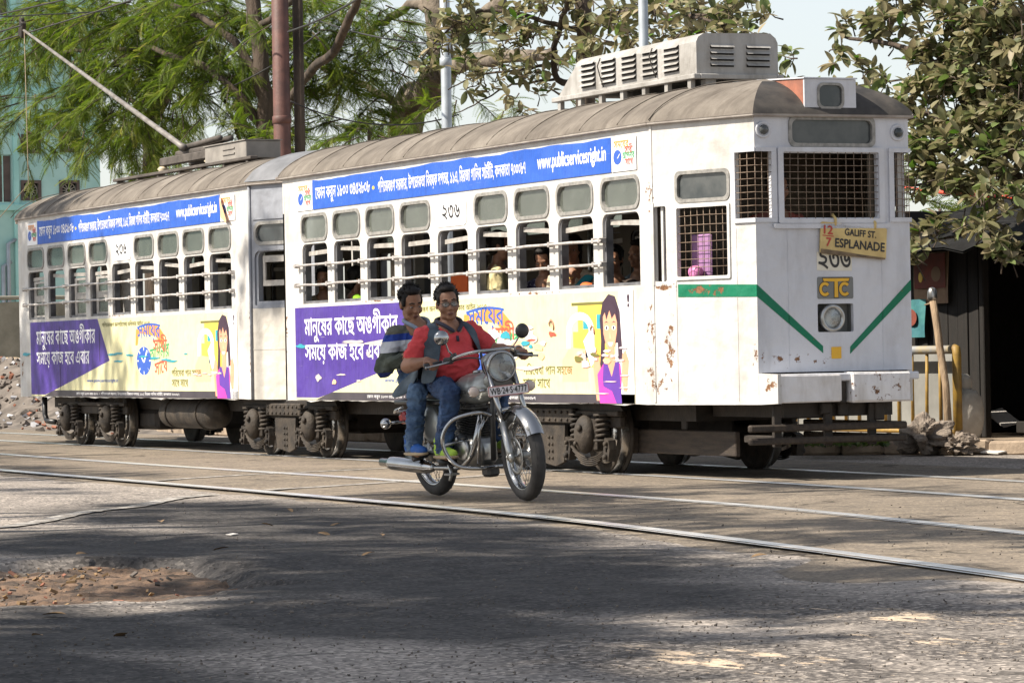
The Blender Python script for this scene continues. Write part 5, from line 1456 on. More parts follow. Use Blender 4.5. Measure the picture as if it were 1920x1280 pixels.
# green vee
mb = MB(); mb.plate([(Y0, 1.452), (Y0, 1.548), (.93, 1.055), (.93, 1.0)], [], mpF, -.003, 0); mb.build('green_band', MT['green'], A)
mb = MB(); mb.plate([(1.175, .99), (1.178, 1.048), (Y1, 1.575), (Y1, 1.49)], [], mpF, -.003, 0); mb.build('green_band', MT['green'], A)
mb = MB(); mb.plate(rrect(.625, .629, .87, 1.98, .001, 1), [], mpF, -.003, 0); mb.plate(rrect(1.48, 1.484, .87, 1.98, .001, 1), [], mpF, -.003, 0); mb.build('panel_seam', MT['frontpaint'], A)
# buffer beams: boxed skirt and two timber buffers
BX = FX+.22
mb = MB(); mb.plate([(TL+.003, ZB), (TL+.235, ZB+.008), (TL+.235, .842), (TL+.003, .850)], [], lambda u, v, d: (LA+TT/TL*(u if u < TL+.01 else TL)+(u-TL if u > TL+.01 else 0), TI+(.04 if u > TL+.01 else 0)+d, v), 0, .03); mb.build('skirt_corner', MT['paintA'], A)
mb = MB(); mb.bx(FX-.05, BX-.03, TI+.04, Y1-.05, .78, .842, 0, .01); mb.build('skirt_top', MT['frontpaint'], A)
def rough_block(y0, y1, z0, z1, seed, name, mat):
    r_ = random.Random(seed); mb = MB(); mb.bx(BX-.16, BX, y0, y1, z0, z1, 0, .012)
    mb.v = [(a+r_.uniform(-.004, .004), b+r_.uniform(-.005, .005), c+r_.uniform(-.005, .005)) for a, b, c in mb.v]
    mb.build(name, mat, A)
rough_block(.395, .965, .615, .838, 3, 'buffer_beam', MT['bufferpaint']); rough_block(1.065, 1.60, .61, .846, 4, 'buffer_beam', MT['bufferpaint'])
MB().bx(BX-.26, BX-.17, .40, 1.60, .62, .77).build('beam_backing', MT['iron'], A)
MB().bx(BX-.22, BX-.06, .985, 1.045, .60, .82, 0, .01).build('coupler_slot', MT['iron'], A)
for (y, z0) in ((1.35, .46), (.86, .52), (1.02, .50)): MB().bx(BX-.20, BX-.14, y, y+.09, z0, .61, 0, .01).build('hanging_bracket', MT['iron'], A)
# roof number box
mb = MB(); bxz = [(.80, 2.905), (1.268, 2.905), (1.268, 3.165), (.80, 3.165)]
mb.plate(bxz, [rrect(.925, 1.145, 2.94, 3.125, .05, 4)], lambda u, v, d: (FX+.01-d, u, v), 0, .02)
mb.add([(FX-.011, .80, 2.905), (FX-.011, .80, 3.165), (FX-.75, .80, 3.20), (FX-.75, .80, 3.0)], [(0, 1, 2, 3)], 1); mb.add([(FX-.011, 1.268, 2.905), (FX-.011, 1.268, 3.165), (FX-.75, 1.268, 3.20), (FX-.75, 1.268, 3.0)], [(0, 1, 2, 3)], 1)
mb.add([(FX+.02, .79, 3.167), (FX+.02, 1.278, 3.167), (FX-.75, 1.278, 3.205), (FX-.75, .79, 3.205), (FX+.02, .79, 3.178), (FX+.02, 1.278, 3.178), (FX-.75, 1.278, 3.216), (FX-.75, .79, 3.216)], [(0, 1, 2, 3), (4, 5, 6, 7), (0, 1, 5, 4), (1, 2, 6, 5), (2, 3, 7, 6), (3, 0, 4, 7)], 0)
nb = mb.build('route_box', [MT['frontpaint'], MT['redlead']], A)
q = rrect(.925, 1.145, 2.94, 3.125, .05, 4); mb = MB(); mb.plate(inset(q, -.012), [inset(q, .008)], lambda u, v, d: (FX+.01-d, u, v), -.008, .01); mb.build('box_window_frame', MT['rubber'], nb)
mb = MB(); mb.plate(inset(q, .002), [], lambda u, v, d: (FX+.01-d, u, v), .010, .016); mb.build('pane', MT['darkglass'], nb)
# louvred housing on the roof
ya, yb = .66, 1.43
hp = [atY(1043, 193, ya), atY(1075, 116, ya), atY(1305, 66, ya), atY(1305, 131, ya)]
hx0, hx1, hx2 = hp[0][0], hp[1][0], hp[2][0]; hz0, hz1 = 3.33, 3.665
prof = [(ya, hz0), (ya, hz1-.07), (ya+.02, hz1-.03), (ya+.07, hz1), (yb-.07, hz1+.01), (yb-.02, hz1-.03), (yb, hz1-.07), (yb, hz0)]
mb = MB(); n = len(prof)
vs = [(hx0+.02+(.36 if p[1] > hz0+.1 else 0), ya+(p[0]-ya)*.96+.01, min(p[1], hz1)-(.02 if p[1] > hz0+.1 else 0)) for p in prof]+[(hx2, p[0], p[1]) for p in prof]
mb.add(vs, [(i, i+1, n+i+1, n+i) for i in range(n-1)]+[tuple(range(n)), tuple(range(2*n-1, n-1, -1)), (0, n, 2*n-1, n-1)]); hs = mb.build('louvre_housing', MT['louvre'], A)
mb = MB(); mb.bx(hx0-.02, hx2+.03, ya-.04, ya+.02, hz0-.045, hz0-.002, 0, .006); mb.bx(hx0-.02, hx2+.03, yb-.02, yb+.04, hz0-.045, hz0-.002, 0, .006); mb.bx(hx2-.03, hx2+.032, ya+.022, yb-.022, hz0-.045, hz0-.002, 0, .006); mb.build('housing_base', MT['louvre'], A)
for k in range(7): 
    x = hx0+.1+k*(hx2-hx0-.2)/6; mb = MB(); mb.bx(x-.03, x+.03, ya-.02, ya+.02, 3.14, hz0-.046); mb.build('housing_foot', MT['louvre'], A); MB().bx(x-.03, x+.03, yb-.02, yb+.02, 3.14, hz0-.046).build('housing_foot', MT['louvre'], A)
MB().bx(hx2-.12, hx2-.02, ya+.1, ya+.19, 3.15, hz0-.046).build('housing_foot', MT['louvre'], A)
for k in range(5):
    x = hx0+.52+k*.40; mb = MB()
    for j in range(5):
        z = hz0+.055+j*.047
        mb.add([(x, ya-.002, z+.026), (x+.28, ya-.002, z+.026), (x+.28, ya-.028, z), (x, ya-.028, z), (x, ya-.002, z+.018), (x+.28, ya-.002, z+.018)], [(0, 1, 2, 3), (3, 2, 5, 4), (0, 3, 4), (1, 5, 2)])
        mb.add([(x+.005, ya-.0015, z-.012), (x+.275, ya-.0015, z-.012), (x+.275, ya-.0015, z+.012), (x+.005, ya-.0015, z+.012)], [(0, 1, 2, 3)], 1)
    mb.build('louvre', [MT['louvre'], MT['dark']], hs)
for k in range(2):
    y = ya+.13+k*.34; mb = MB()
    for j in range(4):
        z = hz0+.07+j*.05
        mb.add([(hx2+.002, y, z+.028), (hx2+.002, y+.22, z+.028), (hx2+.03, y+.22, z), (hx2+.03, y, z), (hx2+.002, y, z+.018), (hx2+.002, y+.22, z+.018)], [(0, 1, 2, 3), (3, 2, 5, 4), (0, 3, 4), (1, 5, 2)])
        mb.add([(hx2+.0015, y, z-.012), (hx2+.0015, y+.22, z-.012), (hx2+.0015, y+.22, z+.012), (hx2+.0015, y, z+.012)], [(0, 1, 2, 3)], 1)
    mb.build('louvre', [MT['louvre'], MT['dark']], hs)
for x in (hx0+.95, hx0+1.95): MB().tube([(x, ya-.02, hz1-.06), (x-.02, ya-.04, hz1-.13), (x+.03, ya-.03, hz0+.08), (x+.06, ya-.02, hz0+.02)], .006, 5).build('latch_wire', MT['iron'], hs)
banner(A, .862, 7.618, mpA, 1, False)
advert(A, .31, mpA, 2, True)
number_plate(A, 3.955, mpA)
wirebars(A, .41, 7.48, .531, mpA)
interior(A, LA, .05, LA)
MB().bx(LA-.32, LA-.29, .06, TW-.06, .76, 2.79).build('cab_partition', MT['inner'], A)
MB().bx(LA, FX-.1, .36, TW-.36, .70, .75).build('cab_floor', MT['darkwood'], A)
MB().bx(LA, FX-.06, .36, TW-.36, 2.80, 2.84).build('cab_ceiling', MT['inner'], A)
mb = MB(); mb.bx(FX-.38, FX-.12, .95, 1.3, .76, 1.95, 0, .05); mb.build('controller', MT['blackmetal'], A)
mb = MB(); mb.tube([(FX-.35+.02*sin(t*.26), .52+.13*cos(t*2*pi/24), 1.80+.13*sin(t*2*pi/24)) for t in range(24)], .016, 8, closed=True); mb.tube([(FX-.35, .52, 1.67), (FX-.35, .52, 1.93)], .012, 6); mb.tube([(FX-.35, .52, 1.80), (FX-.30, .52, .76)], .02, 8); mb.build('brake_wheel', MT['blackmetal'], A)
mb = MB(); mb.bx(FX-.07, FX-.055, 1.40, 1.50, 2.0, 2.6); mb.build('windscreen_post', MT['inner'], A)
# underframe and running gear
MB().bx(.1, LA-.1, .42, TW-.42, .46, .60).build('underframe', MT['iron'], A)
MB().bx(LA-.05, FX+.02, .55, TW-.55, .50, .62).build('cab_underframe', MT['iron'], A)
MB().bx(1.9, 4.6, .55, TW-.5, .26, .46, 0, .05).build('equipment_box', MT['iron'], A)
bogie(A, (5.23, 6.83), True)
mb = MB(); mb.bx(7.10, 8.86, .44, .485, .185, .385, 0, .008); mb.bx(7.10, 7.14, .39, .439, .18, .395, 0, .006); mb.build('lifeguard_board', MT['board'], A)
for (z, z1) in ((.390, .448), (.292, .346)):
    MB().bx(9.50, 9.56, .20, 1.62, z, z1, 0, .012).build('lifeguard_slat', MT['board'], A)
    MB().bx(7.9, 9.50, 1.60, 1.64, z, z1, 0, .01).build('lifeguard_slat', MT['board'], A)
for y in (.44, .90, 1.30): MB().bx(9.46, 9.499, y, y+.07, .27, .60, 0, .006).build('slat_hanger', MT['iron'], A)
MB().bx(9.0, 9.46, .44, .50, .30, .36, 0, .006).build('slat_arm', MT['iron'], A)
MB().bx(7.9, 8.0, .45, .55, .386, .60, 0, .01).build('board_hanger', MT['iron'], A)

# ------------------------------------------------------------------ rear car
Bx_, By_, Bt_ = -9.7064, .0747, -.0034
B = empty('tram_car', (Bx_, By_, 0), 'white rear tram car carrying the trolley pole, with a cyan smear on its advert', 'tram car', 'tram cars', (0, 0, Bt_), True)
mpB = body_side(B, LB, .43, MT['paintB'], -1, True)
body_side(B, LB, .43, MT['paintB'], 1, False, (0, 1, 2, 3, 4, 5))
JX, JY = LB+1.02, .33
outlB = [(-TT, TI), (0, 0), (LB, 0), (JX, JY), (JX, TW-JY), (LB, TW), (0, TW), (-TT, TW-TI)]
roB = roof(B, outlB, (3,), (), [-.15, .72, 1.30, 2.35, 3.28, 3.95, 5.02, 5.70, 6.75, 7.40, 8.45])
for s in (-1, 1):
    # rear slanting walls
    if s < 0: mp = taper_map(-TT, TI, 0, 0)
    else:
        m0 = taper_map(-TT, TI, 0, 0); mp = (lambda m0: lambda u, v, d: (m0(u, v, d)[0], TW-m0(u, v, d)[1], v))(m0)
    mb = MB(); mb.plate([(0, ZB), (TL, ZB), (TL, ZE), (0, ZE)], [rrect(.28, .862, 1.622, 2.188, .05)], mp, 0, .04); mb.build('end_side', MT['paintB'], B)
    # joint end: slanting grey wall with rounded windows
    JL = hypot(JX-LB, JY); m1 = taper_map(LB, 0, JX, JY)
    if s > 0: m1 = (lambda m: lambda u, v, d: (m(u, v, d)[0], TW-m(u, v, d)[1], v))(m1)
    w1, w2 = rrect(.10, .72, 2.255, 2.455, .09, 6), rrect(.07, .80, 1.60, 2.17, .08, 5, (0, 0, 1, 1))
    mb = MB(); mb.plate([(0, ZS+.01), (JL, ZS+.01), (JL, ZE), (0, ZE)], [w1, w2], m1, 0, .04); mb.build('joint_wall', MT['greypaint'], B)
    mb = MB(); mb.plate([(0, ZB), (JL, ZB), (JL, ZS+.009), (0, ZS+.009)], [], m1, 0, .04); mb.plate(rrect(0.0, JL, 1.13, 1.14, .002, 1), [], m1, -.004, 0); mb.build('joint_skirt', MT['creampaint'], B)
    mb = MB(); mb.plate(inset(w1, -.025), [inset(w1, .010)], m1, -.012, .03); f = mb.build('upper_window', MT['rubber'], B)
    mb = MB(); mb.plate(inset(w1, .004), [], m1, .016, .022); mb.build('pane', MT['darkglass'], f)
    mb = MB(); mb.plate(inset(w2, -.004), [inset(w2, .04)], m1, .02, .08); f = mb.build('window_frame', MT['greypaint'], B)
    mb = MB(); mb.plate(rrect(.15, .78, 1.80, 1.86, .005, 1), [], m1, .05, .07); mb.plate(rrect(.15, .78, 2.05, 2.12, .005, 1), [], m1, .05, .07); mb.plate(rrect(.15, .19, 1.86, 2.05, .005, 1), [], m1, .05, .07); mb.build('sash_rail', MT['sash'], f)
    mb = MB(); mb.plate([(.06, 2.50), (.62, 2.50), (.62, 2.58), (.95, 2.58), (.95, 2.80), (.06, 2.80)], [], m1, -.012, 0); mb.build('patch_panel', MT['greypaint'], B)
mb = MB(); mb.plate([(TI, ZB), (TW-TI, ZB), (TW-TI, ZE), (TI, ZE)], [rrect(.6, 1.45, 1.65, 2.4, .05)], lambda u, v, d: (-TT+d, u, v), 0, .04); mb.build('end_wall', MT['paintB'], B)
mb = MB(); mb.plate([(JY, ZB), (TW-JY, ZB), (TW-JY, ZE), (JY, ZE)], [rrect(.6, 1.45, .8, 2.5, .05)], lambda u, v, d: (JX-d, u, v), 0, .04); mb.build('joint_end_wall', MT['greypaint'], B)
mb = MB(); mb.tube([(LB+.01, -.004, ZB), (LB+.01, -.004, ZE)], .018, 8); mb.build('corner_strip', MT['greypaint'], B)
# grey metal sheet over the joint end of the roof
mb = MB(); vs = []; fs = []
for i, x in enumerate(np.linspace(LB-.02, JX+.06, 8)):
    t = (x-LB)/(JX-LB); y0 = JY*max(t, 0)
    for j in range(22):
        a = j/21; y = y0-.05+(TW-2*y0+.10)*a; dd_ = min(y-y0, TW-y0-y)
        tt = min(max((dd_+.05)/.98, 0), 1); vs.append((x, y, 2.895+.345*(1-(1-tt)**2.3)**.72+.008))
for i in range(7):
    for j in range(21): fs.append((i*22+j, i*22+22+j, i*22+23+j, i*22+j+1))
mb.add(vs, fs, 0, True); mb.build('roof_sheet', MT['jointgrey'], roB)
banner(B, .885, 7.70, mpB, 5, True)
advert(B, .50, mpB, 6, False)
number_plate(B, 3.90, mpB)
wirebars(B, .32, 8.12, .43, mpB)
interior(B, LB, .05, LB)
for k in (0, 2, 3):                                     # sashes pulled up in some windows
    a = .43+.861*k; mb = MB()
    mb.plate(rrect(a+.05, a+.64, 1.60, 2.06, .01, 1), [rrect(a+.14, a+.56, 1.63, 1.80, .01, 1), rrect(a+.14, a+.56, 1.88, 2.03, .01, 1)], mpB, .06, .08); s_ = mb.build('closed_sash', MT['sash'], B)
    mb = MB(); mb.plate(rrect(a+.13, a+.57, 1.62, 1.81, .01, 1), [], mpB, .068, .072); mb.plate(rrect(a+.13, a+.57, 1.87, 2.04, .01, 1), [], mpB, .068, .072); mb.build('pane', MT['pane'], s_)
for k in (5, 6): MB().bx(.43+.861*k+.2, .43+.861*k+.58, .9, .93, 1.5, 2.1, 0, .01).build('inner_panel', MT['innerwhite'], B)
MB().bx(LB-.2, LB-.17, .1, TW-.1, .76, 1.5).build('inner_partition', MT['inner'], B)
MB().bx(.1, LB+.9, .42, TW-.42, .46, .60).build('underframe', MT['iron'], B)
MB().bx(3.0, 4.2, .40, TW-.4, .22, .46, 0, .05).build('equipment_box', MT['iron'], B)
mb = MB(); mb.lathe([(0, -.02), (.10, 0), (.165, .08), (.175, .2), (.175, 1.55), (.165, 1.68), (.10, 1.76), (0, 1.78)], (4.95, .32, .435), (1, 0, 0), 24)
for x in (.35, 1.4): mb.tube([(4.95+x, .32+.18*cos(t*pi/12), .435+.18*sin(t*pi/12)) for t in range(24)], .012, 6, closed=True)
mb.build('air_reservoir', MT['dustiron'], B)
bogie(B, (1.66, 3.27), False)
bogie(B, (8.36, 10.01), True)
mb = MB(); mb.tube([(.72, .1, .60), (.72, .1, .38), (.80, .1, .30), (1.15, .1, .29)], .035, 8); mb.build('air_hose', MT['blackmetal'], B)
# trolley pole with its base, rope and resistor box
def bloc(p): return (p[0]-Bx_, p[1]-By_, p[2])
yc = .95
mb = MB(); x0, x1 = bloc(atY(235, 340, yc))[0], bloc(atY(498, 303, yc))[0]
for y in (yc-.16, yc+.34): mb.bx(x0, x1, y-By_, y-By_+.09, 3.265, 3.30, 0, .005)
for k in range(7): x = x0+.1+k*(x1-x0-.3)/6; mb.bx(x, x+.06, yc-.14-By_, yc+.4-By_, 3.20, 3.264)
mb.build('roof_plank', MT['darkwood'], B)
p0, p1 = bloc(atY(387, 313, yc-.05)), bloc(atY(464, 279, yc-.05))
mb = MB(); mb.bx(p0[0], p1[0], p0[1], p0[1]+.42, 3.302, 3.302+.20, 0, .008); mb.bx(p0[0]-.015, p1[0]+.015, p0[1]-.015, p0[1]+.435, 3.503, 3.513); rb = mb.build('resistor_box', MT['boxgrey'], B)
for z in (3.37, 3.43): MB().bx(p0[0]+.62, p0[0]+1.02, p0[1]-.012, p0[1]-.001, z, z+.016).build('louvre', MT['boxgrey'], rb)
e0, e1 = bloc(atY(300, 305, yc+.1)), bloc(atY(420, 275, yc+.1))
mb = MB(); mb.bx(e0[0], e1[0], e0[1], e0[1]+.10, 3.40, 3.50, 0, .01); mb.bx(e0[0]+.2, e1[0], e0[1]+.3, e0[1]+.40, 3.40, 3.50, 0, .01); tb_ = mb.build('trolley_base', MT['darkwood'], B)
for x in (e0[0]+.08, e1[0]-.5): 
    for y in (e0[1]+.02, e0[1]+.34):
        MB().lathe([(.05, .0), (.075, .02), (.05, .04), (.075, .06), (.04, .09)], (x, y, 3.305), (0, 0, 1), 14).build('insulator', MT['porcelain'], tb_)
f0, f1 = bloc(atY(338, 268, yc+.3)), bloc(atY(428, 264, yc+.3))
mb = MB(); mb.bx(f0[0]+.1, f1[0], f0[1]-.10, f0[1]+.10, 3.50, 3.57, 0, .02); mb.tube([(f0[0]+.2, f0[1]-.05, 3.60), (f1[0]-.1, f0[1]-.05, 3.64)], .035, 8); mb.tube([(f0[0]+.2, f0[1]+.05, 3.60), (f1[0], f0[1]+.05, 3.63)], .035, 8); mb.build('spring_box', MT['darkwood'], tb_)
tp = bloc(atY(40, 55, yc+.15)); hp_ = bloc(atY(334, 268, yc+.15)); hp_ = (hp_[0], hp_[1], hp_[2])
mb = MB(); mb.tube([(hp_[0]+.25, hp_[1], 3.58), hp_, tp], [.045, .036, .018], 10); po = mb.build('trolley_pole', MT['polesteel'], B)
mb = MB(); mb.box((tp[0], tp[1], tp[2]), (.16, .06, .22), (0, .4, 0), 0, .01); mb.lathe([(.07, -.02), (.05, 0), (.07, .02)], (tp[0]-.02, tp[1], tp[2]+.10), (0, 1, 0), 14); mb.build('pole_head', MT['iron'], po)
rp = bloc(atY(52, 345, yc+.15)); mb = MB(); mb.tube([(tp[0]+.1, tp[1], tp[2]-.05), (rp[0], rp[1], rp[2]), (rp[0]-.3, .3, 2.6)], .006, 5); mb.build('pole_rope', MT['rope'], po)

# hanging destination board, resting on the front wall
sg = empty('destination_sign', (FX+.02, 1.2, 1.8), 'stained yellow tin route board hung askew on the tram front', 'sign')
def sm_(a, b): # board coordinates 0..1 to the tilted board
    tl, tr, bl_, br = Vector((.915, 2.040)), Vector((1.520, 1.985)), Vector((.902, 1.788)), Vector((1.503, 1.732))
    q = (bl_*(1-a)+br*a)*(1-b)+(tl*(1-a)+tr*a)*b; return q
mps = lambda u, v, d: (FX+.030-d, sm_(u, v).x, sm_(u, v).y)
mb = MB(); mb.plate([(0, .06), (.03, .0), (.97, .0), (1, .05), (1, .95), (.97, 1), (.03, 1), (0, .96)], [], mps, 0, .012); mb.build('board', MT['signtin'], sg)
mb = MB(); mb.plate([(.01, .0), (.99, .0), (.99, .06), (.6, .09), (.3, .13), (.01, .15)], [], mps, -.0012, 0, 0, False); mb.build('rust_edge', MT['signrust'], sg)
for tx, c_, bb_ in (('12', MT['signred'], (.045, .185, .62, .90)), ('7', MT['signred'], (.085, .165, .24, .52)), ('GALIFF ST.', MT['black'], (.36, .84, .64, .86)), ('ESPLANADE', MT['black'], (.22, .975, .24, .53))):
    mb = MB(); write(mb, tx, *bb_, mps, -.002, 0, .03, None, -1); mb.build('lettering', c_, sg)
mb = MB(); mb.plate([(.03, .555), (.20, .555), (.20, .585), (.03, .585)], [], mps, -.002, 0, 0, False); mb.build('fraction_bar', MT['signred'], sg)
for u in (.22, .82):
    p = mps(u, 1.0, 0); MB().tube([(p[0]-.006, p[1], p[2]-.02), (p[0]+.004, p[1], p[2]+.03), (FX-.01, p[1]-.005, p[2]+.07)], .012, 6).build('hanger', MT['signtin'], sg)
# odds and ends in the cab
m = taper_map(LA, 0, FX, TI)
p = m(.40, 1.70, .16); mb = MB(); mb.box((p[0], p[1], 1.80), (.23, .03, .34), (0, 0, .3), 0, .012); o = mb.build('plastic_bag', MT['mauve'], origin=(p[0], p[1], 1.6)); tag(o, 'mauve bag standing behind the mesh of the cab side window', 'bag')
mb = MB(); pillow(mb, (p[0]+.02, p[1]-.07, 1.665), (.14, .10, .11)); o = mb.build('cloth_bundle', MT['pink'], origin=(p[0], p[1]-.07, 1.6)); tag(o, 'small pink bundle in front of the mauve bag in the cab', 'bundle')
mb = MB(); mb.tube([(FX-.25, 1.66, 2.45), (FX-.25, 1.665, 2.25), (FX-.24, 1.66, 2.12)], [.012, .02, .008], 7); o = mb.build('ribbon', MT['mauve'], origin=(FX-.25, 1.66, 2.12)); tag(o, 'purple ribbon hanging inside the right corner window of the cab', 'ribbon')
# ================================================================== people
def fuse(mb, name, mat, parent, voxel=.012, smooth=4, R=None, loc=None, origin=None, shade=True, wrinkle=0.0, wf=(13, 13, 13)):
    """melt overlapping limbs into one continuous skin"""
    me = bpy.data.meshes.new('limbs'); me.from_pydata(mb.v, [], mb.f)
    bm = bmesh.new(); bm.from_mesh(me); bmesh.ops.recalc_face_normals(bm, faces=bm.faces); bm.to_mesh(me); bm.free()
    o = bpy.data.objects.new('limbs', me); COL.objects.link(o)
    r = o.modifiers.new('r', 'REMESH'); r.mode = 'VOXEL'; r.voxel_size = voxel
    if smooth:
        s = o.modifiers.new('s', 'SMOOTH'); s.iterations = smooth; s.factor = .5
    dg = bpy.context.evaluated_depsgraph_get(); dg.update()
    m2 = bpy.data.meshes.new_from_object(o.evaluated_get(dg))
    bpy.data.objects.remove(o); bpy.data.meshes.remove(me)
    if wrinkle:                            # folds of cloth
        from mathutils import noise as mn
        m2.update(); nn = [v.normal.copy() for v in m2.vertices]
        for v, n_ in zip(m2.vertices, nn):
            q = Vector((v.co.x*wf[0], v.co.y*wf[1], v.co.z*wf[2])); w_ = mn.noise_vector(q*.45)*.9
            r1_ = 1-abs(mn.noise(q+w_)); r2_ = 1-abs(mn.noise(q*2.1+w_))
            v.co += n_*wrinkle*((r1_**3)*1.2+(r2_**3)*.5-.75)
    og = ORG.get(parent.name, Vector()) if parent is not None else Vector(origin or (0, 0, 0))
    M = Matrix.Translation(-og)
    if R is not None: M = M @ Matrix.Translation(Vector(loc)) @ R.to_4x4()
    m2.transform(M); m2.materials.clear()
    for m in (mat if isinstance(mat, (list, tuple)) else [mat]): m2.materials.append(m)
    m2.polygons.foreach_set('use_smooth', [True]*len(m2.polygons)); m2.name = name
    o = bpy.data.objects.new(name, m2); link(o)
    if parent is not None: o.parent = parent
    else: o.location = og
    ORG[o.name] = og
    return o
def head_prims(mb, k=.95, jaw=1.0, ear=True, T=lambda p: p, rot=None):
    R = rot
    def E(c, r): mb.ell(T(Vector(c)*k), tuple(x*k for x in r), R, 16, 12)
    def Cc(p, q, a, b): mb.cap(T(Vector(p)*k), T(Vector(q)*k), a*k, b*k, 10)
    E((-.012, 0, .032), (.098, .077, .094)); E((.022, 0, -.022), (.070, .064*jaw, .088)); E((.028, 0, -.085), (.052, .052*jaw, .036)); E((.064, 0, -.100), (.024, .028*jaw, .020))
    Cc((.086, 0, .012), (.108, 0, -.030), .009, .0145); E((.100, .013, -.036), (.010, .010, .008)); E((.100, -.013, -.036), (.010, .010, .008))
    Cc((.082, -.045, .026), (.086, -.012, .024), .010, .011); Cc((.082, .045, .026), (.086, .012, .024), .010, .011)
    E((.088, 0, -.064), (.013, .026, .0065)); E((.086, 0, -.076), (.013, .023, .007))
    for s in (-1, 1):
        E((.056, s*.040, -.030), (.030, .028*jaw, .034))
        if ear: E((-.012, s*.080, -.008), (.020, .011, .031)); E((-.008, s*.084, -.030), (.010, .008, .010))
def hand(mb, wrist, fwd, palm_n, side, k=1.0, grip=.017, curl=1.0, spread=.0):
    """palm, four unequal curled fingers and a thumb leaving the side of the palm"""
    f = Vector(fwd).normalized(); n = Vector(palm_n).normalized(); n = (n-f*n.dot(f)).normalized(); s = f.cross(n)*side
    w = Vector(wrist)
    for j in range(4):
        b = w+f*.028*k+s*(.027-.018*j)*k; mb.cap(b-f*.01, w+f*.088*k+s*(.030-.020*j)*k, .015*k, .0115*k, 8)
        L = (.036, .041, .038, .030)[j]*k
        p = w+f*.088*k+s*(.030-.020*j)*k
        a = radians(55)*curl
        for t in range(3):
            d = f*cos(a)+n*sin(a); q = p+d*L; mb.cap(p, q, (.0100-.0010*t)*k, (.0092-.0010*t)*k, 8); p = q; L *= .72; a += radians(62)*curl
    p = w+f*.030*k+s*.034*k; d = (f*.45+s*.55+n*.65).normalized(); q = p+d*.042*k; mb.cap(p, q, .0135*k, .0115*k, 8)
    d2 = (f*.75+n*.75-s*.25).normalized(); mb.cap(q, q+d2*.032*k, .0112*k, .0092*k, 8)
def hair_cap(c, R, k, seed, style='short'):
    r_ = random.Random(seed); mb = MB(); c = Vector(c)
    T = lambda p: c+R @ (Vector(p)*k)
    mb.ell(T((-.032, 0, .054)), (.096*k, .084*k, .086*k), R, 18, 12); mb.ell(T((.022, 0, .112)), (.058*k, .062*k, .028*k), R, 14, 10)
    mb.ell(T((-.055, 0, -.005)), (.062*k, .074*k, .075*k), R, 14, 10)
    for s in (-1, 1): mb.ell(T((.012, s*.069, .028)), (.030*k, .016*k, .045*k), R, 12, 8)
    for i in range(240):                                   # tufts
        a = r_.uniform(-pi, pi); e = r_.uniform(.05, 1.45)
        d = Vector((cos(a)*cos(e), sin(a)*cos(e), sin(e)))
        if d.x > .40 and d.z < .74: continue
        b = Vector((-.030+.092*d.x, .079*d.y, .048+.086*d.z))
        tw = Vector((r_.uniform(-.4, .9), r_.uniform(-.6, .6), r_.uniform(-.2, .8)))
        mb.tube([T(b-d*.006), T(b+d*.008+tw*.007), T(b+d*.011+tw*.018)], [.010*k, .0085*k, .003*k], 6)
    return mb
def strands(root, c, R, k, seed, n=420, L=.030):
    r_ = random.Random(seed); mb = MB(); c = Vector(c); T = lambda p: c+R @ (Vector(p)*k)
    for i in range(n):
        a = r_.uniform(-pi, pi); e = r_.uniform(-.25, 1.5); d = Vector((cos(a)*cos(e), sin(a)*cos(e), sin(e)))
        if d.x > .30 and d.z < .70: continue
        b = Vector((-.028+.096*d.x, .084*d.y, .052+.090*d.z)); tw = Vector((r_.uniform(-.3, 1), r_.uniform(-.7, .7), r_.uniform(-.7, .7)))*.6
        l = L*r_.uniform(.5, 1.1); mb.tube([T(b-d*.004), T(b+d*l*.35+tw*l*.3), T(b+d*l*.5+tw*l)], [.0042*k, .0032*k, .0012*k], 4)
    o = mb.build('hair_strands', MT['hair'], root, recalc=False); o['kind'] = 'stuff'; return o
def eyes(root, c, R, k, m='eye'):
    c = Vector(c)
    for s in (-1, 1):
        p = c+R @ (Vector((.0815, s*.032, .002))*k)
        mb = MB(); mb.ell(p, (.008*k, .0125*k, .0055*k), R, 10, 8); e = mb.build('eye', MT['eyewhite'], root)
        p = c+R @ (Vector((.0880, s*.032, .001))*k); MB().ell(p, (.003*k, .0058*k, .0056*k), R, 8, 6).build('iris', MT['iris'], e)

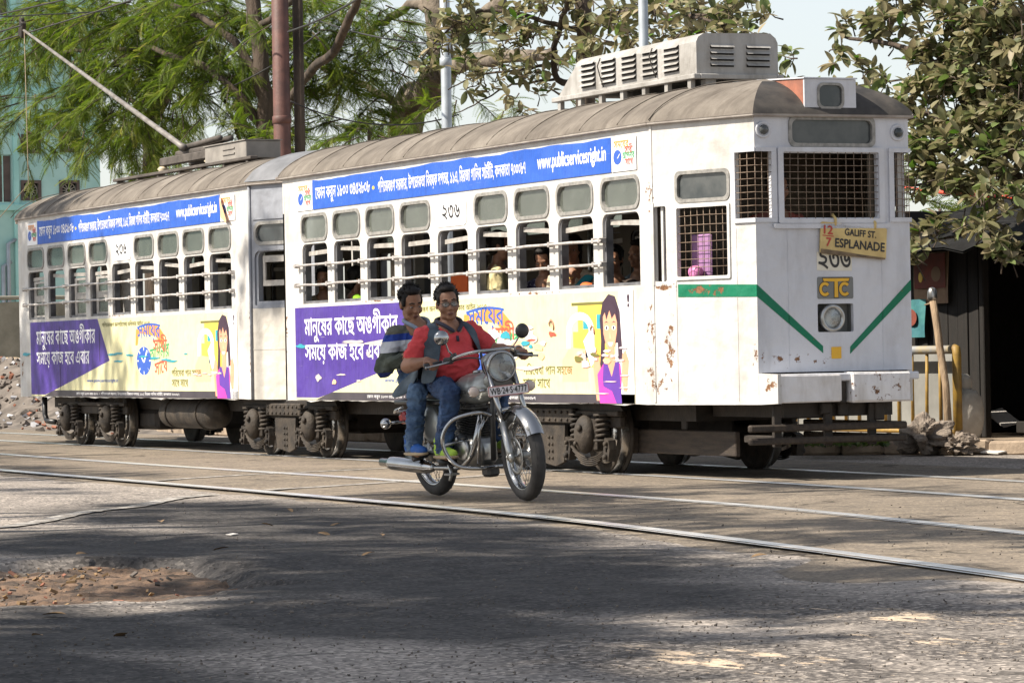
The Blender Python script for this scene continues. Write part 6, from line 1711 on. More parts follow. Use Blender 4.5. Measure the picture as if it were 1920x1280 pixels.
# ------------------------------------------------------------------ passengers: seated inside, seen through the windows
def passenger(label, x, y, z, face, skin, cloth, long_hair=False, lean=0.0, pitch=0.0, scale=1.0, arm=None, extra=None, stand=False):
    """(x, y, z) is the centre of the head; face is the heading of head and chest"""
    k = scale; base = Vector((x, y, z-1.13*k))
    o = empty('person', (x, y, .76), label, 'person', 'tram passengers')
    Rz = Matrix.Rotation(face, 3, 'Z'); Rh = Rz @ Matrix.Rotation(pitch, 3, 'Y')
    hc = Vector((x, y, z)); P = lambda a, b, c: hc+Rz @ Vector((a, b, c))*k
    body = MB(); head_prims(body, .93*k, .95, not long_hair, lambda p: hc+Rh @ p, Rh)
    body.cap(P(-.02, 0, -.08), P(-.03, 0, -.19), .050*k, .056*k); body.cap(P(-.03, 0, -.22), P(-.04, 0, -.60), .10*k, .11*k)
    cl = MB()
    cl.ell(P(-.035, 0, -.33), (.115*k, .165*k, .16*k), Rz); cl.ell(P(-.03, 0, -.50), (.125*k, .15*k, .17*k), Rz); cl.ell(P(-.02, 0, -.66), (.145*k, .165*k, .13*k), Rz)
    cl.cap(P(-.03, -.10, -.225), P(-.03, .10, -.225), .062*k, .062*k)
    lap = MB()
    for s in (-1, 1):
        if stand:                                           # on the floor at 0.75
            hp = P(-.02, s*.09, -.70); ft = Vector((hp.x, hp.y, .84)); lap.cap(hp, hp.lerp(ft, .5), .085*k, .062*k); lap.cap(hp.lerp(ft, .5), ft, .062*k, .045*k); lap.cap(ft, ft+Rz @ Vector((.12, 0, -.04)), .042, .036)
        else:                                               # knees along the car, whatever the chest faces
            S_ = lambda a, b, c: hc+Vector((a, b+.03, c))*k
            lap.cap(P(-.02, 0, -.68), S_(-.0, s*.09, -.70), .09*k, .085*k); lap.cap(S_(-.0, s*.09, -.70), S_(.36, s*.11, -.72), .085*k, .065*k); lap.cap(S_(.36, s*.11, -.72), S_(.36, s*.11, -1.06), .062*k, .045*k); lap.cap(S_(.36, s*.11, -1.06), S_(.46, s*.11, -1.08), .04*k, .035*k)
        el_, wr = (P(.02, s*.21, -.47), P(.19, s*.12, -.58)) if not arm or s != arm[0] else (P(*arm[1]), P(*arm[2]))
        sh_ = P(-.03, s*.175, -.245)
        cl.cap(sh_, sh_.lerp(el_, .75), .062*k, .056*k)
        body.cap(sh_, el_, .042*k, .036*k); body.cap(el_, wr, .036*k, .026*k)
        d = (wr-el_).normalized(); hand(body, wr, d, Vector((0, 0, -1)) if abs(d.z) < .8 else Vector((1, 0, 0)), s, .9*k, curl=.5)
    fuse(body, 'body', skin, o, .0095, 3); fuse(cl, 'shirt', cloth, o, .014, 4, wrinkle=.012); fuse(lap, 'trousers', MT['darkcloth'], o, .018, 4)
    hm = hair_cap(hc, Rh, .95*k, int(x*100) % 97)
    if long_hair:
        hm.ell(hc+Rh @ Vector((-.075, 0, -.05))*k, (.05*k, .06*k, .07*k), Rh); hm.ell(hc+Rh @ Vector((-.11, 0, -.06))*k, .042*k)
    fuse(hm, 'hair', MT['hair'], o, .010, 1)
    eyes(o, hc, Rh, .93*k)
    if extra: extra(o, P)
    return o
def collar(o, P, mat=None):
    mb = MB(); mb.tube([P(.055, -.005, -.225), P(.03, .055, -.195), P(-.04, .07, -.165), P(-.09, 0, -.155), P(-.04, -.07, -.165), P(.03, -.055, -.195), P(.055, .005, -.225)], [.010, .016, .018, .018, .018, .016, .010], 8); mb.build('collar', mat or MT['yellowcloth'], o)
def wpos(px, py, y): p = atY(px, py, y); return p[0], p[1], p[2]
passenger('woman in beige looking out of the rearmost window of the front car', *wpos(606, 524, .25), -.55, MT['skin3'], MT['beigecloth'], True, scale=.95)
passenger('passenger in a bright lime green top at the second window', *wpos(671, 523, .27), 1.4, MT['skin3'], MT['limecloth'], True, scale=.95)
passenger('standing man in a pale yellow shirt at the window right of the number board', *wpos(938, 463, .26), 1.1, MT['skin1'], MT['yellowcloth'], scale=1.08, extra=collar, stand=True)
passenger('young man in a dark checked shirt looking down by the window', *wpos(1019, 487, .26), -.75, MT['skin3'], MT['checkcloth'], pitch=.5, scale=1.0)
def sari(o, P):
    mb = MB()
    mb.tube([P(-.10, .16, -.24), P(.03, .15, -.23), P(.10, .06, -.34), P(.13, -.05, -.46), P(.10, -.15, -.58)], [.05, .06, .06, .06, .07], 10, flat=.4); fuse(mb, 'sari_drape', MT['tealcloth'], o, .012, 3)
    mb = MB(); mb.tube([P(.045, -.05, -.20), P(.075, 0, -.25), P(.045, .05, -.20)], .004, 6); mb.build('necklace', MT['adgold'], o)
passenger('woman in a teal sari at the second window behind the cab', *wpos(1074, 470, .25), -.75, MT['skin2'], MT['beigecloth'], True, extra=sari)
passenger('boy in dark clothes looking out of the last window behind the cab', *wpos(1152, 487, .24), -.85, MT['skin3'], MT['darkcloth'], scale=.92, pitch=.1)
passenger('dim passenger in dark clothes on the far side behind the boy', *wpos(1196, 478, .95), -1.2, MT['skin1'], MT['vest'], scale=1.0)
passenger('driver in dark red standing behind the mesh windscreen', 9.02, .78, 2.32, .0, MT['skin1'], MT['posterred'], scale=1.08, stand=True)
mb = MB(); p = wpos(1103, 528, .2); pillow(mb, (p[0], p[1], 1.585), (.17, .10, .10), (0, .2, .3))
tag(mb.build('cloth_bundle', MT['orange'], origin=(p[0], p[1], 1.55)), 'orange cloth bundle on the sill beside the woman in teal', 'bundle')
mb = MB(); p = wpos(864, 534, .5); mb.box((p[0], .5, p[2]), (.30, .04, .22), (0, 0, .2), 0, .015)
tag(mb.build('carrier_bag', MT['orange'], origin=(p[0], .5, p[2]-.11)), 'bright orange bag inside the window under the number board', 'bag')
# ================================================================== motorcycle (x forward, y left, z up; the root leans and turns it)
LEAN, HEAD = radians(5.0), .062
bk = empty('motorcycle', (9.96, -2.632, .012), 'silver motorcycle with chrome crash bar ridden past the tram by two men', 'motorcycle', None, (LEAN, 0, HEAD), True)
WB, WR = 1.37, .322
def wheel(root, x, mat=None, steer=0.0, disc=True):
    R = Matrix.Rotation(steer, 3, 'Z')
    def tf(mb):
        mb.v = [tuple(Vector((x, 0, WR))+R @ (Vector(p)-Vector((x, 0, WR)))) for p in mb.v]; return mb
    ax = (0, 1, 0); c = (x, 0, WR); h = .048
    prof = [(.240, -h*.85), (.262, -h*1.02), (.286, -h), (.306, -h*.72), (.317, -h*.36), (WR, 0), (.317, h*.36), (.306, h*.72), (.286, h), (.262, h*1.02), (.240, h*.85)]
    mb = MB(); mb.lathe(prof, c, ax, 56, closed=True); w = tf(mb).build('wheel', MT['tyre'], root)
    for y in (-.026, .026):
        mb = MB(); mb.tube([(x+.310*cos(t*pi/28), y+(0.004 if t % 2 else -.004), WR+.310*sin(t*pi/28)) for t in range(56)], .0035, 4, closed=True); tf(mb).build('tread_rib', MT['tyre'], w)
    mb = MB(); mb.lathe([(.242, -.040), (.247, -.034), (.236, -.026), (.226, -.012), (.224, 0), (.226, .012), (.236, .026), (.247, .034), (.242, .040), (.230, .034), (.216, .014), (.214, 0), (.216, -.014), (.230, -.034)], c, ax, 56, closed=True); tf(mb).build('rim', MT['chrome'], w)
    mb = MB(); mb.lathe([(.012, -.085), (.018, -.080), (.020, -.055), (.066, -.050), (.070, -.040), (.045, -.030), (.040, .030), (.085, .036), (.088, .058), (.03, .064), (.018, .085), (.012, .085)], c, ax, 28); tf(mb).build('hub', MT['dullchrome'], w)
    mb = MB()
    for k in range(36):
        a = 2*pi*k/36; b = a+(.42 if k % 2 else -.42); y = (-.042 if k % 4 < 2 else .042)
        mb.tube([(x+.060*cos(b), y, WR+.060*sin(b)), (x+.222*cos(a), y*.2, WR+.222*sin(a))], .0024, 4)
    tf(mb).build('spokes', MT['chrome'], w)
    if disc:
        mb = MB(); mb.lathe([(.105, -.062), (.132, -.062), (.132, -.058), (.105, -.058)], c, ax, 36, closed=True)
        for k in range(5): a = 2*pi*k/5; mb.tube([(x+.05*cos(a), -.060, WR+.05*sin(a)), (x+.108*cos(a+.3), -.060, WR+.108*sin(a+.3))], .006, 5)
        tf(mb).build('brake_disc', MT['dullchrome'], w)
    return w
STEER = radians(-6)
wheel(bk, WB, steer=STEER); wheel(bk, 0.0, disc=False)
# steering assembly turned about the head
HX, HZ = 1.02, .92
Rs = Matrix.Rotation(STEER, 3, 'Z')
def st(p): q = Rs @ (Vector(p)-Vector((WB-.05, 0, 0))); return tuple(q+Vector((WB-.05, 0, 0)))
def stm(mb): mb.v = [st(p) for p in mb.v]; return mb
for s in (-1, 1):
    y = s*.095
    mb = MB(); mb.tube([(1.315, y, .52), (1.075, y, .985)], .0185, 14); stm(mb).build('fork_tube', MT['chrome'], bk)
    mb = MB(); mb.tube([(1.385, y, .300), (1.372, y, .36), (1.300, y, .56)], [.026, .027, .030], 14); mb.ell((1.385, y, .315), (.034, .024, .036)); mb.box((1.335, y-.03*s, .47), (.03, .03, .07), (0, -.48, 0), 0, .006); stm(mb).build('fork_leg', MT['dullchrome'], bk)
mb = MB(); mb.tube([(WB, -.125, WR), (WB, .125, WR)], .011, 10); stm(mb).build('axle', MT['dullchrome'], bk)
# front mudguard
vs = []; fs = []; na, nb_ = 22, 9
for i in range(na):
    a = radians(28+i*115/(na-1)); 
    for j in range(nb_):
        t = -1+2*j/(nb_-1); rr = .352-.030*t*t-.006*abs(t)**4; vs.append((WB+rr*cos(a), .066*t, WR+rr*sin(a)))
for i in range(na-1):
    for j in range(nb_-1): fs.append((i*nb_+j, i*nb_+nb_+j, i*nb_+nb_+j+1, i*nb_+j+1))
mb = MB(); mb.add(vs, fs, 0, True); n0 = len(vs); mb.add([(WB+(v[0]-WB)*.985, v[1]*.96, WR+(v[2]-WR)*.985) for v in vs], [tuple(reversed(f)) for f in fs], 0, True)
for s in (-1, 1): mb.tube([(WB-.14, s*.068, WR+.285), (WB-.06, s*.085, WR+.18), (WB-.09, s*.088, WR+.20)], .007, 6); mb.tube([(WB+.12, s*.068, WR+.29), (WB+.06, s*.088, WR+.20)], .007, 6)
stm(mb).build('front_mudguard', MT['chrome'], bk)
# headlamp casing, lamp
mb = MB(); mb.lathe([(0, -.19), (.055, -.175), (.092, -.12), (.104, -.06), (.107, -.01), (.104, .0)], (1.13, 0, .945), (1, 0, -.03), 30)
mb.ell((1.03, 0, .985), (.12, .105, .065)); mb.bx(1.02, 1.12, -.118, .118, .80, .90, 0, .03)
hl = fuse(MB().add([st(p) for p in mb.v], mb.f), 'headlamp_casing', MT['silver'], bk, .008, 3)
c = st((1.135, 0, .945)); ax = Rs @ Vector((1, 0, -.03))
MB().lathe([(.104, -.02), (.111, -.012), (.113, .004), (.104, .014), (.095, .012), (.095, -.01)], c, ax, 36, closed=True).build('headlamp_rim', MT['chrome'], bk)
g = MB().lathe([(.096, .008), (.085, .022), (.06, .034), (.03, .040), (0, .042)], c, ax, 30).build('headlamp_glass', MT['lens'], bk)
MB().lathe([(.094, .004), (.075, -.03), (.04, -.06), (.012, -.07), (0, -.07)], c, ax, 30).build('reflector', MT['chrome'], g)
# number plate
def npm(u, v, d): p = st((1.225-d-.10*(v-.795), u, v)); return p
mb = MB(); mb.plate(rrect(-.155, .155, .742, .815, .012, 3), [], lambda u, v, d: npm(u, v, d), 0, .006); npl = mb.build('number_plate', MT['plate'], bk)
q = rrect(-.155, .155, .742, .815, .012, 3); mb = MB(); mb.plate(q, [inset(q, .006)], npm, -.002, 0); mb.build('plate_border', MT['plateborder'], npl)
mb = MB(); write(mb, 'WB·24·S·4777', -.140, .140, .756, .803, npm, -.002, 0, .02, None, -1); mb.build('lettering', MT['black'], npl)
mb = MB(); mb.tube([(1.20, -.08, .80), (1.10, -.08, .85)], .008, 6); mb.tube([(1.20, .08, .80), (1.10, .08, .85)], .008, 6); stm(mb).build('plate_bracket', MT['blackmetal'], bk)
for s in (-1, 1):
    mb = MB(); mb.tube([(1.10, s*.09, .79), (1.10, s*.185, .785)], .010, 8); mb.lathe([(.014, -.045), (.034, -.035), (.040, -.012), (.038, .0)], (1.105, s*.215, .785), (1, 0, 0), 20); i_ = stm(mb).build('front_indicator', MT['chrome'], bk)
    mb = MB(); mb.lathe([(.038, .0), (.034, .014), (.018, .022), (0, .024)], (1.105, s*.215, .785), (1, 0, 0), 18); stm(mb).build('indicator_lens', MT['amberlens'], i_)
# handlebar, grips, levers, mirrors
GZ_, GY_, GXr = .995, .33, .70
for s in (-1, 1):
    pass
hb = [(.70, -.40, .985), (.74, -.28, 1.0), (.90, -.19, 1.045), (.985, -.11, 1.06), (1.0, 0, 1.06), (.985, .11, 1.06), (.90, .19, 1.045), (.74, .28, 1.0), (.70, .40, .985)]
def smooth_path(P, n=6):
    P = [Vector(p) for p in P]; out = []
    for i in range(len(P)-1):
        p0, p1, p2, p3 = P[max(i-1, 0)], P[i], P[i+1], P[min(i+2, len(P)-1)]
        for k in range(n):
            t = k/n; out.append(.5*((2*p1)+(p2-p0)*t+(2*p0-5*p1+4*p2-p3)*t*t+(3*p1-p0-3*p2+p3)*t**3))
    return out+[P[-1]]
mb = MB(); mb.tube(smooth_path(hb), .0115, 10); stm(mb).build('handlebar', MT['chrome'], bk)
for s in (-1, 1):
    ga, gb = Vector((.705, s*.405, .985)), Vector((.738, s*.285, .999)); d = (gb-ga)
    mb = MB(); mb.tube([ga-d*.12, ga-d*.1, ga+d*.0, ga+d*.95], [.010, .020, .0175, .0175], 12); stm(mb).build('grip', MT['blackmetal'], bk)
    mb = MB(); mb.box(tuple(Vector((.775, s*.255, 1.008))), (.07, .06, .05), (0, 0, s*-.9), 0, .012); mb.tube([(.80, s*.24, 1.03), (.83, s*.215, 1.045)], .02, 8); stm(mb).build('switch_block', MT['blackmetal'], bk)
    mb = MB(); mb.tube(smooth_path([(.80, s*.255, 1.005), (.815, s*.30, .995), (.785, s*.38, .982), (.77, s*.435, .975)], 4), [.010]+[.0075]*11+[.010], 8); stm(mb).build('lever', MT['chrome'], bk)
    top = Vector((.80, s*.30, 1.175)) if s < 0 else Vector((.815, s*.315, 1.165))
    mb = MB(); mb.tube(smooth_path([(.79, s*.235, 1.02), (.795, s*.235, 1.055), (.80, s*.26, 1.085), tuple(top+Vector((.01, -s*.02, -.02)))], 5), .0062, 8); mi = stm(mb).build('mirror', MT['chrome'], bk)
    cm = Vector(st(top)); n = Vector((1, 0 if s > 0 else -.25, -.05)).normalized()
    MB().lathe([(0, .030), (.018, .029), (.040, .020), (.052, .006), (.055, -.004), (.052, -.010), (0, -.010)], cm, n, 28).build('mirror_shell', MT['chrome'] if s < 0 else MT['blackmetal'], mi)
    mb = MB(); mb.tube(smooth_path([st((.78, s*.24, 1.0)), st((.90, s*.16, 1.02)), st((1.02, s*.07, .99)), (1.0, s*.05, .90)], 6), .006, 6); mb.build('cable', MT['blackmetal'], bk)
# tank, seat, side panel
mb = MB(); mb.ell((.78, 0, .79), (.27, .135, .115)); mb.ell((.90, 0, .80), (.16, .125, .11)); mb.ell((.60, 0, .775), (.15, .10, .085)); mb.bx(.55, .98, -.10, .10, .70, .76, 0, .03)
tk = fuse(mb, 'fuel_tank', MT['silver'], bk, .010, 5)
mb = MB(); mb.lathe([(.035, 0), (.038, .012), (.03, .022), (0, .024)], (.80, 0, .90), (0, 0, 1), 18); mb.build('filler_cap', MT['chrome'], tk)
mb = MB()
tq = lambda u, v, d: (u, -.1385-d+((u-.78)/.27)**2*.055+((v-.80)/.115)**2*.035, v)
write(mb, 'Electra', .70, .86, .765, .805, lambda u, v, d: tq(u, v, .006), 0, 0, .01); mb.build('tank_lettering', MT['blackmetal'], tk)
mb = MB(); pillow(mb, (.33, 0, .765), (.46, .27, .105), (0, -.02, 0), 0, 3); pillow(mb, (-.06, 0, .795), (.44, .24, .105), (0, .05, 0), 0, 3); fuse(mb, 'seat', MT['seat'], bk, .010, 3)
for s in (-1, 1):
    mb = MB(); mb.ell((.23, s*.125, .545), (.15, .045, .135)); mb.ell((.30, s*.12, .50), (.10, .04, .10)); fuse(mb, 'side_panel', MT['silver'], bk, .009, 3)
# frame
mb = MB()
for P in ([(1.03, 0, .90), (1.0, 0, .80), (.5, 0, .70), (-.25, 0, .70)], [(1.02, 0, .86), (.96, 0, .55), (.92, 0, .28)], [(.45, 0, .70), (.42, 0, .35), (.30, 0, .30)]): mb.tube(P, .020, 10)
for s in (-1, 1):
    mb.tube([(.42, s*.09, .34), (.0, s*.10, WR)], .016, 8); mb.tube([(.40, s*.11, .70), (-.34, s*.11, .70), (-.40, s*.0, .70)], .014, 8)
mb.build('frame', MT['blackmetal'], bk)
for s in (-1, 1):
    mb = MB(); mb.tube(helix((0, 0, 0), .030, .20, 9, .006), .006, 6)
    Rr = (Vector((-.02, s*.125, .66))-Vector((.0, s*.125, .36))).to_track_quat('Z', 'Y').to_matrix(); mb.v = [tuple(Rr @ Vector(p)+Vector((-.004, s*.125, .41))) for p in mb.v]
    mb.tube([(.0, s*.125, .34), (-.02, s*.125, .68)], .013, 8); mb.build('shock_absorber', MT['chrome'], bk)
# rear mudguard, lamp, indicators
vs = []; fs = []; na, nb_ = 26, 9
for i in range(na):
    a = radians(50+i*140/(na-1))
    for j in range(nb_):
        t = -1+2*j/(nb_-1); rr = .385-.030*t*t-.008*abs(t)**4; vs.append((rr*cos(a), .075*t, WR+rr*sin(a)))
for i in range(na-1):
    for j in range(nb_-1): fs.append((i*nb_+j, i*nb_+nb_+j, i*nb_+nb_+j+1, i*nb_+j+1))
mb = MB(); mb.add(vs, fs, 0, True); mb.add([(v[0]*.985, v[1]*.96, WR+(v[2]-WR)*.985) for v in vs], [tuple(reversed(f)) for f in fs], 0, True); mb.build('rear_mudguard', MT['silver'], bk)
mb = MB(); mb.box((-.37, 0, .575), (.09, .13, .085), (0, -.25, 0), 0, .02); mb.build('tail_lamp', MT['redlens'], bk)
mb = MB(); mb.tube([(-.25, -.10, .66), (-.33, -.12, .64), (-.42, -.09, .62), (-.42, .09, .62), (-.33, .12, .64), (-.25, .10, .66)], .010, 8); mb.build('grab_rail', MT['chrome'], bk)
for s in (-1, 1):
    mb = MB(); mb.tube([(-.34, s*.05, .55), (-.35, s*.17, .55)], .010, 8); mb.lathe([(0, -.045), (.022, -.038), (.038, -.016), (.040, .006), (.034, .02), (0, .024)], (-.345, s*.205, .55), (-1, 0, 0), 20); mb.build('rear_indicator', MT['chrome'], bk)
# engine
mb = MB(); mb.ell((.62, -.06, .36), (.165, .10, .125)); mb.ell((.75, -.05, .35), (.13, .10, .12)); mb.ell((.50, -.05, .37), (.11, .09, .11)); mb.bx(.45, .86, -.09, .09, .24, .44, 0, .04); en = fuse(mb, 'crankcase', MT['dullchrome'], bk, .010, 4)
mb = MB(); mb.lathe([(.085, 0), (.085, .012), (.072, .022), (0, .022)], (.74, -.135, .37), (0, -1, 0), 28); mb.lathe([(.05, 0), (.048, .014), (0, .016)], (.55, -.135, .40), (0, -1, 0), 22); mb.lathe([(.03, 0), (.028, .02), (0, .02)], (.66, -.145, .44), (0, -1, 0), 16); mb.build('engine_cover', MT['dullchrome'], en)
mb = MB(); mb.tube([(.69, 0, .44), (.72, 0, .66)], .065, 20)
for k in range(11):
    z = .455+.018*k; mb.box((.692+.0026*k, 0, z), (.20-.003*abs(k-5), .20, .006), (0, .13, 0), 0, .002)
mb.build('cylinder', MT['finmetal'], en)
mb = MB(); mb.ell((.725, 0, .672), (.095, .08, .035)); mb.bx(.64, .81, -.075, .075, .63, .68, 0, .02); mb.build('cylinder_head', MT['finmetal'], en)
mb = MB(); mb.ell((.56, -.06, .56), (.05, .045, .055)); mb.tube([(.56, -.05, .56), (.66, -.02, .60)], .025, 10); mb.tube([(.52, -.05, .56), (.36, -.03, .58)], .034, 10); mb.build('carburettor', MT['dullchrome'], bk)
mb = MB(); mb.tube(smooth_path([(.79, -.03, .62), (.88, -.06, .60), (.92, -.115, .48), (.86, -.15, .32), (.70, -.165, .245), (.45, -.175, .235), (.22, -.180, .235)], 7), .019, 12); ex = mb.build('exhaust_pipe', MT['chrome'], bk)
mb = MB(); mb.lathe([(.020, 0), (.030, .02), (.047, .09), (.050, .14), (.050, .62), (.046, .66), (.030, .69), (.030, .80), (.024, .81), (.022, .74)], (.34, -.185, .235), (-1, -.03, .035), 24); mb.build('silencer', MT['chrome'], ex)
# crash bar
for s in (-1, 1):
    mb = MB(); mb.tube(smooth_path([(.98, s*.02, .60), (.96, s*.10, .63), (.88, s*.26, .60), (.83, s*.335, .50), (.835, s*.335, .38), (.88, s*.27, .27), (.94, s*.12, .235), (.945, s*.0, .235)], 6), .0145, 12); mb.tube([(.94, s*.02, .62), (.93, s*.10, .50), (.93, s*.13, .27)], .0145, 10); mb.tube([(.83, s*.335, .42), (.80, s*.22, .43), (.79, s*.13, .44)], .011, 8); mb.build('crash_bar', MT['chrome'], bk)
for s in (-1, 1):
    mb = MB(); mb.tube([(.60, s*.10, .285), (.60, s*.27, .285)], .014, 10); mb.tube([(.60, s*.16, .285), (.60, s*.27, .285)], .022, 10); mb.build('footrest', MT['blackmetal'], bk)
    mb = MB(); mb.tube([(.12, s*.10, .33), (.16, s*.15, .31), (.19, s*.27, .305)], .013, 10); mb.tube([(.175, s*.19, .307), (.19, s*.27, .305)], .020, 10); mb.build('footrest', MT['blackmetal'], bk)
mb = MB(); mb.tube(smooth_path([(.56, -.19, .30), (.63, -.20, .21), (.62, -.21, .15)], 4), .012, 8); mb.bx(.60, .70, -.245, -.165, .19, .205, 0, .004); mb.build('kick_pedal', MT['dullchrome'], bk)
mb = MB(); mb.bx(.10, .56, .11, .16, .26, .40, 0, .04); mb.build('chain_case', MT['blackmetal'], bk)
mb = MB(); mb.bx(.80, .92, -.05, .05, .16, .24, 0, .02); mb.build('mud_flap', MT['blackmetal'], bk)

# ------------------------------------------------------------------ the two riders
def shoe(root, c, heading, mat, k=1.0, pitch=0.0):
    R = Matrix.Rotation(heading, 3, 'Z') @ Matrix.Rotation(pitch, 3, 'Y'); c = Vector(c)
    T = lambda p: c+R @ (Vector(p)*k)
    mb = MB(); mb.ell(T((-.055, 0, .045)), (.055*k, .042*k, .055*k), R); mb.ell(T((.03, 0, .030)), (.085*k, .044*k, .042*k), R); mb.ell(T((.095, 0, .022)), (.065*k, .043*k, .034*k), R); mb.cap(T((-.05, 0, .06)), T((-.05, 0, .11)), .042*k, .044*k)
    s = fuse(mb, 'shoe', mat, root, .009, 3)
    mb = MB(); pillow(mb, T((.022, 0, .0)), (.285*k, .098*k, .034*k), None, 0, 3); mb.v = [tuple(c+R @ (Vector(p)-T((.022, 0, 0)))+R @ Vector((.022*k, 0, 0))) for p in mb.v]; mb.build('sole', MT['sole'], s)
    mb = MB()
    for q in range(4): mb.tube([T((.0+.025*q, -.028, .066-.007*q)), T((.01+.025*q, 0, .078-.008*q)), T((.0+.025*q, .028, .066-.007*q))], .0045, 5)
    mb.build('laces', MT['adwhite'], s)
def rider(name_label, hips, chest, neck, hc, yaw, pitch, legs, arms, skin, jeans, shirt, shoem, jaw, belly, sleeve, seed, collarm):
    o = empty('person', (9.96, -2.632, .012), name_label, 'person', None, (LEAN, 0, HEAD), True)
    Rh = Matrix.Rotation(yaw, 3, 'Z') @ Matrix.Rotation(pitch, 3, 'Y'); k = .96
    hc = Vector(hc); body = MB(); head_prims(body, k, jaw, True, lambda p: hc+Rh @ p, Rh)
    body.cap(hc+Rh @ Vector((-.02, 0, -.07)), Vector(neck), .056, .060); body.cap(Vector(neck)+Vector((0, 0, -.06)), hips, .11, .12)
    sh = MB(); c = Vector(chest); h = Vector(hips)
    sh.ell(c+Vector((0, 0, .0)), (.125+belly*.3, .180+belly*.35, .165)); sh.ell(c.lerp(h, .5)+Vector((.01+belly*.3, 0, 0)), (.145+belly*.5, .168+belly*.5, .17)); sh.ell(h+Vector((belly*.5, 0, .05)), (.150+belly*.4, .165+belly*.3, .115))
    sh.cap(c+Vector((-.005, -.13, .085)), c+Vector((-.005, .13, .085)), .066, .066); sh.cap(c+Vector((0, 0, .10)), Vector(neck)+Vector((-.01, 0, -.022)), .092, .068)
    je = MB(); je.ell(h+Vector((0, 0, -.02)), (.145, .165, .10))
    for s, L in zip((-1, 1), legs):
        hp, kn, an, ft = [Vector(q) for q in L]
        je.cap(hp, kn, .092, .070, 14); je.cap(kn, kn.lerp(an, .45), .068, .066, 14); je.cap(kn.lerp(an, .4), an+Vector((0, 0, .02)), .066, .060, 14)
        for q in range(2): je.cap(an+Vector((.01*q, 0, .012+.03*q)), an+Vector((-.01, .0, .03+.03*q)), .062, .062, 12)
        body.cap(hp, kn, .06, .05); body.cap(kn, an, .05, .036); body.cap(an, ft, .034, .03)
    for s, Ar in zip((-1, 1), arms):
        shd, el_, wr, fw, pn = [Vector(q) for q in Ar]
        body.cap(shd, el_, .055+belly*.08, .047+belly*.06); body.cap(el_, el_.lerp(wr, .35), .048+belly*.05, .046+belly*.05); body.cap(el_.lerp(wr, .3), wr, .045, .028); hand(body, wr, fw, pn, s, 1.0)
        e2 = shd.lerp(el_, min(sleeve, 1.0)); sh.cap(shd, e2, .072+belly*.05, .066+belly*.05)
        if sleeve > 1: sh.cap(el_, el_.lerp(wr, sleeve-1), .060, .046)
    b = fuse(body, 'body', skin, o, .0072, 3); fuse(sh, 'shirt', shirt, o, .0095, 5, wrinkle=.013, wf=(10, 10, 14)); fuse(je, 'jeans', jeans, o, .0095, 3, wrinkle=.014, wf=(13, 13, 17))
    fuse(hair_cap(hc, Rh, k*1.02, seed), 'hair', MT['hair'], o, .0075, 1)
    eyes(o, hc, Rh, k); strands(o, hc, Rh, k*1.02, seed+1)
    mb = MB(); mb.ell(hc+Rh @ (Vector((.0965, 0, -.070))*k), (.006, .023, .0085), Rh, 12, 8); mb.build('lips', MT['lip'], o)
    for s in (-1, 1):
        mb = MB(); mb.tube([hc+Rh @ (Vector((.089, s*.014, .030))*k), hc+Rh @ (Vector((.091, s*.035, .036))*k), hc+Rh @ (Vector((.080, s*.056, .028))*k)], [.005, .0055, .003], 6); mb.build('eyebrow', MT['hair'], o)
    mb = MB(); nk = Vector(neck)
    mb.tube(smooth_path([nk+Vector((.118, -.014, -.055)), nk+Vector((.080, -.070, -.004)), nk+Vector((-.015, -.088, .034)), nk+Vector((-.080, 0, .046)), nk+Vector((-.015, .088, .034)), nk+Vector((.080, .070, -.004)), nk+Vector((.118, .014, -.055))], 4), [.007]+[.0145]*23+[.007], 8); mb.build('collar', collarm, o)
    for s, L, m in zip((-1, 1), legs, (shoem, shoem)):
        shoe(o, (L[3][0]-.04, L[3][1], L[3][2]), -s*-.0+s*.10*-1*-1 if False else s*.08*-1, m)
    return o, hc, Rh
ga, gb = Vector(st((.705, -.405, .985))), Vector(st((.738, -.285, .999)))
gc_r = Vector(st((.722, -.345, .992))); gc_l = Vector(st((.722, .345, .992)))
r1, hc1, Rh1 = rider('front rider in a red polo and open denim vest wearing glasses, gripping the handlebar', (.36, 0, .86), (.40, 0, 1.10), (.415, 0, 1.255), (.45, -.005, 1.405), -.30, .06,
    [((.37, -.10, .835), (.745, -.20, .775), (.585, -.215, .375), (.64, -.225, .325)), ((.37, .10, .835), (.745, .20, .775), (.585, .215, .375), (.64, .225, .325))],
    [((.385, -.185, 1.185), (.35, -.325, .985), tuple(gc_r+Vector((-.095, -.005, .030))), (1, .05, -.12), (0, 0, -1)), ((.385, .185, 1.185), (.455, .335, 1.03), tuple(gc_l+Vector((-.095, .005, .034))), (1, -.05, -.12), (0, 0, -1))],
    MT['skin1'], MT['denim'], MT['red'], MT['shoelime'], 1.16, .085, .62, 11, MT['collardark'])
# spectacles
for s in (-1, 1):
    p = hc1+Rh1 @ Vector((.101, s*.032, .003)); lp = [p+Rh1 @ Vector((-.004*cos(t*pi/8)**2, .026*cos(t*pi/8), .018*sin(t*pi/8))) for t in range(16)]
    mb = MB(); mb.tube(lp, .0022, 6, closed=True); mb.tube([p+Rh1 @ Vector((0, s*.026, .006)), hc1+Rh1 @ Vector((.05, s*.080, .008)), hc1+Rh1 @ Vector((-.02, s*.084, .004))], .0022, 5)
    if s > 0: mb.tube([hc1+Rh1 @ Vector((.101, -.008, .005)), hc1+Rh1 @ Vector((.104, 0, .008)), hc1+Rh1 @ Vector((.101, .008, .005))], .002, 5)
    gl = mb.build('spectacles', MT['blackmetal'], r1)
    mb = MB(); mb.add(lp, [tuple(range(16))]); mb.build('spectacle_lens', MT['spectacle'], gl)
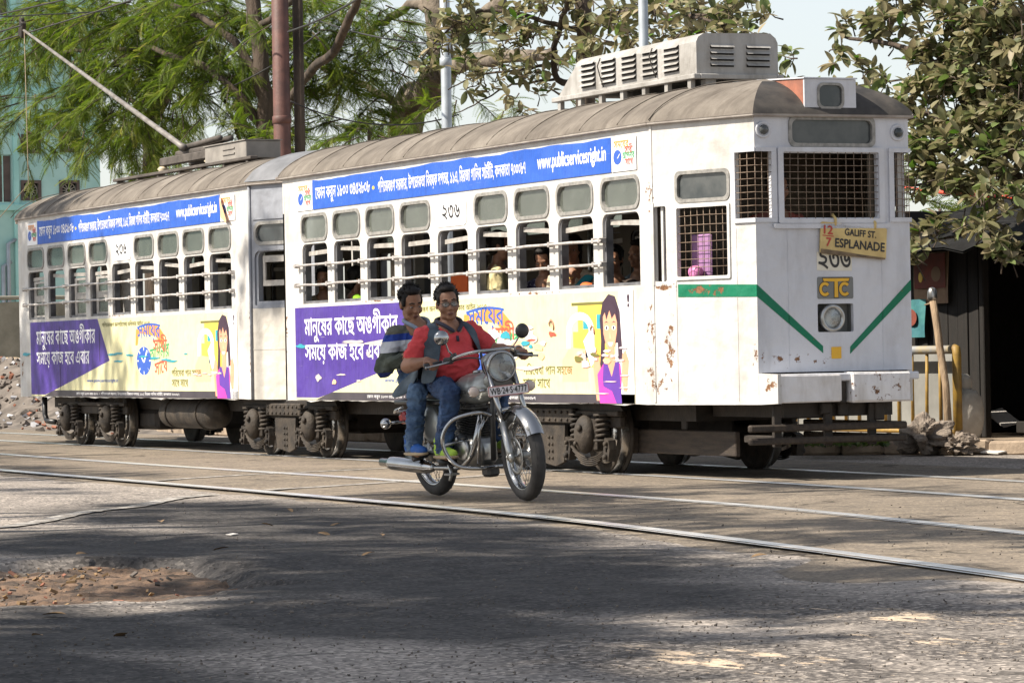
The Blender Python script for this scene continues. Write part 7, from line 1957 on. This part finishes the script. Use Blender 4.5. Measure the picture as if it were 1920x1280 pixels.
# open vest: back, two fronts, flying tail
def sheet(rows, name, mat, parent, th=.012):
    n = len(rows[0]); vs = [Vector(p) for r in rows for p in r]; fs = []
    for i in range(len(rows)-1):
        for j in range(n-1): fs.append((i*n+j, i*n+n+j, i*n+n+j+1, i*n+j+1))
    me = bpy.data.meshes.new(name); me.from_pydata(vs, [], fs); me.materials.append(mat)
    me.polygons.foreach_set('use_smooth', [True]*len(me.polygons)); o = bpy.data.objects.new(name, me); link(o); o.parent = parent
    sd = o.modifiers.new('thick', 'SOLIDIFY'); sd.thickness = th; sd.offset = 0; ss = o.modifiers.new('soft', 'SUBSURF'); ss.levels = 2; ss.render_levels = 2
    ORG[o.name] = ORG.get(parent.name, Vector()); return o
for s in (-1, 1):
    sheet([[(.33, s*.075, 1.275), (.36, s*.15, 1.27), (.36, s*.215, 1.225)], [(.425, s*.085, 1.265), (.435, s*.15, 1.262), (.425, s*.220, 1.212)], [(.515, s*.105, 1.19), (.500, s*.165, 1.19), (.44, s*.232, 1.145)],
           [(.555, s*.150, 1.07), (.515, s*.195, 1.07), (.43, s*.225, 1.05)], [(.555, s*.185, .95), (.505, s*.220, .95), (.41, s*.240, .94)], [(.535, s*.215, .85), (.48, s*.245, .85), (.38, s*.26, .84)]], 'vest_front', MT['vest'], r1)
    sheet([[(.36, s*.215, 1.225), (.30, s*.17, 1.24), (.255, s*.08, 1.25), (.245, 0, 1.255)], [(.34, s*.215, 1.10), (.27, s*.19, 1.11), (.225, s*.09, 1.12), (.215, 0, 1.12)], [(.34, s*.23, .97), (.26, s*.20, .97), (.19, s*.09, .97), (.18, 0, .97)], [(.34, s*.26, .84), (.24, s*.22, .83), (.16, s*.1, .86), (.15, 0, .87)]], 'vest_back', MT['vest'], r1)
sheet([[(.37, -.235, .96), (.26, -.22, .95), (.17, -.16, .96)], [(.34, -.26, .88), (.20, -.28, .87), (.10, -.22, .90)], [(.28, -.28, .82), (.14, -.32, .80), (.02, -.27, .83)], [(.22, -.29, .775), (.08, -.335, .745), (-.03, -.29, .775)]], 'vest_tail', MT['vest'], r1)
mb = MB(); mb.plate([(.0, .0), (.035, .0), (.035, .05), (.0, .05)], [], lambda u, v, d: (.405+u-.02, -.262-d, 1.10+v), 0, .001); 
mb = MB(); write(mb, '3', .375, .415, 1.095, 1.155, lambda u, v, d: (u, -.272+(v-1.12)*.45*1.0+.0, v), 0, 0, .03); mb.build('sleeve_number', MT['collardark'], r1)
mb = MB(); mb.tube([(.545, .0, 1.17), (.55, .0, 1.13)], .012, 6); mb.build('placket', MT['collardark'], r1)
mb = MB(); w_ = gc_l+Vector((-.085, .008, .032)); mb.tube([w_+Vector((0, .032*cos(t*pi/8), .030*sin(t*pi/8))) for t in range(16)], .007, 6, closed=True); mb.build('wristwatch', MT['dullchrome'], r1)
r2, hc2, Rh2 = rider('pillion rider in a striped long sleeved polo looking down behind the front rider', (-.10, -.01, .895), (-.08, -.015, 1.115), (-.065, -.02, 1.265), (-.055, -.045, 1.415), -.05, .30,
    [((-.07, -.10, .87), (.285, -.235, .80), (.165, -.245, .385), (.23, -.255, .345)), ((-.07, .10, .87), (.285, .235, .80), (.165, .245, .385), (.23, .255, .345))],
    [((-.085, -.185, 1.195), (-.085, -.305, .97), (.115, -.225, 1.045), (1, .3, .2), (.3, 1, 0)), ((-.085, .155, 1.195), (-.05, .275, .97), (.12, .20, .98), (1, -.3, .2), (.3, -1, 0))],
    MT['skin2'], MT['denimpale'], MT['stripes'], MT['shoeblue'], .98, .0, 1.85, 29, MT['collar'])
# ================================================================== trees
def rotm(n, rs):                      # random rotations as (n,3,3)
    q = rs.normal(size=(n, 4)); q /= np.linalg.norm(q, axis=1)[:, None]; w, x, y, z = q.T
    return np.stack([np.stack([1-2*(y*y+z*z), 2*(x*y-z*w), 2*(x*z+y*w)], -1), np.stack([2*(x*y+z*w), 1-2*(x*x+z*z), 2*(y*z-x*w)], -1), np.stack([2*(x*z-y*w), 2*(y*z+x*w), 1-2*(x*x+y*y)], -1)], 1)
def frames(d, rs, roll=None):         # x axis along d
    d = d/np.linalg.norm(d, axis=1)[:, None]; a = np.where(np.abs(d[:, 2:3]) < .9, np.array([[0, 0, 1.]]), np.array([[1., 0, 0]]))
    v = np.cross(a, d); v /= np.linalg.norm(v, axis=1)[:, None]; w = np.cross(d, v)
    t = (rs.uniform(0, 2*pi, len(d)) if roll is None else rs.normal(0, roll, len(d)))[:, None]; v2 = v*np.cos(t)+w*np.sin(t); w2 = -v*np.sin(t)+w*np.cos(t)
    return np.stack([d, v2, w2], -1)
def scatter(proto_v, proto_f, pos, fr, sc):
    n = len(pos); k = len(proto_v)
    V = np.einsum('nij,kj->nki', fr, proto_v)*sc[:, None, None]+pos[:, None, :]
    F = proto_f[None]+(np.arange(n)*k)[:, None, None]
    return V.reshape(-1, 3), F.reshape(-1, proto_f.shape[1])
def frond_proto(pairs=13, L=1.0):
    V = []; F = []
    for i in range(pairs):
        t = (i+1)/pairs; x = L*t*.92; dz = -.30*t*t; ln = .20*L*(1-.5*t)*(.6+.8*min(1, t*3)/1.4); w = .027*L
        for s in (-1, 1):
            b = len(V); V += [(x, 0, dz), (x+ln*.35-w*.4, s*ln*.5, dz-ln*.10), (x+ln*.62, s*ln, dz-ln*.32), (x+ln*.35+w*1.6, s*ln*.5, dz-ln*.10)]; F.append((b, b+1, b+2, b+3))
    return np.array(V), np.array(F)
FV, FF = frond_proto()
def limb(mb, pts, r0, r1, n=10, wob=.0, rr=None):
    P = smooth_path([tuple(p) for p in pts], 5); k = len(P); rs = rr or rng
    P = [p+Vector((rs.uniform(-wob, wob), rs.uniform(-wob, wob), rs.uniform(-wob, wob))) for p in P]
    mb.tube(P, [(r0+(r1-r0)*(i/(k-1))**.8)*(1+rs.uniform(-.05, .05)) for i in range(k)], n)
    return P
def feather_tree(name, label, base, limbs, clumps, seed, dens=1.0, size=.42, mat='bark', group=None):
    rs = np.random.RandomState(seed); rr = random.Random(seed)
    t = empty(name, tuple(base), label, 'tree', group)
    mb = MB(); mb2 = MB()
    for (pts, a, b) in limbs: limb(mb, pts, a*.68, b*.68, 10, .03, rr)
    pos = []; dr = []; 
    for (c, r, n) in clumps:
        c = np.array(c); r = np.array(r); n = int(n*dens)
        nt_ = max(3, n//26)
        for q in range(nt_):                                    # drooping sprays: twigs that carry the fronds
            d = rs.normal(size=3); d /= np.linalg.norm(d); s = c+d*r*rs.uniform(.15, .75)**.6
            dirn = d*np.array([1, 1, .35]); dirn[2] -= .25; dirn /= np.linalg.norm(dirn); Lt = rs.uniform(.5, 1.1)
            tp_ = [s+dirn*Lt*u+np.array([0, 0, -.35*Lt*u*u]) for u in (0, .35, .7, 1)]
            mb2.tube([tuple(x) for x in tp_], [.014, .011, .008, .004], 4)
            m = 26
            u = rs.uniform(.05, 1, m)[:, None]; p = s+dirn*Lt*u+np.array([0, 0, -.35])*Lt*u*u
            fd = rs.normal(size=(m, 3))*np.array([1, 1, .45])+dirn*.9; fd[:, 2] -= .22
            pos.append(p); dr.append(fd)
    pos = np.concatenate(pos); dr = np.concatenate(dr); n = len(pos)
    V, F = scatter(FV, FF, pos, frames(dr, rs, .5), rs.uniform(.65, 1.15, n)*size)
    tone = np.repeat(np.clip(rs.normal(.5, .22, n), 0, 1), len(FF))
    mb.build('trunk', MT[mat], t)
    mb2.build('twigs', MT['twig'], t, kind='stuff')
    o = mesh_np('crown', V, F, MT['feather'], t, tone); o['kind'] = 'stuff'
    return t
def PC(px, py, Y, rx, n, rz=None):       # a clump of foliage: centre seen at px,py on the plane y = Y
    p = atY(px, py, Y); return (p, (rx, rx*.9, (rz or rx*.75)), n)
Q = lambda px, py, Y: atY(px, py, Y)
b0 = Q(490, 320, 7.5); b0[2] = 0
feather_tree('rain_tree', 'feathery green tree with drooping sprays left of the maroon pole', b0,
    [([b0, Q(498, 330, 7.5), Q(500, 230, 7.5), Q(488, 120, 7.4), Q(470, -20, 7.4), Q(460, -150, 7.4)], .30, .16), ([Q(497, 250, 7.5), Q(440, 170, 7.0), Q(370, 120, 6.6), Q(260, 90, 6.2), Q(120, 100, 6.0)], .13, .04),
     ([Q(490, 150, 7.4), Q(420, 60, 7), Q(300, 0, 6.8), Q(180, -40, 6.5)], .12, .05), ([Q(500, 300, 7.5), Q(455, 215, 7.8), Q(455, 130, 8)], .09, .04), ([Q(480, 60, 7.4), Q(560, -10, 7.2), Q(640, -60, 7)], .10, .05), ([Q(470, 330, 7.8), Q(440, 230, 7.6), Q(415, 175, 7.4), Q(432, 140, 7.3)], .06, .03),
     ([Q(260, 90, 6.2), Q(150, 150, 6.0), Q(60, 200, 6.0)], .05, .02), ([Q(498, 300, 7.5), Q(535, 210, 7.3), Q(575, 140, 7.1), Q(630, 95, 6.9), Q(655, 30, 6.8), Q(690, -60, 6.8)], .13, .09)],
    [PC(60, 95, 6.0, 1.3, 420), PC(150, 60, 6.2, 1.4, 520), PC(250, 55, 6.6, 1.4, 560), PC(60, 200, 6.0, .8, 170), PC(110, 225, 6.0, .55, 90), PC(30, 235, 5.9, .5, 90), PC(170, 190, 6.2, .9, 300), PC(250, 165, 6.5, 1.0, 340), PC(330, 60, 7, 1.4, 560), PC(330, 150, 6.9, 1.1, 360),
     PC(420, 80, 7.3, 1.3, 460), PC(410, 190, 7.2, .9, 260), PC(460, 30, 7.4, 1.3, 420), PC(380, 20, 7.2, 1.2, 420), PC(30, 20, 6.2, 1.2, 360), PC(230, 235, 6.6, .7, 160), PC(470, 250, 7.4, .55, 130), PC(480, 280, 7.2, .45, 120), PC(560, 30, 7.6, .7, 90), PC(300, 215, 6.9, .6, 120), PC(440, 140, 7.3, .8, 200), PC(130, 10, 6.4, 1.2, 380), PC(240, 0, 6.6, 1.2, 360)], 11, 1.75, .33)
b1 = Q(285, 320, 9); b1[2] = 0
feather_tree('rain_tree', 'leaning tree trunk with feathery leaves behind the trolley pole', b1,
    [([b1, Q(288, 320, 9), Q(278, 255, 9), Q(295, 200, 9), Q(330, 130, 9), Q(350, 40, 9)], .34, .2), ([Q(285, 240, 9), Q(250, 190, 9), Q(200, 150, 9)], .12, .06)],
    [PC(290, 260, 8.7, .75, 130), PC(250, 290, 8.6, .7, 120), PC(320, 200, 9, .9, 150), PC(300, 90, 9.3, 1.6, 300), PC(270, 320, 8.7, .5, 90), PC(350, 250, 9, .5, 70)], 12, 1.5, .34)
b2 = Q(770, 250, 11); b2[2] = 0
feather_tree('rain_tree', 'big forked tree with pale bark behind the galvanised pole', b2,
    [([b2, Q(762, 245, 11), Q(800, 180, 11), Q(832, 130, 11)], .52, .40), ([Q(832, 135, 11), Q(822, 70, 11), Q(818, 20, 11), Q(800, -60, 11)], .36, .26), ([Q(822, 30, 11), Q(780, 8, 10.8), Q(720, 40, 10.5), Q(680, 70, 10.3)], .17, .06),
     ([Q(835, 135, 11), Q(880, 118, 10.6), Q(960, 108, 10.2), Q(1040, 100, 10)], .24, .12), ([Q(840, 60, 11), Q(890, 40, 11), Q(940, 5, 11)], .26, .18), ([Q(770, 225, 11), Q(720, 180, 10.6), Q(640, 140, 10.2), Q(580, 120, 10)], .13, .06)],
    [PC(640, 80, 9.5, .75, 120), PC(670, 130, 9.6, .8, 140), PC(710, 60, 10, .9, 140), PC(600, 60, 9, .7, 110), PC(680, 20, 9.8, .9, 150), PC(650, 225, 10, .8, 170), PC(700, 250, 10, .9, 190), PC(600, 255, 10, .6, 90), PC(770, 250, 10, .6, 110), PC(740, 160, 10.2, .7, 70), PC(810, 210, 10.2, .5, 70), PC(610, 180, 9, .55, 60), PC(560, 200, 9, .5, 50), PC(950, 190, 10, .5, 50), PC(760, 40, 10.5, .9, 110), PC(590, 10, 9, .8, 120), PC(730, -10, 10, 1.0, 150), PC(1010, 160, 10, .6, 40), PC(620, 30, 9, .9, 170), PC(700, 100, 9.8, .8, 150), PC(560, 90, 8.5, .7, 110), PC(780, 90, 10.4, .7, 100), PC(590, 140, 8.8, .6, 90), PC(650, 170, 9.5, .6, 90), PC(860, 170, 10.2, .6, 70), PC(900, 60, 10.5, .8, 90)], 13, 1.5, .33, 'barkpale')
# lower growth behind the cars
for (px, py, Y, lab, sd) in ((505, 290, 6.6, 'bright green bush showing above the joint of the cars', 21), (690, 262, 8, 'olive green bush showing above the front car roof', 22)):
    b = Q(px, py, Y); b[2] = 0
    feather_tree('bush', lab, b, [([b, Q(px, py+30, Y), Q(px+5, py-10, Y)], .07, .03), ([Q(px, py+40, Y), Q(px-20, py, Y)], .05, .02)],
                 [PC(px, py, Y, .5, 170, .5), PC(px+35, py+10, Y, .45, 130, .4), PC(px-30, py+12, Y, .4, 110, .4), PC(px+75, py, Y, .4, 100 if px > 600 else 10, .35)], sd, 1.0, .34)

bb = atY(1810, 500, 9.6); bb[2] = .1
feather_tree('bush', 'dark green thicket behind the tarpaulin roof of the shack', bb, [([bb+[k*.8-1.6, 0, 0], bb+[k*.8-1.6, 0, 1.4], bb+[k*.8-1.5, .1, 2.6]], .10, .03) for k in range(5)],
             [PC(px, py, 9.6, .55, 150, .5) for px, py in ((1705, 400), (1760, 370), (1810, 390), (1860, 360), (1915, 390), (1735, 440), (1800, 440), (1880, 440))], 25, 1.0, .36)
# ---- broad dusty leaves (one leaf: a folded, pointed oval)
def broad_leaf():
    V = []; F = []
    st_ = [(0, 0), (.16, .13), (.40, .215), (.65, .205), (.86, .12), (1.0, 0)]
    for i, (x, w) in enumerate(st_):
        z = -.16*x*x; V += [(x, -w, z+.30*w), (x, 0, z), (x, w, z+.30*w)]
    for i in range(5):
        b = i*3
        F += [(b, b+3, b+4, b+1), (b+1, b+4, b+5, b+2)]
    return np.array(V), np.array(F)
BV, BF = broad_leaf()
def ficus(name, label, base, limbs, clumps, seed, size=.19, singles=300, nper=9):
    rs = np.random.RandomState(seed); rr = random.Random(seed)
    t = empty(name, tuple(base), label, 'tree', 'dusty broad leaved trees')
    mb = MB(); mb2 = MB()
    for (pts, a, b) in limbs: limb(mb, pts, a, b, 9, .015, rr)
    mb.build('trunk', MT['bark'], t)
    pos = []; dr = []; tn = []
    for (c, r, n) in clumps:
        for q in range(int(n)):
            d = rs.normal(size=3); d /= np.linalg.norm(d); tipp = np.array(c)+d*np.array(r)*rs.uniform(.2, 1)**.5
            back = (np.array(c)-tipp)*.35+rs.normal(0, .08, 3); back[2] -= .10
            mid = tipp+back*.55+rs.normal(0, .02, 3)
            mb2.tube([tuple(tipp+back), tuple(mid), tuple(tipp)], [.009, .007, .004], 4)
            ax = -back/np.linalg.norm(back)
            for m in range(nper):                              # rosette at the end of each twig
                u = (m/nper)*.8; p = tipp+(mid-tipp)*u; a = 2.4*m+rs.uniform(0, .5)
                e1 = np.cross(ax, [0, 0, 1.]); e1 = e1/(np.linalg.norm(e1)+1e-6); e2 = np.cross(ax, e1)
                dd = (e1*cos(a)+e2*sin(a))*(.75+.4*u)+ax*(.75-.7*u)+rs.normal(0, .18, 3); dd[2] -= .12
                pos.append(p); dr.append(dd); tn.append(np.clip(rs.normal(.58, .22), 0, 1) if rs.rand() > .10 else rs.uniform(.94, 1))
    pos = np.array(pos); dr = np.array(dr); tn = np.array(tn); n = len(pos)
    fr = frames(dr, rs, .55); sc = rs.uniform(.5, 1.15, n)*size
    dist = np.linalg.norm(pos-CAM, axis=1)-sc*6
    order = np.argsort(dist); near = order[:singles]; far_ = order[singles:]
    V, F = scatter(BV, BF, pos[far_], fr[far_], sc[far_])
    o = mesh_np('leaves', V, F, MT['dustleaf'], t, np.repeat(tn[far_], len(BF)), True); o['kind'] = 'stuff'
    mb2.build('twigs', MT['twig'], t, kind='stuff')
    protos = []
    for q in range(12):
        me = bpy.data.meshes.new('leaf'); me.from_pydata([tuple(v) for v in BV], [], [tuple(int(i) for i in f) for f in BF]); me.materials.append(MT['dustleaf'])
        at = me.attributes.new('tone', 'FLOAT', 'FACE'); tv = .18+.07*q if q < 11 else .98; at.data.foreach_set('value', [tv]*len(BF)); me.polygons.foreach_set('use_smooth', [True]*len(BF)); protos.append(me)
    og = np.array(base)
    for i in near:
        q = 11 if tn[i] > .93 else int(min(max((tn[i]-.18)/.07, 0), 10))
        lo = bpy.data.objects.new('leaf', protos[q]); COL.objects.link(lo); lo.parent = t
        M = Matrix([[fr[i][a][b]*sc[i] for b in range(3)] for a in range(3)]).to_4x4(); M.translation = Vector(pos[i]-og)
        lo.matrix_local = M
    return t
def PD(px, py, Y, rx, n, rz=None): p = atY(px, py, Y); return (p, (rx, rx, rz or rx), n)
f0 = np.array([6.2, 6.0, 0.1])
ficus('fig_tree', 'broad leaved tree with dusty leaves hanging over the dark shack', f0,
    [([f0, f0+[0, 0, 1.2], f0+[-.1, -.1, 2.2], f0+[-.2, -.2, 3.2], f0+[-.3, -.2, 4.6]], .26, .15), ([f0+[-.15, -.1, 2.4], Q(1890, 280, 5.7), Q(1840, 240, 5.4), Q(1780, 150, 5.2), Q(1700, 90, 5.0), Q(1580, 70, 4.8)], .10, .014),
     ([f0+[-.15, -.1, 2.2], Q(1900, 330, 5.6), Q(1830, 330, 5.2), Q(1760, 340, 4.9), Q(1715, 350, 4.8)], .07, .012), ([f0+[-.2, -.1, 3.0], Q(1900, 150, 5.6), Q(1830, 50, 5.4), Q(1780, -20, 5.2)], .09, .03), ([Q(1840, 240, 5.4), Q(1760, 220, 5.0), Q(1700, 190, 4.8)], .035, .01), ([Q(1890, 330, 5.5), Q(1850, 400, 5.2), Q(1800, 440, 5.0), Q(1740, 450, 4.9)], .03, .008)],
    [PD(1760, 60, 5.2, .42, 30), PD(1850, 40, 5.4, .45, 36), PD(1900, 100, 5.5, .45, 34), PD(1830, 130, 5.3, .40, 30), PD(1740, 130, 5.1, .30, 18), PD(1660, 40, 5.0, .22, 9), PD(1690, 0, 5.0, .3, 14), PD(1880, 200, 5.4, .42, 34), PD(1790, 200, 5.1, .35, 26), PD(1720, 190, 4.9, .22, 12), PD(1750, 260, 4.9, .30, 24), PD(1820, 270, 5.0, .33, 28), PD(1900, 290, 5.2, .34, 26),
     PD(1730, 320, 4.8, .22, 13), PD(1800, 330, 4.9, .22, 13), PD(1860, 370, 5.0, .24, 8), PD(1790, 410, 4.9, .20, 6), PD(1740, 440, 4.8, .16, 6), PD(1720, 480, 4.8, .10, 3), PD(1870, 440, 5.0, .28, 12), PD(1910, 380, 5.1, .25, 8), PD(1580, 40, 4.8, .14, 3), PD(1560, 100, 4.8, .15, 3), PD(1620, 110, 4.9, .14, 3), PD(1930, 20, 5.5, .5, 30), PD(1940, 220, 5.5, .5, 26), PD(1820, -30, 5.4, .5, 26), PD(1905, 470, 5.1, .16, 4)], 31, .165, 300, 11)
f1 = Q(1098, 120, 6.4); f1[2] = .1
ficus('fig_tree', 'broad leaved tree with thin branches rising behind the front car roof', f1,
    [([f1, Q(1100, 180, 6.4), Q(1098, 100, 6.4), Q(1094, 30, 6.3), Q(1080, -60, 6.3)], .14, .10), ([Q(1098, 150, 6.4), Q(1045, 150, 6.2), Q(1040, 90, 6.1), Q(1060, 20, 6.0), Q(1075, -40, 6)], .05, .03), ([Q(1095, 60, 6.4), Q(1020, 40, 6.0), Q(930, 20, 5.6), Q(860, 40, 5.2), Q(790, 110, 5.0)], .04, .01),
     ([Q(1042, 120, 6.2), Q(980, 130, 5.8), Q(900, 140, 5.4), Q(840, 170, 5.2)], .025, .008), ([Q(1098, 40, 6.4), Q(1180, 20, 6.0), Q(1280, 30, 5.6), Q(1370, 20, 5.4)], .04, .012), ([Q(1280, 30, 5.6), Q(1400, 60, 5.2), Q(1450, 130, 5.0), Q(1520, 170, 4.9)], .02, .006), ([Q(1042, 150, 6.2), Q(960, 160, 5.8), Q(900, 190, 5.5), Q(850, 215, 5.4)], .02, .006)],
    [PD(830, 75, 5.1, .26, 10), PD(790, 120, 5.0, .16, 4), PD(880, 40, 5.3, .30, 12), PD(940, 60, 5.6, .34, 14), PD(1000, 30, 5.8, .38, 16), PD(930, 130, 5.5, .28, 8), PD(990, 120, 5.8, .28, 8), PD(970, 190, 5.6, .18, 3), PD(1060, 80, 6, .30, 9), PD(1020, 160, 6, .16, 3), PD(1140, 50, 6, .32, 14), PD(1230, 40, 5.8, .34, 16), PD(1310, 20, 5.5, .34, 16), PD(1370, 30, 5.4, .24, 8), PD(1150, 0, 6, .4, 16), PD(1050, -10, 6, .4, 14), PD(960, -10, 5.7, .3, 10), PD(1480, 100, 4.9, .10, 3), PD(1475, 150, 4.9, .10, 3), PD(1530, 160, 4.9, .14, 5), PD(1590, 175, 4.9, .18, 7), PD(1650, 165, 4.9, .2, 8), PD(1680, 220, 4.8, .15, 5), PD(1340, 45, 5.3, .26, 9), PD(1400, 60, 5.2, .2, 5), PD(1290, 70, 5.5, .2, 5), PD(1440, 30, 5, .14, 3), PD(1110, 110, 6, .25, 6), PD(1270, 10, 5.6, .34, 14), PD(1180, 60, 6, .3, 9), PD(880, 150, 5.3, .25, 6), PD(860, 20, 5.2, .3, 9), PD(1390, 10, 5.3, .25, 8), PD(960, 90, 5.6, .3, 9), PD(880, 110, 5.3, .2, 5)], 32, .185, 300, 6)

# ---- street trees on the near side, out of the picture, that dapple the road
SV = np.array([(0, 0, 0), (.5, -.24, .05), (1, 0, -.08), (.5, .24, .05)]); SF = np.array([(0, 1, 2, 3)])
def over(x, y, z0, h):                   # the point at height h whose shadow falls on (x, y, z0)
    k = (h-z0)/SUNV.z; return (x+SUNV.x*k, y+SUNV.y*k, h)
def shade_tree(base, spots, seed, label, size=.30):
    """spots: (shadow x, y, z, crown height, spread, number of leaf tufts)"""
    rs = np.random.RandomState(seed)
    t = empty('street_tree', base, label, 'tree', 'street trees beside the camera')
    b = Vector(base); mb = MB(); C = [Vector(over(*s[:4])) for s in spots]
    top = sum(C, Vector())/len(C); mb.tube(smooth_path([b, b+Vector((.1, .05, 2.6)), b.lerp(top, .55)+Vector((0, 0, .6)), top]), [.36]*6+[.28]*6+[.16]*7, 10)
    for c in C: mb.tube(smooth_path([b+Vector((.1, .05, 2.8)), b.lerp(c, .6)+Vector((0, 0, .5)), c]), [.13]*4+[.08]*5+[.03]*4, 7)
    mb.build('trunk', MT['bark'], t)
    pos = []
    for s, c in zip(spots, C):
        sp = s[4] if hasattr(s[4], '__len__') else (s[4], s[4]); n = s[5]
        tuft = np.stack([rs.uniform(-1, 1, n)*sp[0], rs.uniform(-1, 1, n)*sp[1], rs.normal(0, .35, n)], -1)+np.array(c)
        tuft += np.outer(tuft[:, 2]-c.z, np.array([SUNV.x, SUNV.y, 0])/SUNV.z)
        m = 34; sg = rs.uniform(.13, .30, n)
        pos.append((tuft[:, None, :]+rs.normal(0, 1, (n, m, 3))*sg[:, None, None]*np.array([1.3, .8, .6])).reshape(-1, 3))
    pos = np.concatenate(pos); n = len(pos)
    V, F = scatter(SV, SF, pos, frames(rs.normal(size=(n, 3))*[1, 1, .5], rs), rs.uniform(.7, 1.2, n)*size)
    o = mesh_np('crown', V, F, MT['shadeleaf'], t, np.repeat(rs.rand(n), len(SF))); o['kind'] = 'stuff'
    return t
def gp(px, py): p = atZ(px, py, 0); return float(p[0]), float(p[1])
H = 12.5
shade_tree((8.0, -19.0, 0), [(10.3, -2.9, .9, H, (1.3, .9), 34), (*gp(640, 965), 0, H, (1.5, .6), 9), (*gp(1000, 1010), 0, H, (1.6, .7), 18), (*gp(1250, 1060), 0, H, (1.4, .7), 24), (*gp(1150, 960), 0, H, (1.5, .6), 9), (*gp(1500, 985), 0, H, (1.6, .7), 12), (*gp(1780, 1015), 0, H, (1.2, .6), 8), (*gp(330, 960), 0, H, (2.0, .8), 9), (*gp(1600, 920), 0, H, (2.0, .6), 8)], 41, 'tall street tree left of the camera shading the motorcycle')
shade_tree((17.0, -23.0, 0), [(*gp(700, 1090), 0, H, (1.3, .8), 28), (*gp(1050, 1100), 0, H, (1.2, .8), 31), (*gp(1400, 1120), 0, H, (1.0, .7), 24), (*gp(350, 1040), 0, H, (1.3, .8), 18), (*gp(500, 1180), 0, H, (1.1, .7), 28), (*gp(150, 1215), 0, H, (1.0, .8), 31), (*gp(850, 1190), 0, H, (1.0, .7), 24), (*gp(250, 1280), 0, H, (1.0, .8), 28), (*gp(700, 1270), 0, H, (.9, .7), 16), (*gp(80, 1030), 0, H, (1.2, .7), 14), (*gp(1650, 1110), 0, H, (.8, .5), 6)], 42, 'dense street tree left of the camera shading the near road')
shade_tree((-4.0, -18.0, 0), [(1.5, -3.4, 0, H, (2.6, .7), 18), (-5, -2.4, .3, H, (3.0, .9), 26), (-8.6, -.05, 2.3, H, (1.2, 1.0), 26), (-7.2, -.05, 1.2, H, (1.6, .6), 14), (4.5, -5.2, 0, H, (2.4, 1.0), 14), (-1.0, 0, 2.2, H, (.4, .6), 2), (-9.2, .0, .9, H, (1.0, .5), 10)], 43, 'street tree left of the camera shading the rear car')
# fallen leaves and scraps on the road
for k, (px, py) in enumerate(((490, 992), (435, 1008), (703, 1042), (125, 1150), (430, 1032), (640, 988), (300, 978), (1440, 1045), (715, 1008), (240, 1188), (165, 1052), (595, 1006), (80, 1190), (540, 958))):
    p = atZ(px, py, 0); z = gz(p[0], p[1])
    if k == 1:
        mb = MB(); mb.box((p[0], p[1], z+.008), (.04, .07, .004), (.05, .08, .6), 0); o = mb.build('paper_scrap', MT['paper'], origin=(p[0], p[1], z)); tag(o, 'pale flattened scrap on the dark asphalt left of the motorcycle', 'litter'); continue
    s = rng.uniform(.07, .12); R = Euler((rng.uniform(-.25, .25), rng.uniform(-.2, .2), rng.uniform(0, 6.28))).to_matrix()
    mb = MB(); mb.add([Vector((p[0], p[1], z+.014))+R @ (Vector(v)*s) for v in BV], [tuple(int(i) for i in f) for f in BF]); o = mb.build('fallen_leaf', MT['dryleaf'], origin=(p[0], p[1], z))
    tag(o, 'small dry brown leaf lying on the road', 'leaf', 'fallen leaves on the road')
mb = MB(); 
for k in range(220):
    a = rng.uniform(-1.5, 1.5); b = rng.gauss(0, .38); x = 17.25+a*.91+b*.42; y = -7.95-a*.42+b*.91; s = rng.uniform(.006, .022)
    mb.box((x, y, -.025+s*.2), (s*rng.uniform(1, 2.4), s, s*rng.uniform(.25, .7)), (rng.uniform(-.5, .5), rng.uniform(-.5, .5), rng.uniform(0, 3)), rng.choice([0, 0, 0, 1, 1, 1, 2]))
tag(mb.build('broken_stones', [MT['rubble'], MT['dryleaf'], MT['rubblebrick'], MT['paper']]), 'scattered stones and dry scraps in the brown hollow of the road', 'stones', kind='stuff')

# loose grit on the worn asphalt
gp_ = np.random.RandomState(77); n = 1500
ox = np.array([(1, 0, 0), (-1, 0, 0), (0, 1, 0), (0, -1, 0), (0, 0, 1), (0, 0, -1)], float); of_ = np.array([(0, 2, 4), (2, 1, 4), (1, 3, 4), (3, 0, 4), (2, 0, 5), (1, 2, 5), (3, 1, 5), (0, 3, 5)])
px_ = gp_.uniform(0, 1920, n); py_ = np.where(gp_.rand(n) < .6, gp_.uniform(1120, 1290, n), gp_.uniform(940, 1150, n)); keep = []
for a, b in zip(px_, py_):
    p = atZ(a, b, 0); keep.append((p[0], p[1], gz(p[0], p[1])+.002))
V, F = scatter(ox*np.array([1.2, .9, .6]), of_, np.array(keep), rotm(n, gp_), gp_.uniform(.0028, .0075, n)*np.where(gp_.rand(n) < .06, 1.8, 1))
o = mesh_np('grit', V, F, MT['rubble'], None); tag(o, 'loose grit and small stones scattered over the near road', 'grit', kind='stuff')
bpy.data.objects.remove(_to)
